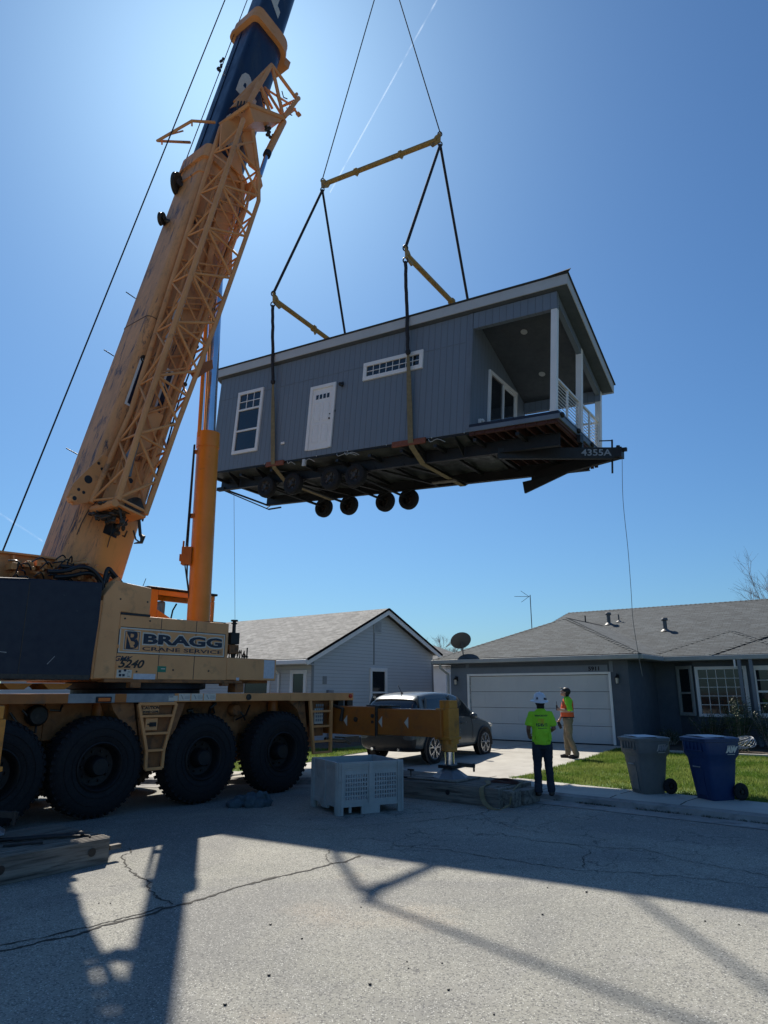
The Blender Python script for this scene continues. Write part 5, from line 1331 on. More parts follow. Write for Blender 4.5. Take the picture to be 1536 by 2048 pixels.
# ------------------------------------------------------------ the lifted house module
MM = Matrix.Translation((-6.0304, 22.5569, 9.2494)) @ Matrix.Rotation(-.5973, 4, 'Z') @ Matrix.Rotation(.07, 4, 'Y') @ Matrix.Rotation(-.0118, 4, 'X')
mod = thing('modular_home', 'slate blue modular home with porch hanging from the crane in mid air', 'modular home', MM)
LX, LY, XP = 12.45, 3.67, 10.03
rz = lambda y: 3.786 - .3637 * (y + .15)       # top of roof
ru = lambda y: rz(y) - .28
b = MB(MM)
b.prism([(0, 0, 0), (XP, 0, 0), (XP, 0, ru(0)), (0, 0, ru(0))], (0, .1, 0))
b.prism([(0, LY, 0), (XP, LY, 0), (XP, LY, ru(LY) - .01), (0, LY, ru(LY) - .01)], (0, -.1, 0))
b.prism([(0, .1, 0), (0, LY - .1, 0), (0, LY - .1, ru(LY - .1) - .01), (0, .1, ru(.1) - .01)], (.1, 0, 0))
b.prism([(XP, .1, .06), (XP, LY - .1, .06), (XP, LY - .1, ru(LY - .1) - .01), (XP, .1, ru(.1) - .01)], (-.1, 0, 0))
b.build('wall', 'groove', mod, uv=True)
b = MB(MM); b.box(.0, XP - .22, -.008, 0, 2.625, 2.645); b.box(XP - .10, XP + .006, -.022, 0, .06, 3.45); b.box(XP, XP + .02, -.022, .09, .06, 3.0); b.build('trim', 'slate', mod)
b = MB(MM); b.box(XP + .022, 12.42, -.015, .13, 2.98, ru(0) - .003); b.box(XP + .022, 12.42, LY - .13, LY, 1.78, ru(LY) - .003)
b.prism([(12.28, .131, ru(.131) - .004), (12.28, LY - .131, ru(LY - .13) - .004), (12.28, LY - .131, ru(LY - .13) - .20), (12.28, .131, ru(.131) - .24)], (.13, 0, 0))
b.build('porch_beam', 'groove', mod, uv=True)
X0, X1 = -.2, 12.72
b = MB(MM); b.prism([(X0, -.12, rz(-.12) - .01), (X0, LY + .12, rz(LY + .12) - .01), (X0, LY + .12, rz(LY + .12) - .25), (X0, -.12, rz(-.12) - .25)], (X1 - X0, 0, 0)); b.build('roof', 'ceil', mod)
b = MB(MM)
b.box(X0, X1 + .02, -.15, -.12, rz(-.15) - .28, rz(-.15)); b.box(X0, X1 + .02, LY + .12, LY + .15, rz(LY + .15) - .28, rz(LY + .15))
for xx in (X0 - .02, X1): b.prism([(xx, -.12, rz(-.12)), (xx, LY + .12, rz(LY + .12)), (xx, LY + .12, rz(LY + .12) - .27), (xx, -.12, rz(-.12) - .27)], (.02 if xx < 0 else .022, 0, 0))
b.build('fascia', 'whitedirty', mod)
b = MB(MM); b.prism([(X0 - .04, -.19, rz(-.19) + .004), (X0 - .04, LY + .19, rz(LY + .19) + .004), (X0 - .04, LY + .19, rz(LY + .19) + .03), (X0 - .04, -.19, rz(-.19) + .03)], (X1 - X0 + .1, 0, 0))
b.prism([(12.1, -.22, rz(-.2) + .0), (12.84, -.24, rz(-.2) + .03), (12.84, -.18, rz(-.2) + .09), (12.75, -.1, rz(-.1) + .1), (12.1, -.15, rz(-.15) + .04)], (0, .02, 0))
b.build('roof_edge', 'shingdark', mod)
for (x, y) in ((11.1, 1.0), (11.0, 2.6)):
    b = MB(MM); zc = ru(y) + .025
    b.lathe([(.001, -.008), (.06, -.008), (.09, -.012), (.095, .0)], (x, y, ru(y) + .02), (0, .342, .94), 20); b.build('porch_light', 'whitedirty', mod, smooth=40)
mw = lambda y=0: MM @ Matrix.Translation((0, y, 0))
win = window(mod, mw(), 1.01, 2.21, .50, 2.75, .11, 1, 1, 'white', split=False)
b = MB(MM); b.box(1.12, 2.10, -.05, -.012, 1.28, 1.34); b.box(1.12, 2.10, -.05, -.012, 2.04, 2.10)
for x in (1.12 + .98 / 3, 1.12 + 1.96 / 3): b.box(x - .012, x + .012, -.03, -.012, 2.10, 2.64)
b.box(1.12, 2.10, -.031, -.0125, 2.36, 2.385); b.build('muntin', 'white', win)
window(mod, mw(), 6.39, 8.49, 2.14, 2.71, .12, 8, 2, 'white', split=False)
# front door
b = MB(MM)
dx0, dx1, dz0, dz1 = 4.325, 5.355, .21, 2.33
b.box(dx0, dx0 + .11, -.05, .02, dz0, dz1); b.box(dx1 - .11, dx1, -.05, .02, dz0, dz1); b.box(dx0 + .11, dx1 - .11, -.052, .02, dz1 - .11, dz1); b.box(dx0 + .11, dx1 - .11, -.03, .02, dz0 - .01, dz0 + .03)
df = b.build('door_frame', 'white', mod, bevel=.008)
b = MB(MM); b.box(dx0 + .11, dx1 - .11, -.012, .01, dz0 + .03, dz1 - .11); dr = b.build('door', 'white', mod)
b = MB(MM)
def raised(x0, x1, z0, z1):
    rectframe_(b, x0, x1, z0, z1)
def rectframe_(b, x0, x1, z0, z1):
    t = .02
    for A in ((x0, x1, z0, z0 + t), (x0, x1, z1 - t, z1), (x0, x0 + t, z0 + t, z1 - t), (x1 - t, x1, z0 + t, z1 - t)): b.box(A[0], A[1], -.022, -.012, A[2], A[3])
    b.box(x0 + .05, x1 - .05, -.018, -.012, z0 + .05, z1 - .05)
for x0_, x1_ in ((dx0 + .20, dx0 + .47), (dx0 + .56, dx0 + .83)):
    rectframe_(b, x0_, x1_, .42, 1.02); rectframe_(b, x0_, x1_, 1.12, 1.76)
b.build('door_panel', 'white', dr)
b = MB(MM)
for k in range(4): x = dx0 + .25 + k * .145; b.box(x, x + .10, -.018, -.012, 1.87, 2.02)
b.build('door_lite', 'glass', dr)
b = MB(MM); b.ell((dx1 - .06 - .09, -.05, 1.15), (.03, .03, .03)); b.ell((dx1 - .15, -.035, 1.30), (.02, .02, .02)); b.build('handle', 'greaser', dr)
b = MB(MM); b.box(5.55, 5.63, -.03, 0, 2.14, 2.28); b.ell((5.56, -.09, 2.19), (.06, .06, .06)); b.ell((5.64, -.09, 2.14), (.05, .05, .05)); b.build('porch_spotlight', 'black', mod, smooth=40)
b = MB(MM); b.box(3.27, 3.42, -.06, 0, .56, .64); b.build('outlet_cover', 'white', mod, bevel=.02)
b = MB(MM); b.box(5.37, 5.40, -.02, 0, 1.35, 1.40); b.build('door_bell', 'black', mod)
# porch side door
pw = MM @ Matrix.Translation((XP, 0, 0)) @ Matrix.Rotation(math.pi / 2, 4, 'Z')
sd_ = window(mod, pw, 1.05, 2.95, .22, 2.22, .11, 1, 1, 'white', split=False, label='white framed sliding glass door inside the porch')
b = MB(pw); b.box(1.96, 2.04, -.05, -.012, .33, 2.11); b.box(2.04, 2.84, -.03, -.012, .33, .40); b.box(2.04, 2.84, -.03, -.012, 2.04, 2.11); b.box(2.78, 2.84, -.035, -.012, .33, 2.11); b.build('sash', 'white', sd_)
b = MB(pw); b.box(.50, .66, -.08, 0, .42, .54); b.ell((.58, -.1, .5), (.07, .05, .05)); b.build('dryer_vent', 'white', mod, bevel=.01)
# posts
for y in (.0, 1.88, 3.56):
    b = MB(MM); b.box(12.26, 12.42, y, y + .14, .19, ru(y + .14) - .004); b.box(12.25, 12.43, y - .01, y + .15, .19, .26); b.build('porch_post', 'white', mod, bevel=.006)
# railings
for y0, y1 in ((.14, 1.88), (2.02, 3.56)):
    b = MB(MM); ym = (y0 + y1) / 2
    b.box(12.30, 12.37, y0, y1, 1.13, 1.18); b.box(12.31, 12.36, y0, y1, .29, .32); b.box(12.31, 12.36, ym - .03, ym + .03, .19, 1.13)
    for k in range(8): z = .40 + k * .092; b.tube((12.335, y0, z), (12.335, y1, z), .010, seg=6)
    b.build('porch_railing', 'white', mod)
b = MB(MM); b.box(XP + .02, 12.30, LY - .06, LY - .01, 1.13, 1.18)
for k in range(8): z = .40 + k * .092; b.tube((XP, LY - .035, z), (12.3, LY - .035, z), .010, seg=6)
b.build('porch_railing', 'white', mod)
# deck
b = MB(MM); b.box(XP + .01, 12.50, -.03, LY + .03, .10, .19); b.build('porch_deck', 'navy', mod, bevel=.01)
b = MB(MM); b.box(XP, 12.52, -.05, -.015, -.02, .098); b.box(12.48, 12.52, -.015, LY + .03, -.02, .098); b.box(XP, 12.48, LY + .0, LY + .04, -.02, .098); b.build('rim_board', 'slate', mod)
for k in range(9):
    x = XP + .12 + k * .285
    b = MB(MM); b.box(x, x + .045, -.01, LY, -.09, .097); b.build('joist', 'joist', mod)
b = MB(MM); b.box(XP, 12.47, .02, .10, -.10, -.005, 0); b.box(12.36, 12.44, .1, 3.6, -.13, -.02); b.build('joist_beam', 'joist', mod)
# belly wrap, sagging
b = MB(); nx, ny = 44, 14
gv = []
for j in range(ny + 1):
    for i in range(nx + 1):
        x = .02 + (XP + .9 - .04) * i / nx; y = .03 + (LY - .06) * j / ny
        e = min(1, min(j, ny - j) / 2.0)
        z = -.05 - e * (.10 + .10 * noise.noise((x * .9, y * 1.2, 1)) + .05 * noise.noise((x * 3, y * 3, 5))) 
        if x > XP: z = -.12 - .1 * noise.noise((x, y, 2))
        gv.append(MM @ V((x, y, z)))
b.add(gv, [(j * (nx + 1) + i, j * (nx + 1) + i + 1, (j + 1) * (nx + 1) + i + 1, (j + 1) * (nx + 1) + i) for j in range(ny) for i in range(nx) if not (i > 39)])
b.build('belly_wrap', 'belly', mod, smooth=60)
b = MB(MM); b.box(.02, XP, .02, LY - .02, -.055, -.002); b.build('floor', 'black', mod)
for y in (.62, 2.92):
    b = MB(MM); b.box(-.05, 12.3, y - .07, y + .07, -.50, -.485); b.box(-.05, 12.3, y - .07, y + .07, -.17, -.155); b.box(-.05, 12.3, y - .012, y + .012, -.485, -.17); b.build('frame_beam', 'black', mod)
b = MB(MM)
for x in (.3, 1.5, 2.9, 4.3, 5.6, 6.8, 7.9, 9.0, 10.2, 11.4): b.box(x - .05, x + .05, -.0 + .02, LY - .02, -.28, -.20); 
for x in (.9, 2.2, 8.4, 9.6): b.prism([(x, .56, -.48), (x, .02, -.12), (x, .02, -.06), (x, .56, -.2)], (.02, 0, 0)); b.prism([(x, 2.98, -.48), (x, LY - .02, -.12), (x, LY - .02, -.06), (x, 2.98, -.2)], (.02, 0, 0))
for x in (3.1, 4.5, 6.6, 7.6): b.bar((x, .6, -.45), (x + .9, 2.9, -.45), .09, .06)
b.build('cross_member', 'black', mod)
b = MB(MM); b.bar((-.05, .62, -.40), (-.12, 3.0, -.44), .07, .05); b.bar((-.12, .70, -.42), (-.20, 3.2, -.56), .04, .03); b.box(-.2, .15, .55, .7, -.5, -.38); b.bar((-.2, 3.2, -.56), (.35, 3.3, -.5), .05, .05); b.bar((-.1, 3.0, -.56), (-.05, 3.25, -.35), .03, .03); b.build('end_frame', 'black', mod)
# axles and wheels
for i, x in enumerate((2.45, 3.60, 5.15, 6.10)):
    b = MB(MM); b.tube((x, .40, -.66), (x, 3.3, -.66), .04, seg=10); b.bar((x - .35, .62, -.5), (x, .62, -.62), .06, .03); b.bar((x + .35, .62, -.5), (x, .62, -.62), .06, .03); b.bar((x - .35, 2.92, -.5), (x, 2.92, -.62), .06, .03); b.bar((x + .35, 2.92, -.5), (x, 2.92, -.62), .06, .03); b.build('axle', 'black', mod)
def trailer_wheel(x, y, s):
    b = MB(MM); c = (x, y, -.68)
    b.lathe([(.19, 0), (.22, -.02), (.30, -.025), (.345, 0), (.355, .04), (.355, .15), (.34, .19), (.28, .21), (.19, .19), (.19, 0)], c, (0, s, 0), 36)
    w_ = b.build('wheel', 'rubber', mod, smooth=40)
    b = MB(MM); b.lathe([(.192, .0), (.18, .02), (.16, .05), (.10, .06), (.075, .03), (.06, -.02), (.001, -.025)], c, (0, s, 0), 24)
    for k in range(5):
        a = k * 2 * math.pi / 5; b.bar(V(c) + V((.08 * math.cos(a), .05 * s, .08 * math.sin(a))), V(c) + V((.185 * math.cos(a), .02 * s, .185 * math.sin(a))), .06, .02, (0, 1, 0))
    b.build('rim', 'greaser', w_, smooth=40); return w_
wa = trailer_wheel(2.45, .28, 1); wb = trailer_wheel(2.45, 3.42, -1)
for x in (3.60, 5.15, 6.10): copy_tree(wa, (x - 2.45, 0, 0)); copy_tree(wb, (x - 2.45, 0, 0))
# tongue
b = MB(MM)
for y in (.60, 3.0): b.bar((10.6, y, -.50), (13.42, 1.78, -.50), .12, .30)
b.prism([(10.3, 2.94, -.62), (12.0, 2.37, -.62), (10.38, 2.92, -.98)], (.02, .06, 0))
b.build('tongue_beam', 'black', mod, bevel=.005)
b = MB(MM); b.box(13.3, 13.52, 1.66, 1.92, -.62, -.36); b.tube((13.4, 1.8, -.35), (13.4, 1.8, -.28), .05); b.box(13.5, 13.62, 1.76, 1.84, -.45, -.36); b.tube((13.25, 1.8, -1.0), (13.25, 1.8, -.1), .025); b.bar((13.25, 1.8, -.12), (12.95, 1.7, -.12), .025, .025); b.box(12.5, 12.6, 1.4, 1.5, -.35, .0); b.box(12.53, 12.62, 1.2, 1.42, -.25, -.05); b.build('hitch_coupler', 'black', mod)
b = MB(MM)
for (x, y, z) in ((12.55, .1, .1), (12.55, 1.3, .08), (12.55, 2.4, .05)): b.ell((x, y, z), (.05, .10, .07))
b.build('rolled_strap', 'black', mod)
d_ = (V((13.42, 1.78, -.5)) - V((10.6, .60, -.5))).normalized(); nrm = V((d_.y, -d_.x, 0))
pc_ = V((10.6, .60, -.5)) + d_ * 2.50 + nrm * .064
text('4355A', MM @ basis(pc_, d_, (0, 0, 1), nrm), .24, 'grey', 'frame_number', mod, xs=1.15, off=.004)
b = MB(MM)
for (x, l) in ((3.6, .3), (4.3, .4), (5.6, .7), (5.9, .5), (8.8, .5)):
    b.path(cr([V((x, -.01, -.04)), V((x + .1, -.05, -.14)), V((x + l * .6, -.04, -.08)), V((x + l, .05, -.16))], 4), .008, 5)
b.box(4.25, 4.36, -.03, .05, -.27, -.06)
for x in (2.6, 4.8, 6.0, 7.4, 8.9, 9.9): b.ell((x, -.01, -.01), (.02, .02, .02), 6, 4)
b.build('loose_wire', 'whitedirty', mod)
b = MB(MM)
for k in range(16):
    x = 10.4 + k * .12; b.box(x, x + .09, LY + .02, LY + .05 + R.uniform(0, .03), -.16 - R.uniform(0, .06), -.02)
b.build('splintered_board', 'joist', mod)

# ------------------------------------------------------------ rigging
def MP(x, y, z): return MM @ V((x, y, z))
rig = {}
F1, F2 = MP(2.40, -.25, 5.89), MP(7.80, -.25, 5.88)
K1, K2 = MP(2.45, 3.92, 5.70), MP(7.85, 3.92, 5.68)
T1_, T2_ = MP(2.22, 1.84, 11.95), MP(7.49, 1.84, 11.69)
HK = MP(4.49, 1.84, 21.63)
def spreader(name, a, c, label, r=.085, stops=()):
    t = thing(name, label, 'spreader beam', Matrix.Translation((a + c) / 2), 'yellow spreader beams above the modular home')
    d = (c - a).normalized()
    b = MB(); b.path([a + d * .12, c - d * .12], r, 16); b.build('beam_tube', 'yellow', t, smooth=40)
    for p, s in ((a, 1), (c, -1)):
        b = MB(); b.prism([p + V((0, 0, .22)) - d * .05 * s, p + V((0, 0, .16)) + d * .16 * s, p - V((0, 0, .12)) + d * .40 * s, p - V((0, 0, .24)) + d * .30 * s, p - V((0, 0, .16)) - d * .02 * s], d.cross(V((0, 0, 1))).normalized() * .05)
        b.build('end_lug', 'yellow', t)
        b = MB()
        for dz in (.20, -.22):
            b.path([p + V((0, 0, dz)) + V((math.cos(a_) * .07, 0, math.sin(a_) * .10)) for a_ in [k * math.pi / 5 for k in range(11)]], .022, 6)
        b.build('shackle', 'greaser', t)
    for f in stops:
        p = a.lerp(c, f); b = MB(); b.lathe([(r + .01, 0), (r + .04, .02), (r + .04, .10), (r + .01, .12)], p, tuple(d), 14, cap=True); b.prism([p - V((0, 0, r)), p + d * .22 - V((0, 0, r)), p + d * .12 - V((0, 0, r + .16))], d.cross(V((0, 0, 1))).normalized() * .05); b.build('beam_joint', 'yellow', t)
    return t
spreader('spreader_beam', T1_, T2_, 'topmost long yellow spreader beam hanging below the two wire ropes', .095, (.3, .68))
spreader('spreader_beam', F1, K1, 'lower yellow spreader beam over the left end of the lifted home', .085, (.5,))
spreader('spreader_beam', F2, K2, 'lower yellow spreader beam over the right end of the lifted home', .085, (.66,))
def rope(nm, a, c, r, mat, label, cat, group=None, knots=True):
    b = MB(); n = 10; pts = [a.lerp(c, k / n) for k in range(n + 1)]
    b.path(pts, r, 8)
    o = b.build(nm, mat, smooth=60); tag(o, label, cat, group); return o
up = V((0, 0, .3)); dn = V((0, 0, -.3))
rope('wire_rope', T1_ + up, HK, .020, 'rope', 'left thin wire rope running up from the top spreader beam', 'wire rope', 'wire ropes above the top spreader beam')
rope('wire_rope', T2_ + up, HK, .020, 'rope', 'right thin wire rope running up from the top spreader beam', 'wire rope', 'wire ropes above the top spreader beam')
for a, c, lb in ((T1_, F1, 'black sling slanting from the top beam to the near end of the left lower beam'), (T1_, K1, 'black sling from the top beam down behind the roof above the left lower beam'), (T2_, F2, 'black sling slanting from the top beam to the near end of the right lower beam'), (T2_, K2, 'black sling from the top beam down behind the roof at the right lower beam')):
    rope('bridle_sling', a + dn * .8, c + up * .7, .048, 'slingblack', lb, 'sling', 'black bridle slings under the top spreader beam')
def basket(Fp, Kp, xb, label, xj):
    t = thing('basket_sling', label, 'sling', Matrix.Translation(Fp), 'slings wrapped under the modular home')
    top = Fp + dn * .9; botm = MP(xb, -.10, -.06)
    j = top.lerp(botm, xj)
    b = MB(); n = 14; p = [top.lerp(j, k / n) + V((R.uniform(-.01, .01), R.uniform(-.01, .01), 0)) for k in range(n + 1)]
    b.path(p, .055, 8); b.ell(p[-1], (.08, .08, .10)); b.build('round_sling', 'slingblack', t, smooth=60)
    b = MB(); n = 8; pts = [j.lerp(botm, k / n) for k in range(n + 1)]
    dirx = (MM.to_3x3() @ V((1, 0, 0)))
    def ribbon(P, wds, th=.02):
        vs = []
        for q, w_ in zip(P, wds): vs += [q - dirx * w_ / 2, q + dirx * w_ / 2]
        return vs
    und = [MP(xb, 0.0, -.20), MP(xb + .05, .55, -.54), MP(xb + .05, 2.95, -.56), MP(xb, LY - .05, -.2), MP(xb, LY + .10, -.02)]
    P = pts + und + [MP(xb, LY + .12, 1.5), Kp + dn]
    wds = [.07, .10, .13, .15, .16, .17, .17, .17, .17] + [.17] * 5 + [.15, .08]
    vs = ribbon(P, wds); n2 = len(P)
    b.add(vs, [(2 * i, 2 * i + 1, 2 * i + 3, 2 * i + 2) for i in range(n2 - 1)])
    o = b.build('webbing', 'webbing', t); m_ = o.modifiers.new('s', 'SOLIDIFY'); m_.thickness = .018
    return t
basket(F1, K1, 3.06, 'black and tan sling wrapped under the left end of the lifted home', .50)
basket(F2, K2, 8.27, 'black and tan sling wrapped under the right end of the lifted home', .52)
for x, lb in ((3.10, 'red brown timber pad under the left sling'), (8.18, 'red brown timber pad under the right sling')):
    b = MB(MM); w2 = .38 if x < 5 else .55; b.box(x - w2, x + w2, -.085, .05, -.13, -.02) if False else b.box(x - w2, x + w2, -.075, -.012, -.14, .02)
    tag(b.build('sling_pad', 'redwood', bevel=.006), lb + ' at the bottom edge of the wall', 'timber pad', 'timber pads under the slings')
b = MB(MM); b.box(7.7, 8.5, 2.1, 2.25, -.62, -.575); tag(b.build('packing_board', 'wood'), 'pale board lying against the right sling under the home', 'board')
# tag lines
def tagline(pts, label):
    b = MB(); b.path(cr(pts, 6), .007, 5); tag(b.build('tag_line', 'tagrope'), label, 'rope', 'tag lines hanging from the modular home')
a = onplane(468, 984, MP(-.1, 1.0, -.5), V((0, 1, 0))); tagline([a] + [onplane(u_, v_, a, V((0, 1, 0))) for u_, v_ in ((468.5, 1060), (469.5, 1150), (470, 1238))], 'thin tag line hanging from the left end of the home beside the lift cylinder')
a = MP(13.5, 1.8, -.62); tagline([a] + [onplane(u_, v_, a, V((0, 1, 0))) for u_, v_ in ((1246, 1000), (1256, 1100), (1262, 1180), (1266, 1240), (1277, 1310), (1285, 1352))], 'thin tag line hanging from the hitch of the home in front of the dark roof')

# ------------------------------------------------------------ timber mats
def timber_mat(M, Lx, Ly, h, label, n=4, holes=()):
    t = thing('outrigger_mat', label, 'timber mat', M, 'timber mats under the outriggers')
    for k in range(n):
        b = MB(M); w_ = Ly / n; dx = R.uniform(-.03, .03)
        b.box(dx, Lx + dx + R.uniform(-.02, .02), k * w_ + .008, (k + 1) * w_ - .008, .0, h - R.uniform(0, .012))
        b.build('timber', 'wood', t, bevel=.008)
    # top grooves
    for x in holes:
        b = MB(M); b.lathe([(.045, -.004), (.001, -.004)], (x, 0, h * .55), (0, 1, 0), 18); b.build('bolt_hole', 'decalblack', t)
    return t
K_ = GP(998, 1616); Ld = (GP(804, 1594) - K_); Ld.z = 0; Ld.normalize(); Wd = V((-Ld.y, Ld.x, 0)) * -1
if Wd.y < 0: Wd = -Wd
MR = basis(K_ + Ld * 3.0, -Ld, Wd, (0, 0, 1))
matR = timber_mat(MR, 3.0, 1.28, .30, 'weathered timber mat under the rear outrigger foot beside the crate', 4, (.98, 1.98))
b = MB(MR); b.box(2.98, 3.20, .15, .45, .0, .26); b.box(3.01, 3.24, .5, 1.1, 0, .24); tag(b.build('loose_timber', 'wood', bevel=.015), 'short weathered timbers at the end of the rear mat near the first worker', 'timber')
b = MB(MR)
for i in range(14):
    y = .03 + i * .089; b.box(.03 + R.uniform(0, .05), 2.94 - R.uniform(0, .06), y, y + .07, .29, .308 + .004 * (i % 3))
b.build('plank', 'wood', matR)
b = MB(MR); b.box(1.0, 2.1, .12, .95, .318, .345); tag(b.build('steel_plate', 'wood', bevel=.006), 'flat board under the rear outrigger foot', 'board')
# webbing strap over the mat
b = MB(MR)
def ribn(b, P, w_, side):
    vs = []
    for q in P: vs += [V(q) - V(side) * w_ / 2, V(q) + V(side) * w_ / 2]
    b.add(vs, [(2 * i, 2 * i + 1, 2 * i + 3, 2 * i + 2) for i in range(len(P) - 1)])
pts = cr([V((2.35, .75, .33)), V((2.62, .35, .325)), V((2.68, .05, .32)), V((2.70, -.05, .26)), V((2.78, -.12, .10)), V((2.98, -.22, .02)), V((3.18, -.22, .03)), V((3.24, -.12, .08))], 5)
ribn(b, pts, .085, (.85, .35, .25))
pts = cr([V((3.0, .9, .33)), V((3.1, .55, .32)), V((3.16, .20, .25)), V((3.14, .12, .05))], 4); ribn(b, pts, .03, (.9, 0, 0))
o = b.build('webbing_strap', 'webbing'); o.modifiers.new('s', 'SOLIDIFY').thickness = .008
tag(o, 'loose tan webbing strap draped over the edge of the rear mat', 'strap')
b = MB(MR)
for k in range(3):
    pts = [V((2.62 + .26 * math.cos(a) * (1 - .1 * k) + .1, .75 + .2 * math.sin(a), .325 + .012 * k + .006 * math.sin(3 * a + k))) for a in [i * .45 for i in range(15)]]
    b.path(cr(pts, 3), .011, 6)
tag(b.build('coiled_rope', 'joist', smooth=60), 'reddish coiled rope lying on the rear timber mat', 'rope')
b = MB(MR); b.tube((1.0, .25, .30), (1.0, .25, .47), .012); b.bar((.93, .25, .46), (1.07, .25, .46), .03, .03); b.bar((.75, .15, .33), (1.5, .3, .34), .05, .03); tag(b.build('chain_hook', 'black'), 'small dark steel hook standing on the rear timber mat', 'hook')
# left foreground mat
KL = GP(222, 1725); KB = GP(105, 1654, .30); KB.z = 0; dW = V((-.80, .60, 0)).normalized()
dLg = V((-dW.y, dW.x, 0)); dLg = dLg if dLg.x < 0 else -dLg     # towards the left-near side
ML = basis(KL + dLg * 2.6, -dLg, dW, (0, 0, 1))
matL = timber_mat(ML, 2.6, 1.25, .27, 'weathered timber mat half in sunlight in the left foreground', 5, (1.35, 2.35, .4))
b = MB(ML)
for i in range(24): 
    y = .03 + i * .052; b.box(.02, 2.58, y, y + .032, .262, .276 + .003 * (i % 3))
b.build('plank', 'wood', matL)
b = MB(ML); b.box(2.61, 2.75, .05, .12, .12, .17); b.build('timber_tenon', 'wood', matL)
b = MB(ML); pts = [V((2.35, .28, .30)), V((2.1, .42, .31)), V((1.75, .60, .31)), V((1.55, .72, .31))]; b.path(pts, .022, 8); b.path([p + V((-.03, -.05, .0)) for p in pts[:3]], .014, 6); b.ell((2.35, .28, .31), (.05, .04, .035)); b.path([V((1.9, .25, .29)), V((1.55, .42, .29))], .018, 6); b.path([V((2.35, .28, .30)), V((2.42, .20, .29)), V((2.38, .12, .29))], .012, 6)
tag(b.build('ratchet_bar', 'black', smooth=50), 'black steel ratchet bar lying on the left foreground mat', 'steel bar')
b = MB(ML); b.prism([(.0, .10, .282), (1.42, .35, .282), (1.1, .85, .282), (.0, 1.15, .282)], (0, 0, .018)); tag(b.build('steel_plate', 'pad', bevel=.004), 'flat grey steel plate under the front outrigger foot on the left mat', 'steel plate')
b = MB(ML); b.path([V((.9, .55, .36)), V((1.25, .8, .42)), V((1.32, .95, .34)), V((1.45, .9, .31))], .015, 6); b.box(.5, 1.1, .5, .75, .31, .37); tag(b.build('foot_pin', 'black'), 'black locking pin with chain on the left steel plate', 'pin')

# ------------------------------------------------------------ plastic bulk crate
c0 = GP(675, 1632); c1 = GP(803.7, 1620.6); c2 = GP(604, 1614)
ex = (c1 - c0); ex.z = 0; ex.normalize(); ey = V((-ex.y, ex.x, 0))
MCc = basis(c0, ex, ey, (0, 0, 1)); cw, cdp, chh = 1.17, 1.10, .79
cr_ = thing('bulk_crate', 'pale grey slotted plastic bulk crate standing in front of the crane wheels', 'crate', MCc)
def side_panel(M, w, slots, nm):
    b = MB(M)
    t = .035; zf = .14
    # corner posts and centre post, ribs
    for x in (0, w - .09): b.box(x, x + .09, -.022, t, 0, chh)
    for x in (.018, .045, w - .06, w - .033): b.box(x, x + .012, -.034, -.022, .02, chh - .02)
    b.box(w / 2 - .035, w / 2 + .035, -.010, t, .10, chh)
    b.box(.09, w / 2 - .035, 0, t, chh - .04, chh); b.box(w / 2 + .035, w - .09, 0, t, chh - .04, chh)
    b.box(.09, w / 2 - .035, .008, t, chh - .13, chh - .04); b.box(w / 2 + .035, w - .09, .008, t, chh - .13, chh - .04)
    for q in (.06, .085, .11): 
        b.box(.095, w / 2 - .04, .0, .008, chh - q - .008, chh - q); b.box(w / 2 + .04, w - .095, .0, .008, chh - q - .008, chh - q)
    # bottom rail with fork openings
    b.box(.09, w - .09, -.006, t, .115, .16); b.box(.42, w - .42, -.004, t, .0 if slots else .06, .115)
    b.box(.20, .24, -.004, t, .03, .115) if slots else None
    for x0_, x1_ in ((.09, w / 2 - .035), (w / 2 + .035, w - .09)):
        if not slots: b.box(x0_, x1_, .008, .02, .16, chh - .13); b.box(x0_ + .03, x1_ - .03, .0, .008, .16, .18); continue
        Z0, Z1 = .20, chh - .19; nr, nc_ = 6, 9
        b.box(x0_, x1_, .006, .02, .16, Z0); b.box(x0_, x1_, .006, .02, Z1, chh - .13)
        b.box(x0_, x0_ + .035, .006, .02, Z0, Z1); b.box(x1_ - .02, x1_, .006, .02, Z0, Z1)
        X0_, X1_ = x0_ + .035, x1_ - .02
        for r in range(nr):
            za = Z0 + (Z1 - Z0) * r / nr; b.box(X0_, X1_, .0062, .0198, za, za + .018)
            zb_ = Z0 + (Z1 - Z0) * (r + 1) / nr
            for c in range(nc_ + 1):
                xc = X0_ + (X1_ - X0_) * c / nc_; b.box(xc - .010, xc + .010, .0065, .0195, za + .018, zb_)
    return b.build(nm, 'crate', cr_)
side_panel(MCc, cw, True, 'side_panel')
side_panel(MCc @ Matrix.Translation((0, cdp, 0)) @ Matrix.Rotation(-math.pi / 2, 4, 'Z'), cdp, False, 'side_panel')
side_panel(MCc @ Matrix.Translation((cw, cdp, 0)) @ Matrix.Rotation(math.pi, 4, 'Z'), cw, True, 'side_panel')
side_panel(MCc @ Matrix.Translation((cw, 0, 0)) @ Matrix.Rotation(math.pi / 2, 4, 'Z'), cdp, False, 'side_panel')
b = MB(MCc); b.box(.05, cw - .05, .05, cdp - .05, .13, .15); b.build('crate_floor', 'crate', cr_)

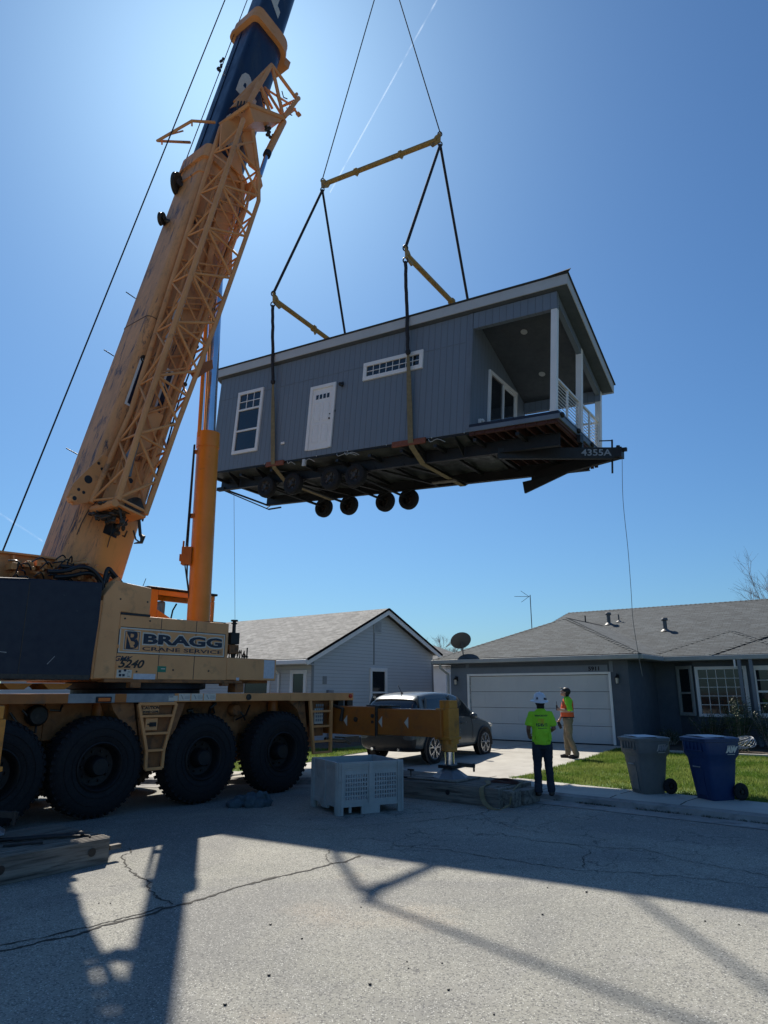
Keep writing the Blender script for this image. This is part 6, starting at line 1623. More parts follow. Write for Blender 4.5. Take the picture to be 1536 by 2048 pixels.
# ------------------------------------------------------------ heap of cloth straps under the wheel
b = MB(); rc = random.Random(3)
base = GP(490, 1612)
for k in range(13):
    x, y = base.x + rc.uniform(-.36, .36), base.y + rc.uniform(-.15, .2)
    h = .16 * max(.25, 1 - abs(x - base.x - .08) * 2.0)
    b.ell((x, y, h * .45), (rc.uniform(.08, .15), rc.uniform(.07, .12), h * .75 + .02), 14, 9)
for k in range(9):
    a = rc.uniform(0, 6.28); p = base + V((rc.uniform(-.3, .3), rc.uniform(-.1, .15), .04)); q = p + V((math.cos(a) * .22, math.sin(a) * .12, rc.uniform(-.02, .04))); m_ = (p + q) / 2 + V((0, 0, rc.uniform(.08, .16)))
    b.path(cr([p, m_, q], 5), .035, 8)
o = b.build('cloth_heap', 'cloth', remesh=.014)
tx = bpy.data.textures.new('folds', 'CLOUDS'); tx.noise_scale = .07
dm = o.modifiers.new('d', 'DISPLACE'); dm.texture = tx; dm.strength = .05; dm.texture_coords = 'GLOBAL'
tag(o, 'crumpled blue grey cloth heap on the asphalt in front of the third crane wheel', 'cloth')

# ------------------------------------------------------------ wheelie bins
def bin_(p, heading, mat, label, H_=1.08, scl=.9):
    # local x = towards the wheels, y = across, z up
    M = Matrix.Translation(p) @ Matrix.Rotation(heading, 4, 'Z') @ Matrix.Scale(scl, 4)
    t = thing('wheelie_bin', label, 'bin', M, 'wheelie bins on the pavement')
    def sec(z, xa, xb, hw, rd=.06):
        out = []
        for cx, cy, a0 in ((xb - rd, hw - rd, 0), (xa + rd, hw - rd, 90), (xa + rd, -hw + rd, 180), (xb - rd, -hw + rd, 270)):
            for k in range(4):
                a = rad(a0 + 30 * k); out.append((cx + rd * math.cos(a), cy + rd * math.sin(a), z))
        return out
    S = [(0, -.26, .20, .22), (.02, -.27, .21, .23), (.55, -.33, .27, .275), (.70, -.345, .285, .29), (.76, -.375, .325, .32), (.79, -.385, .335, .33), (.995, -.395, .345, .335), (1.0, -.415, .355, .35), (1.03, -.415, .355, .35)]
    b = MB(M); vs = []
    for z, xa, xb, hw in S: vs += sec(z * H_ / 1.08, xa, xb, hw)
    n = 16; fs = [(i * n + k, i * n + (k + 1) % n, (i + 1) * n + (k + 1) % n, (i + 1) * n + k) for i in range(len(S) - 1) for k in range(n)] + [tuple(range(n))[::-1], tuple(range((len(S) - 1) * n, len(S) * n))]
    b.add(vs, fs)
    bd = b.build('body', mat, t, smooth=30)
    b = MB(M); zt = 1.03 * H_ / 1.08
    vs = sec(zt + .002, -.43, .36, .355) + sec(zt + .028, -.43, .36, .355) + sec(zt + .05, -.36, .30, .30) + sec(zt + .055, -.1, .05, .1)
    b.add(vs, [(i * n + k, i * n + (k + 1) % n, (i + 1) * n + (k + 1) % n, (i + 1) * n + k) for i in range(3) for k in range(n)] + [tuple(range(n))[::-1], tuple(range(3 * n, 4 * n))])
    ld = b.build('lid', mat, t, smooth=30)
    b = MB(M); b.prism([(-.36, -.18, zt + .062), (.12, -.22, zt + .062), (.14, .20, zt + .062), (-.33, .24, zt + .062)], (0, 0, .006)); b.prism([(-.36, -.28, zt + .05), (.05, -.34, zt + .055), (.05, -.05, zt + .068), (-.36, -.05, zt + .07)], (0, 0, .004)); b.build('lid_paper', 'paper', ld)
    b = MB(M)   # front grab bar ribs
    for k in range(5): y = -.20 + k * .10; b.box(-.41, -.375, y - .008, y + .008, .84, .985)
    b.box(-.412, -.37, -.23, .23, .835, .85); 
    b.build('front_rib', mat, bd)
    b = MB(M); b.path([(.36, -.22, .98), (.42, -.22, 1.0), (.42, .22, 1.0), (.36, .22, .98)], .016, 8); b.build('handle', mat, bd)
    b = MB(M)   # side moulded recess
    fr = lambda z: -.27 - .06 * z / .55
    b.box(fr(.1) - .012, fr(.1) + .03, -.11, -.09, .06, .70); b.box(fr(.1) - .04, fr(.5), -.10, .10, .66, .70); b.box(fr(.1) - .012, fr(.1) + .03, .09, .11, .06, .70)
    b.prism([(-.315, -.10, .69), (-.345, -.10, .69), (-.30, -.10, .08), (-.27, -.10, .08)], (0, .2, 0), ) 
    b.build('front_recess', mat, bd, bevel=.01)
    b = MB(M); b.tube((-.372, -.09, .56), (-.372, .09, .56), .012, seg=8); b.build('grab_bar', 'grey', bd)
    for y in (-.30, .30):
        b = MB(M); b.lathe([(.06, -.03), (.12, -.035), (.145, -.02), (.15, 0), (.145, .02), (.12, .035), (.06, .03), (.06, -.03)], (.27, y, .15), (0, 1, 0), 28); w_ = b.build('wheel', 'rubber', t, smooth=40)
        b = MB(M); b.lathe([(.03, -.035), (.03, .035)], (.27, y, .15), (0, 1, 0), 14, cap=True)
        for k in range(8): a = k * math.pi / 4; b.bar((.27, y, .15), (.27 + .115 * math.cos(a), y, .15 + .115 * math.sin(a)), .02, .03, (0, 1, 0))
        b.build('wheel_hub', 'black', w_)
    # logo on the side face (-y side)
    LMt = M @ Matrix.Translation((.13, -.3375, .86)) @ Matrix.Rotation(rad(90), 4, 'X')
    lg = text('AW', LMt, .125, 'grey' if mat != 'binblue' else 'decalwhite', 'logo', t, xs=.95, off=.012, shear=.4)
    b = MB(LMt); b.box(-.09, .07, -.08, -.072, 0, .002); b.prism([(-.11, -.05, 0), (-.10, -.05, 0), (-.055, .065, 0), (.09, .065, 0), (.095, .073, 0), (-.065, .073, 0)], (0, 0, .002)); b.build('logo_line', 'decalwhite', lg)
    return t
bh = math.atan2(-.52, .85)
bpos = lambda u, v, z: GP(u, v, z)
pA, pB = GP(1262, 1588, .14), GP(1333, 1595, .14)
dirb = (pB - pA); bh = math.atan2(dirb.y, dirb.x)
ctr = V((4.80, 13.20, .135)); bin_(ctr, rad(14), 'bingrey', 'grey wheelie bin with papers on its lid, left of the blue bin')
ctr2 = V((5.67, 12.47, .135)); bin_(ctr2, rad(16), 'binblue', 'blue wheelie bin standing on the pavement right of the grey bin', scl=.94)

# ------------------------------------------------------------ SUV
def suv():
    rw = GP(862, 1525, .19); az = rad(36)
    fx = V((math.sin(az), math.cos(az), 0)); lf = V((-fx.y, fx.x, 0))
    org = rw - fx * .86 + lf * .80; org.z = .185
    M = basis(org, fx, lf, (0, 0, 1))
    t = thing('parked_car', 'grey compact suv parked on the driveway facing the white garage door', 'car', M)
    ST = [  # x, half width, z bottom, z waist, half roof width, z top, glass inset
        (.00, .70, .42, .72, .62, .80), (.05, .80, .34, .86, .70, .98), (.14, .86, .30, .98, .72, 1.16), (.24, .885, .27, 1.06, .70, 1.36),
        (.38, .90, .25, 1.09, .68, 1.54), (.62, .90, .25, 1.08, .665, 1.64), (1.1, .90, .24, 1.06, .66, 1.70), (1.7, .90, .23, 1.04, .66, 1.71), (2.3, .90, .23, 1.02, .65, 1.68),
        (2.75, .90, .23, 1.00, .63, 1.57), (3.15, .90, .24, .99, .62, 1.33), (3.45, .895, .25, .97, .66, 1.06), (3.80, .88, .27, .92, .66, .99), (4.10, .84, .30, .84, .62, .92), (4.30, .74, .34, .74, .55, .80), (4.36, .60, .42, .66, .45, .70)]
    vs = []; NP = 10
    for x, w_, zb, zw, wr, zt in ST:
        half = [(w_ * .80, zb), (w_ * .97, zb + .06), (w_ * 1.0, zb + (zw - zb) * .45), (w_ * .985, zb + (zw - zb) * .75), (w_ * .955, zw), (wr * 1.0 + .02, zt - .07 if zt - zw > .15 else zw + (zt - zw) * .6), (wr * .92, zt - .015), (wr * .6, zt), (0, zt + .01)]
        prof_ = [(x, y, z) for y, z in half] + [(x, -y, z) for y, z in half[-2::-1]]
        vs += prof_
    n = 17; fs = []; mi = []
    for i in range(len(ST) - 1):
        x = (ST[i][0] + ST[i + 1][0]) / 2
        for k in range(n - 1):
            fs.append((i * n + k, i * n + k + 1, (i + 1) * n + k + 1, (i + 1) * n + k))
            kk = min(k, n - 2 - k)
            g_ = 0
            if kk == 4 and .55 < x < 3.3: g_ = 1
            if kk >= 5 and .10 < x < .50 and kk >= 5: g_ = 1
            if kk >= 5 and 2.3 < x < 3.45: g_ = 1
            if kk == 0 or (kk == 1 and False): g_ = 2
            if kk in (0,) : g_ = 2
            if x < .14 and kk <= 1: g_ = 2
            mi.append(g_)
        fs.append((i * n + n - 1, i * n, (i + 1) * n, (i + 1) * n + n - 1)); mi.append(2)
    fs.append(tuple(range(n))); mi.append(2); fs.append(tuple(range((len(ST) - 1) * n, len(ST) * n))[::-1]); mi.append(0)
    b = MB(M); b.add(vs, []); b.f = fs; b.mi = mi
    body = b.build('body', ['carpaint', 'glass', 'black'], t, smooth=50)
    sb = body.modifiers.new('s', 'SUBSURF'); sb.levels = 2; sb.render_levels = 2
    def wheel(x, s):
        b = MB(M); c = (x, -s * .862, .345)
        ax = (0, s, 0)
        b.lathe([(.22, .0), (.26, -.06), (.31, -.07), (.345, -.04), (.35, 0), (.35, .12), (.33, .16), (.22, .16)], c, ax, 40); w_ = b.build('wheel', 'rubber', t, smooth=40)
        b = MB(M); b.lathe([(.235, -.055), (.22, -.05), (.001, -.048)], c, ax, 32, m=1); b.lathe([(.26, -.064), (.235, -.068), (.23, -.03)], c, ax, 32)
        cc = V(c) + V((0, -s * .06, 0))
        b.lathe([(.055, -.012), (.05, -.02), (.001, -.022)], cc, ax, 14)
        for k in range(5):
            a = 2 * math.pi * k / 5 + .3
            for da in (-.16, .16):
                p = cc + V((.05 * math.cos(a), 0, .05 * math.sin(a))); m_ = cc + V((.15 * math.cos(a + da * .9), 0, .15 * math.sin(a + da * .9))); q = cc + V((.235 * math.cos(a + da * 1.5), 0, .235 * math.sin(a + da * 1.5)))
                b.bar(p, m_, .03, .022, (0, 1, 0)); b.bar(m_, q, .028, .022, (0, 1, 0))
        b.build('rim', ['alloy', 'black'], w_, smooth=30)
        b = MB(M)   # wheel arch cladding
        pts = [V((x + .41 * math.cos(a), -s * .895, .345 + .41 * math.sin(a))) for a in [math.pi * (-.06 + 1.12 * k / 16) for k in range(17)]]
        b.path(pts, .035, 6); 
        b.lathe([(.42, .004), (.30, .004)], (x, -s * .905, .345), ax, 36)
        b.build('wheel_arch', 'black', body)
    for x in (.86, 3.53):
        for s in (1, -1): wheel(x, s)
    b = MB(M)
    for s in (1, -1):
        b.bar((.60, s * .82, 1.12), (.76, s * .72, 1.56), .10, .03, (0, s, 0)); b.bar((1.95, s * .845, 1.04), (1.93, s * .70, 1.62), .06, .03, (0, s, 0))
        b.bar((.40, s * .86, 1.10), (.50, s * .70, 1.60), .14, .03, (0, s, 0))
    b.build('pillar', 'carpaint', body, bevel=.01)
    b = MB(M)
    for s in (1, -1): b.ell((2.72, s * 1.02, 1.08), (.07, .11, .08)); b.bar((2.74, s * .88, 1.04), (2.74, s * .98, 1.06), .05, .04)
    b.build('wing_mirror', 'carpaint', body, smooth=60)
    b = MB(M)
    for s in (1, -1): b.ell((.14, s * .76, .98), (.10, .13, .07)); 
    b.build('tail_light', 'red', body, smooth=60)
    b = MB(M); b.ell((4.12, .68, .78), (.18, .14, .07)); b.ell((4.12, -.68, .78), (.18, .14, .07)); b.build('headlight', 'decalwhite', body, smooth=60)
    b = MB(M); b.box(-.03, .02, -.25, .25, .74, .86); b.build('number_plate', 'decalwhite', body)
    b = MB(M); b.box(-.02, .1, -.62, .62, .86, .885); b.tube((-.0, -.4, .33), (.2, -.4, .33), .04); b.tube((0, .4, .33), (.2, .4, .33), .04); b.build('bumper_trim', 'chrome', body)
    b = MB(M); b.tube((.75, 0, 1.68), (.60, 0, 1.86), .008, seg=6); b.ell((.76, 0, 1.68), (.05, .025, .02)); b.build('roof_antenna', 'black', body)
    b = MB(M)
    for s in (1, -1):
        for x in (1.16, 1.93, 2.85): b.path([(x, s * .909, .42), (x + .01, s * .912, .8), (x, s * .868, 1.03)], .006, 4)
    for x in (1.35, 2.2): b.bar((x, -.915, .90), (x + .18, -.915, .905), .02, .03, (0, 1, 0))
    b.build('door_seam', 'black', body)
suv()

# ------------------------------------------------------------ people
def finger_hand(b, c, fwd, side, s=1.0, curl=.5):
    """palm with four bent fingers and a thumb; c wrist, fwd hand direction, side thumb side"""
    fwd = V(fwd).normalized(); side = V(side).normalized(); nrm = fwd.cross(side).normalized()
    b.path([c, c + fwd * .045 * s, c + fwd * .085 * s], [.024 * s, .034 * s, .030 * s], 8)
    b.path([c + side * .015 + fwd * .03, c + side * .02 + fwd * .085], [.02, .018], 8); b.path([c - side * .018 + fwd * .03, c - side * .02 + fwd * .08], [.02, .017], 8)
    for k, L_ in enumerate((.07, .078, .074, .058)):
        o_ = side * (.028 - .019 * k); p = c + fwd * .082 * s + o_
        q = p + (fwd * math.cos(curl * .6) + nrm * math.sin(curl * .6)) * L_ * .5; r_ = q + (fwd * math.cos(curl * 1.7) + nrm * math.sin(curl * 1.7)) * L_ * .5
        b.path([p - fwd * .02, p, q, r_], [.010, .0098, .009, .0075], 7)
    p = c + fwd * .03 + side * .028; q = p + (fwd * .6 + side * .7).normalized() * .035; r_ = q + (fwd * .85 + nrm * .45).normalized() * .03
    b.path([p - side * .015, p, q, r_], [.014, .013, .0115, .009], 7)
def person(M, label, P):
    t = thing('person', label, 'person', M)
    b = MB(M); T = P
    # body: one continuous remeshed surface
    hip, chest, neck, head = [V(T[k]) for k in ('hip', 'chest', 'neck', 'head')]
    b.loft([(hip - V((0, 0, .06)), .13, .10), (hip, .165, .115), (hip + V((0, 0, .10)), .15, .105), (hip.lerp(chest, .6), .15, .10), (chest, .17, .115), (chest + V((0, 0, .11)), .125, .09), (neck - V((0, 0, .03)), .07, .06)], 20)
    b.path([neck - V((0, 0, .05)), neck + (head - neck) * .5, head - V((0, 0, .02))], [.058, .054, .06], 12)
    for s in 'LR':
        sh, el, wr = [V(T[s + k]) for k in ('sh', 'el', 'wr')]
        b.path([chest + V((0, 0, .08)) + (sh - chest) * .4, sh, sh.lerp(el, .5), el, el.lerp(wr, .4), wr], [.05, .052, .046, .040, .040, .026], 12)
        hp_, kn, an, to = [V(T[s + k]) for k in ('hp', 'kn', 'an', 'to')]
        b.path([hp_, hp_.lerp(kn, .5), kn, kn.lerp(an, .35), an], [.085, .075, .055, .055, .038], 12)
        finger_hand(b, wr, T[s + 'hd'], T[s + 'th'], 1.0, T.get(s + 'curl', .6))
    f = V(T['face']).normalized(); rt = f.cross(V((0, 0, 1))).normalized(); upv = rt.cross(f).normalized()
    HB = MB(M @ basis(head, rt, f, upv))
    HB.ell((0, -.01, .03), (.074, .092, .098), 20, 14); HB.ell((0, .03, -.035), (.055, .058, .07), 16, 10); HB.ell((0, .07, -.085), (.026, .022, .022), 10, 8)
    HB.path([(0, .085, .025), (0, .112, -.012), (0, .098, -.022)], [.009, .016, .012], 8)
    HB.ell((0, .088, -.052), (.024, .014, .007), 10, 6); HB.ell((0, .086, -.064), (.022, .014, .008), 10, 6)
    for s in (1, -1): HB.ell((s * .076, -.005, 0), (.010, .020, .030), 8, 6); HB.ell((s * .03, .080, .030), (.020, .012, .008), 8, 6)
    b.v += HB.v; base_ = len(b.v) - len(HB.v); b.f += [[i + base_ for i in f_] for f_ in HB.f]; b.mi += HB.mi
    body = b.build('body', T['skin'], t, remesh=.0075)
    for s in (1, -1):
        b = MB(M @ basis(head, rt, f, upv)); b.ell((s * .030, .083, .016), (.013, .011, .009), 10, 6); b.build('eye', 'decalblack', body)
    # trousers
    b = MB(M)
    b.loft([(V(T['Lhp']).lerp(V(T['Rhp']), .5) - V((0, 0, .10)), .14, .105), (hip - V((0, 0, .04)), .178, .128), (hip + V((0, 0, .05)), .168, .122), (hip + V((0, 0, .12)), .160, .115)], 20)
    for s in 'LR':
        hp_, kn, an = [V(T[s + k]) for k in ('hp', 'kn', 'an')]
        b.path([hp_ + V((0, 0, .02)), hp_.lerp(kn, .5), kn, kn.lerp(an, .5), an + V((0, 0, .02)), an - V((0, 0, .035))], [.100, .092, .074, .072, .070, .072], 14)
        b.path([kn.lerp(an, .80) + V((.03, .0, 0)), kn.lerp(an, .84) - V((.03, 0, 0))], .055, 8)
    b.build('trousers', T['pants'], t, remesh=.011)
    for s in 'LR':
        an, to = V(T[s + 'an']), V(T[s + 'to']); z0 = T.get(s + 'gz', 0)
        d = (to - an); d.z = 0; d.normalize(); b = MB(M)
        hz_ = an - V((0, 0, an.z - z0))
        b.path([an + V((0, 0, .03)), an - V((0, 0, .02))], [.050, .055], 12); b.ell(hz_ - d * .02 + V((0, 0, .045)), (.05, .05, .045)); b.path([hz_ - d * .03 + V((0, 0, .045)), hz_ + d * .10 + V((0, 0, .045)), hz_ + d * .19 + V((0, 0, .035))], [.045, .048, .036], 12)
        b.build('boot', 'boot', t, remesh=.009)
    return t, body, basis(head, rt, f, upv), b
# first worker: seen from behind, white hard hat
w1p = GP(1090, 1592, .11); F1m = rotm((w1p.x, w1p.y, .11), rad(-6)) @ Matrix.Scale(.985, 4)
PA = dict(hip=(0, 0, .95), chest=(0, .005, 1.30), neck=(0, .01, 1.50), head=(0, .035, 1.615), face=(-.15, 1, .22),
    Lsh=(-.170, 0, 1.41), Lel=(-.235, -.01, 1.16), Lwr=(-.215, .17, 1.02), Lhd=(.25, .9, -.25), Lth=(.6, -.1, .8), Lcurl=1.2,
    Rsh=(.170, 0, 1.41), Rel=(.225, -.02, 1.16), Rwr=(.13, .20, 1.08), Rhd=(-.4, .9, -.1), Rth=(-.5, -.1, .8), Rcurl=1.2,
    Lhp=(-.085, 0, .90), Lkn=(-.105, .02, .50), Lan=(-.110, -.02, .10), Lto=(-.16, .2, .03), Rhp=(.085, 0, .90), Rkn=(.105, .03, .50), Ran=(.12, .0, .10), Rto=(.17, .22, .03),
    skin='skin1', pants='jeans')
t, body, HMx, _ = person(F1m, 'worker in lime printed shirt and white hard hat seen from behind', PA)
b = MB(F1m)
b.loft([((0, 0, .88), .176, .135), ((0, 0, .96), .184, .137), ((0, 0, 1.12), .172, .125), ((0, .005, 1.28), .180, .128), ((0, 0, 1.39), .176, .118), ((0, .003, 1.44), .150, .108), ((0, .005, 1.475), .105, .09), ((0, .01, 1.51), .072, .072)], 24)
for s, k in ((-1, 'L'), (1, 'R')):
    sh, el = V(PA[k + 'sh']), V(PA[k + 'el']); b.path([V((s * .09, 0, 1.40)), sh, sh.lerp(el, .5), sh.lerp(el, .82)], [.06, .068, .074, .080], 12)
for a_ in range(7): b.path([V((-.17 + .05 * a_, -.125, .96 + .02 * math.sin(a_ * 2))), V((-.10 + .035 * a_, -.12, 1.10 + .03 * math.cos(a_)))], .012, 6)
sh_ = b.build('shirt', 'shirt', t, remesh=.010, origin=F1m @ V((0, 0, 1.22)))
b = MB(F1m @ HMx); b.ell((0, -.025, .02), (.086, .092, .11), 18, 12); b.ell((0, -.06, -.06), (.075, .05, .06), 14, 8); b.build('hair', 'hair', body, smooth=60)
b = MB(F1m @ HMx @ Matrix.Rotation(rad(-4), 4, 'X'))
hatp = [(.172, .030), (.165, .040), (.120, .050), (.118, .075), (.110, .125), (.085, .165), (.045, .185), (.001, .190)]
vs = []
seg = 32
for r_, h_ in hatp:
    for k in range(seg):
        a = 2 * math.pi * k / seg; br_ = 1.0 + (.12 * math.sin(a) if r_ > .13 else 0)
        vs.append((r_ * br_ * math.cos(a) * .96, r_ * br_ * math.sin(a) * 1.08 - .005, h_ - (.012 * abs(math.sin(a)) if r_ > .13 else 0)))
b.add(vs, [(i * seg + k, i * seg + (k + 1) % seg, (i + 1) * seg + (k + 1) % seg, (i + 1) * seg + k) for i in range(len(hatp) - 1) for k in range(seg)])
b.path([(0, -.12, .09), (0, -.09, .155), (0, 0, .19), (0, .09, .16), (0, .12, .10)], .016, 8)
hat = b.build('hard_hat', 'hardhat', t, smooth=50); hat.modifiers.new('s', 'SOLIDIFY').thickness = .004
b = MB(F1m @ HMx)
for x_, y_, z_ in ((.06, -.108, .10), (-.075, -.095, .105), (.095, -.07, .085)): b.box(x_ - .012, x_ + .012, y_ - .012, y_ + .002, z_ - .018, z_ + .018)
b.build('hat_sticker', 'decalnavy', hat)
# second worker: side view, looking up
w2p = GP(1141, 1516, .22); w2p.z = g(w2p) - .010
F2m = rotm(tuple(w2p), rad(78)) @ Matrix.Scale(1.05, 4)
PB = dict(hip=(0, 0, .94), chest=(0, -.02, 1.27), neck=(0, -.005, 1.47), head=(0, .03, 1.575), face=(.10, 1, .42),
    Lsh=(-.175, -.02, 1.40), Lel=(-.205, -.05, 1.13), Lwr=(-.15, .18, 1.16), Lhd=(.2, .9, .25), Lth=(.3, -.1, .9), Lcurl=1.5,
    Rsh=(.175, -.02, 1.40), Rel=(.20, .03, 1.13), Rwr=(.17, .19, .93), Rhd=(0, .5, -.85), Rth=(-.9, .3, .1), Rcurl=1.2,
    Lhp=(-.08, 0, .90), Lkn=(-.09, -.0, .50), Lan=(-.10, -.14, .10), Lto=(-.10, .06, .03), Rhp=(.08, 0, .90), Rkn=(.09, .06, .50), Ran=(.10, .05, .10), Rto=(.10, .26, .03),
    skin='skin2', pants='khaki')
t, body, HMx, _ = person(F2m, 'worker in orange hi vis vest and khaki trousers looking up near the garage door', PB)
b = MB(F2m)
b.loft([((0, 0, .97), .175, .125), ((0, 0, 1.12), .172, .125), ((0, -.015, 1.27), .18, .128), ((0, -.02, 1.39), .165, .11), ((0, -.01, 1.445), .11, .085), ((0, -.005, 1.475), .07, .066)], 24)
for s, k in ((-1, 'L'), (1, 'R')):
    sh, el = V(PB[k + 'sh']), V(PB[k + 'el']); b.path([V((s * .10, -.02, 1.37)), sh, sh.lerp(el, .5), el], [.07, .072, .074, .072], 12)
b.build('shirt', 'hivis', t, remesh=.010)
b = MB(F2m)
b.loft([((0, .005, .97), .195, .165), ((0, .008, 1.15), .184, .160), ((0, 0, 1.25), .178, .155), ((0, -.008, 1.33), .150, .142), ((0, -.018, 1.40), .11, .118), ((0, -.015, 1.455), .085, .085)], 24)
ve = b.build('vest', 'hiorange', t, remesh=.010)
b = MB(F2m); b.loft([((0, .008, 1.095), .190, .166), ((0, .008, 1.135), .189, .165)], 24); b.build('reflective_band', 'silver', ve)
b = MB(F2m); b.loft([((0, .005, .962), .198, .168), ((0, .005, .985), .197, .167)], 24); b.build('vest_hem', 'decalblack', ve)
b = MB(F2m); b.path([(-.06, .115, 1.40), (-.07, .125, 1.25), (-.07, .13, 1.0)], .014, 6); b.path([(.06, .115, 1.40), (.07, .125, 1.25), (.07, .13, 1.0)], .014, 6); b.build('vest_stripe', 'silver', ve)
b = MB(F2m @ HMx); b.ell((0, -.028, .035), (.086, .098, .100), 18, 12); b.ell((0, -.065, -.04), (.075, .05, .07), 14, 8); b.build('hair', 'hair', body, smooth=60)
b = MB(F2m @ HMx)
b.ell((0, -.02, .055), (.092, .104, .085), 20, 12); b.ell((0, .10, .065), (.065, .055, .012), 14, 8); b.build('cap', 'black', t, smooth=50)
wr = V(PB['Lwr']); b = MB(F2m); b.box(wr.x - .005, wr.x + .05, wr.y + .06, wr.y + .10, wr.z - .02, wr.z + .11); b.tube((wr.x + .03, wr.y + .08, wr.z + .11), (wr.x + .03, wr.y + .08, wr.z + .20), .006)
tag(b.build('two_way_radio', 'black', bevel=.006), 'small black two way radio held by the worker in the orange vest', 'radio')
wr = V(PB['Rwr']); b = MB(F2m); b.path([wr + V((0, .05, -.07)), wr + V((0, .02, -.15)), wr + V((0, -.01, -.24))], [.03, .045, .035], 8)
tag(b.build('work_glove', 'black', smooth=60), 'dark gloves hanging from the hand of the orange vested worker', 'gloves')

tx2 = bpy.data.textures.new('cloth_folds', 'CLOUDS'); tx2.noise_scale = .11; tx2.noise_depth = 2
for o in list(bpy.data.objects):
    if o.name.split('.')[0] in ('shirt', 'trousers', 'vest'):
        dm = o.modifiers.new('folds', 'DISPLACE'); dm.texture = tx2; dm.strength = .035 if not o.name.startswith('vest') else .015; dm.mid_level = .5; dm.texture_coords = 'LOCAL'
# ------------------------------------------------------------ planting by the bay window
def leafbush(name, label, c, rx, ry, h, n, mat, mat2, cat='shrub', seed=1, ls=.045, thick=True, group=None):
    rr_ = random.Random(seed)
    t = thing(name, label, cat, Matrix.Translation(c), group)
    b = MB(); tips = []
    for k in range(16):
        a = rr_.uniform(0, 6.28); rd = rr_.random() ** .5
        p = c + V((rx * .25 * math.cos(a), ry * .25 * math.sin(a), 0)); q = c + V((rx * rd * math.cos(a), ry * rd * math.sin(a), h * rr_.uniform(.55, 1.0)))
        m_ = p.lerp(q, .5) + V((rr_.uniform(-.06, .06), rr_.uniform(-.06, .06), .05)); b.path(cr([p, m_, q], 4), [.012 - .0008 * i for i in range(9)], 5); tips.append((p, m_, q))
    b.build('stem', 'bark', t)
    b = MB()
    for k in range(n):
        p, m_, q = tips[rr_.randrange(len(tips))]; f = rr_.uniform(.25, 1.05); c_0 = p.lerp(m_, f * 2) if f < .5 else m_.lerp(q, f * 2 - 1)
        c_0 = c_0 + V([rr_.gauss(0, .06) for _ in range(3)])
        d = V([rr_.gauss(0, 1) for _ in range(3)]).normalized(); e = d.orthogonal().normalized(); s_z = ls * rr_.uniform(.6, 1.3)
        b.add([c_0, c_0 + d * s_z * .5 + e * s_z * .3, c_0 + d * s_z, c_0 + d * s_z * .5 - e * s_z * .3], [(0, 1, 2, 3)], 0 if rr_.random() < .75 else 1)
    b.build('foliage', [mat, mat2], t, fixn=False)
    return t
bb0 = lambda x, d: L(x, d, g(L(x, d, 0)) - .02)
leafbush('shrub', 'tall twiggy dark shrub in front of the gridded bay window', bb0(2.45, 1.5), .60, .40, 1.05, 3000, 'leafdark', 'leaf', seed=2)
leafbush('shrub', 'leafy shrub with sunlit tips beside the porch posts', bb0(3.25, 1.3), .55, .45, 1.35, 3800, 'leaf', 'leafdark', seed=3)
leafbush('shrub', 'dense dark shrub at the right edge below the second window', bb0(4.2, 1.2), .7, .5, 1.2, 2800, 'leafdark', 'leaf', seed=4)
leafbush('shrub', 'low dark shrub by the garage side wall behind the bins', bb0(1.35, 1.2), .45, .45, .42, 1200, 'leafdark', 'leafdark', seed=5)
leafbush('ground_cover', 'low pale leafed ground cover under the coiled hose', bb0(3.4, .05), .55, .30, .26, 1500, 'leaf', 'leafdark', seed=6, cat='plant')
b = MB(); cH = bb0(3.55, .0) + V((0, 0, .24))
for k in range(6):
    b.path([cH + V((.40 * math.cos(a) * (1 - .05 * k), .22 * math.sin(a) + .02 * k, .05 * math.sin(a * 2 + k) + .12 * math.sin(a + .5 + k * .2))) for a in [i * .32 for i in range(21)]], .012, 6)
tag(b.build('garden_hose', 'whitedirty', smooth=60), 'pale coiled garden hose lying on the plants below the bay window', 'hose')
# ------------------------------------------------------------ bare trees
def baretree(label, base, trunk_h, r0, n_l, mat, seed, spread=.6, levels=5, lean=(0, 0)):
    rr_ = random.Random(seed); t = thing('bare_tree', label, 'tree', Matrix.Translation(base))
    bt, bc = MB(), MB()
    def grow(p, d, L_, r, lv, b_):
        pts = [p]; dd = d.copy()
        for k in range(4):
            dd = (dd + V([rr_.gauss(0, .10) for _ in range(3)])).normalized(); pts.append(pts[-1] + dd * L_ / 4)
        b_.path(pts, [r * (1 - .12 * k) for k in range(5)], 5 if lv > 1 else 8, caps=False)
        if lv >= levels: return
        for k in range(n_l + (lv > 1)):
            i = rr_.choice((2, 3, 4, 4)); q = pts[i]; side = V([rr_.gauss(0, 1) for _ in range(3)]).normalized()
            nd_ = (dd + side * spread * rr_.uniform(.6, 1.4) + V((0, 0, .12))).normalized()
            grow(q, nd_, L_ * rr_.uniform(.55, .8), r * .55, lv + 1, bc)
    grow(V(base), V((lean[0], lean[1], 1)).normalized(), trunk_h, r0, 0, bt)
    bt.build('trunk', mat, t); bc.build('crown', mat, t, fixn=False)
q = onplane(1606, 1240, L(0, 17, 0), hy); baretree('leafless pale tree rising behind the dark roof at the right edge', (q.x + .3, q.y, .3), 3.2, .085, 4, 'bark', 12, .7, 5, (-.12, 0))
q = onplane(908, 1330, L(0, 20, 0), hy); baretree('small reddish bare tree far behind between the houses', (q.x, q.y, .3), 2.2, .08, 4, 'pinkbark', 7, .7, 5)
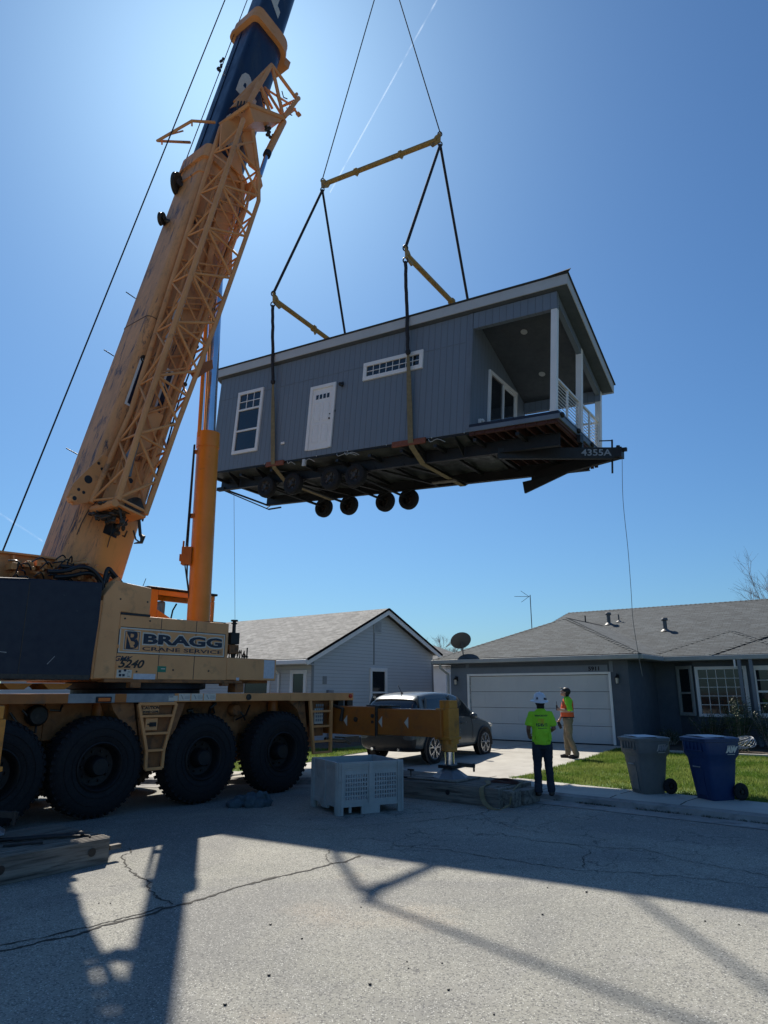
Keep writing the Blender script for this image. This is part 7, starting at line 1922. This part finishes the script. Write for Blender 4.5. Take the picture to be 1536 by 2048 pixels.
# ------------------------------------------------------------ contrails far up in the sky
def trail(u0, v0, u1, v1, D, r, label):
    a = EYE + ray(u0, v0).normalized() * D; c = EYE + ray(u1, v1).normalized() * D * 1.05
    b = MB(); n = 30; b.path([a.lerp(c, k / n) for k in range(n + 1)], r, 12, caps=False); o = b.build('contrail', 'contrail', smooth=180); o['kind'] = 'stuff'; tag(o, label, 'contrail'); o.visible_shadow = True
trail(-30, 1008, 85, 1082, 3000, 5.0, 'short white contrail low in the sky at the left edge')
trail(885, -20, 660, 385, 3200, 4.0, 'faint long contrail crossing the sky between the wire ropes')
# ------------------------------------------------------------ wear, fixings and small fittings on the crane
for (u, v) in ((346, 1340), (417, 1342), (273, 1343), (241, 1198), (295, 1204), (425, 1290), (250, 1237), (300, 1242)):
    s, z = cs(u, v, yf); b = MB(CM); b.lathe([(.016, 0), (.016, -.008), (.001, -.010)], (s, yf, z), (0, 1, 0), 10); b.build('panel_latch', 'greaser', crane)
b = MB(CM)
for z in (2.30, 2.62, 2.94):
    b.box(xa - .02, xa + .02, yf - .008, yf - .002, z - .03, z + .03)
b.build('door_hinge', 'tan', crane)
for s in (-4.4, -3.35):
    b = MB(CM); b.box(s - .006, s + .006, -.018, -.014, 2.12, 3.40 if s < -4 else 3.5); b.build('cover_seam', 'greaser', crane)
b = MB(CM); b.box(-5.6, cwx - .06, -.022, -.014, 2.08, 2.15); b.build('counterweight_rail', 'greaser', crane)
b = MB(CM)
b.bar((-3.9, -.019, 2.48), (-3.55, -.019, 2.45), .003, .012, (0, 0, 1)); b.bar((-2.95, -.019, 2.3), (-2.85, -.019, 2.42), .003, .010)
b.build('scrape_mark', 'grey', crane)
# cable run and clamps along the boom side, rivets on jib end
b = MB()
b.path([bp(t, .86 + .02 * math.sin(t * 3), .36) for t in [1 + .5 * k for k in range(18)]], .018, 6)
b.build('boom_cable', 'hose', crane)
b = MB()
for k in range(9): b.box(*(0,) * 6) if False else b.ell(bp(1.2 + k, .86, .36), (.05, .05, .05), 8, 5)
b.build('cable_clamp', 'greaser', crane)
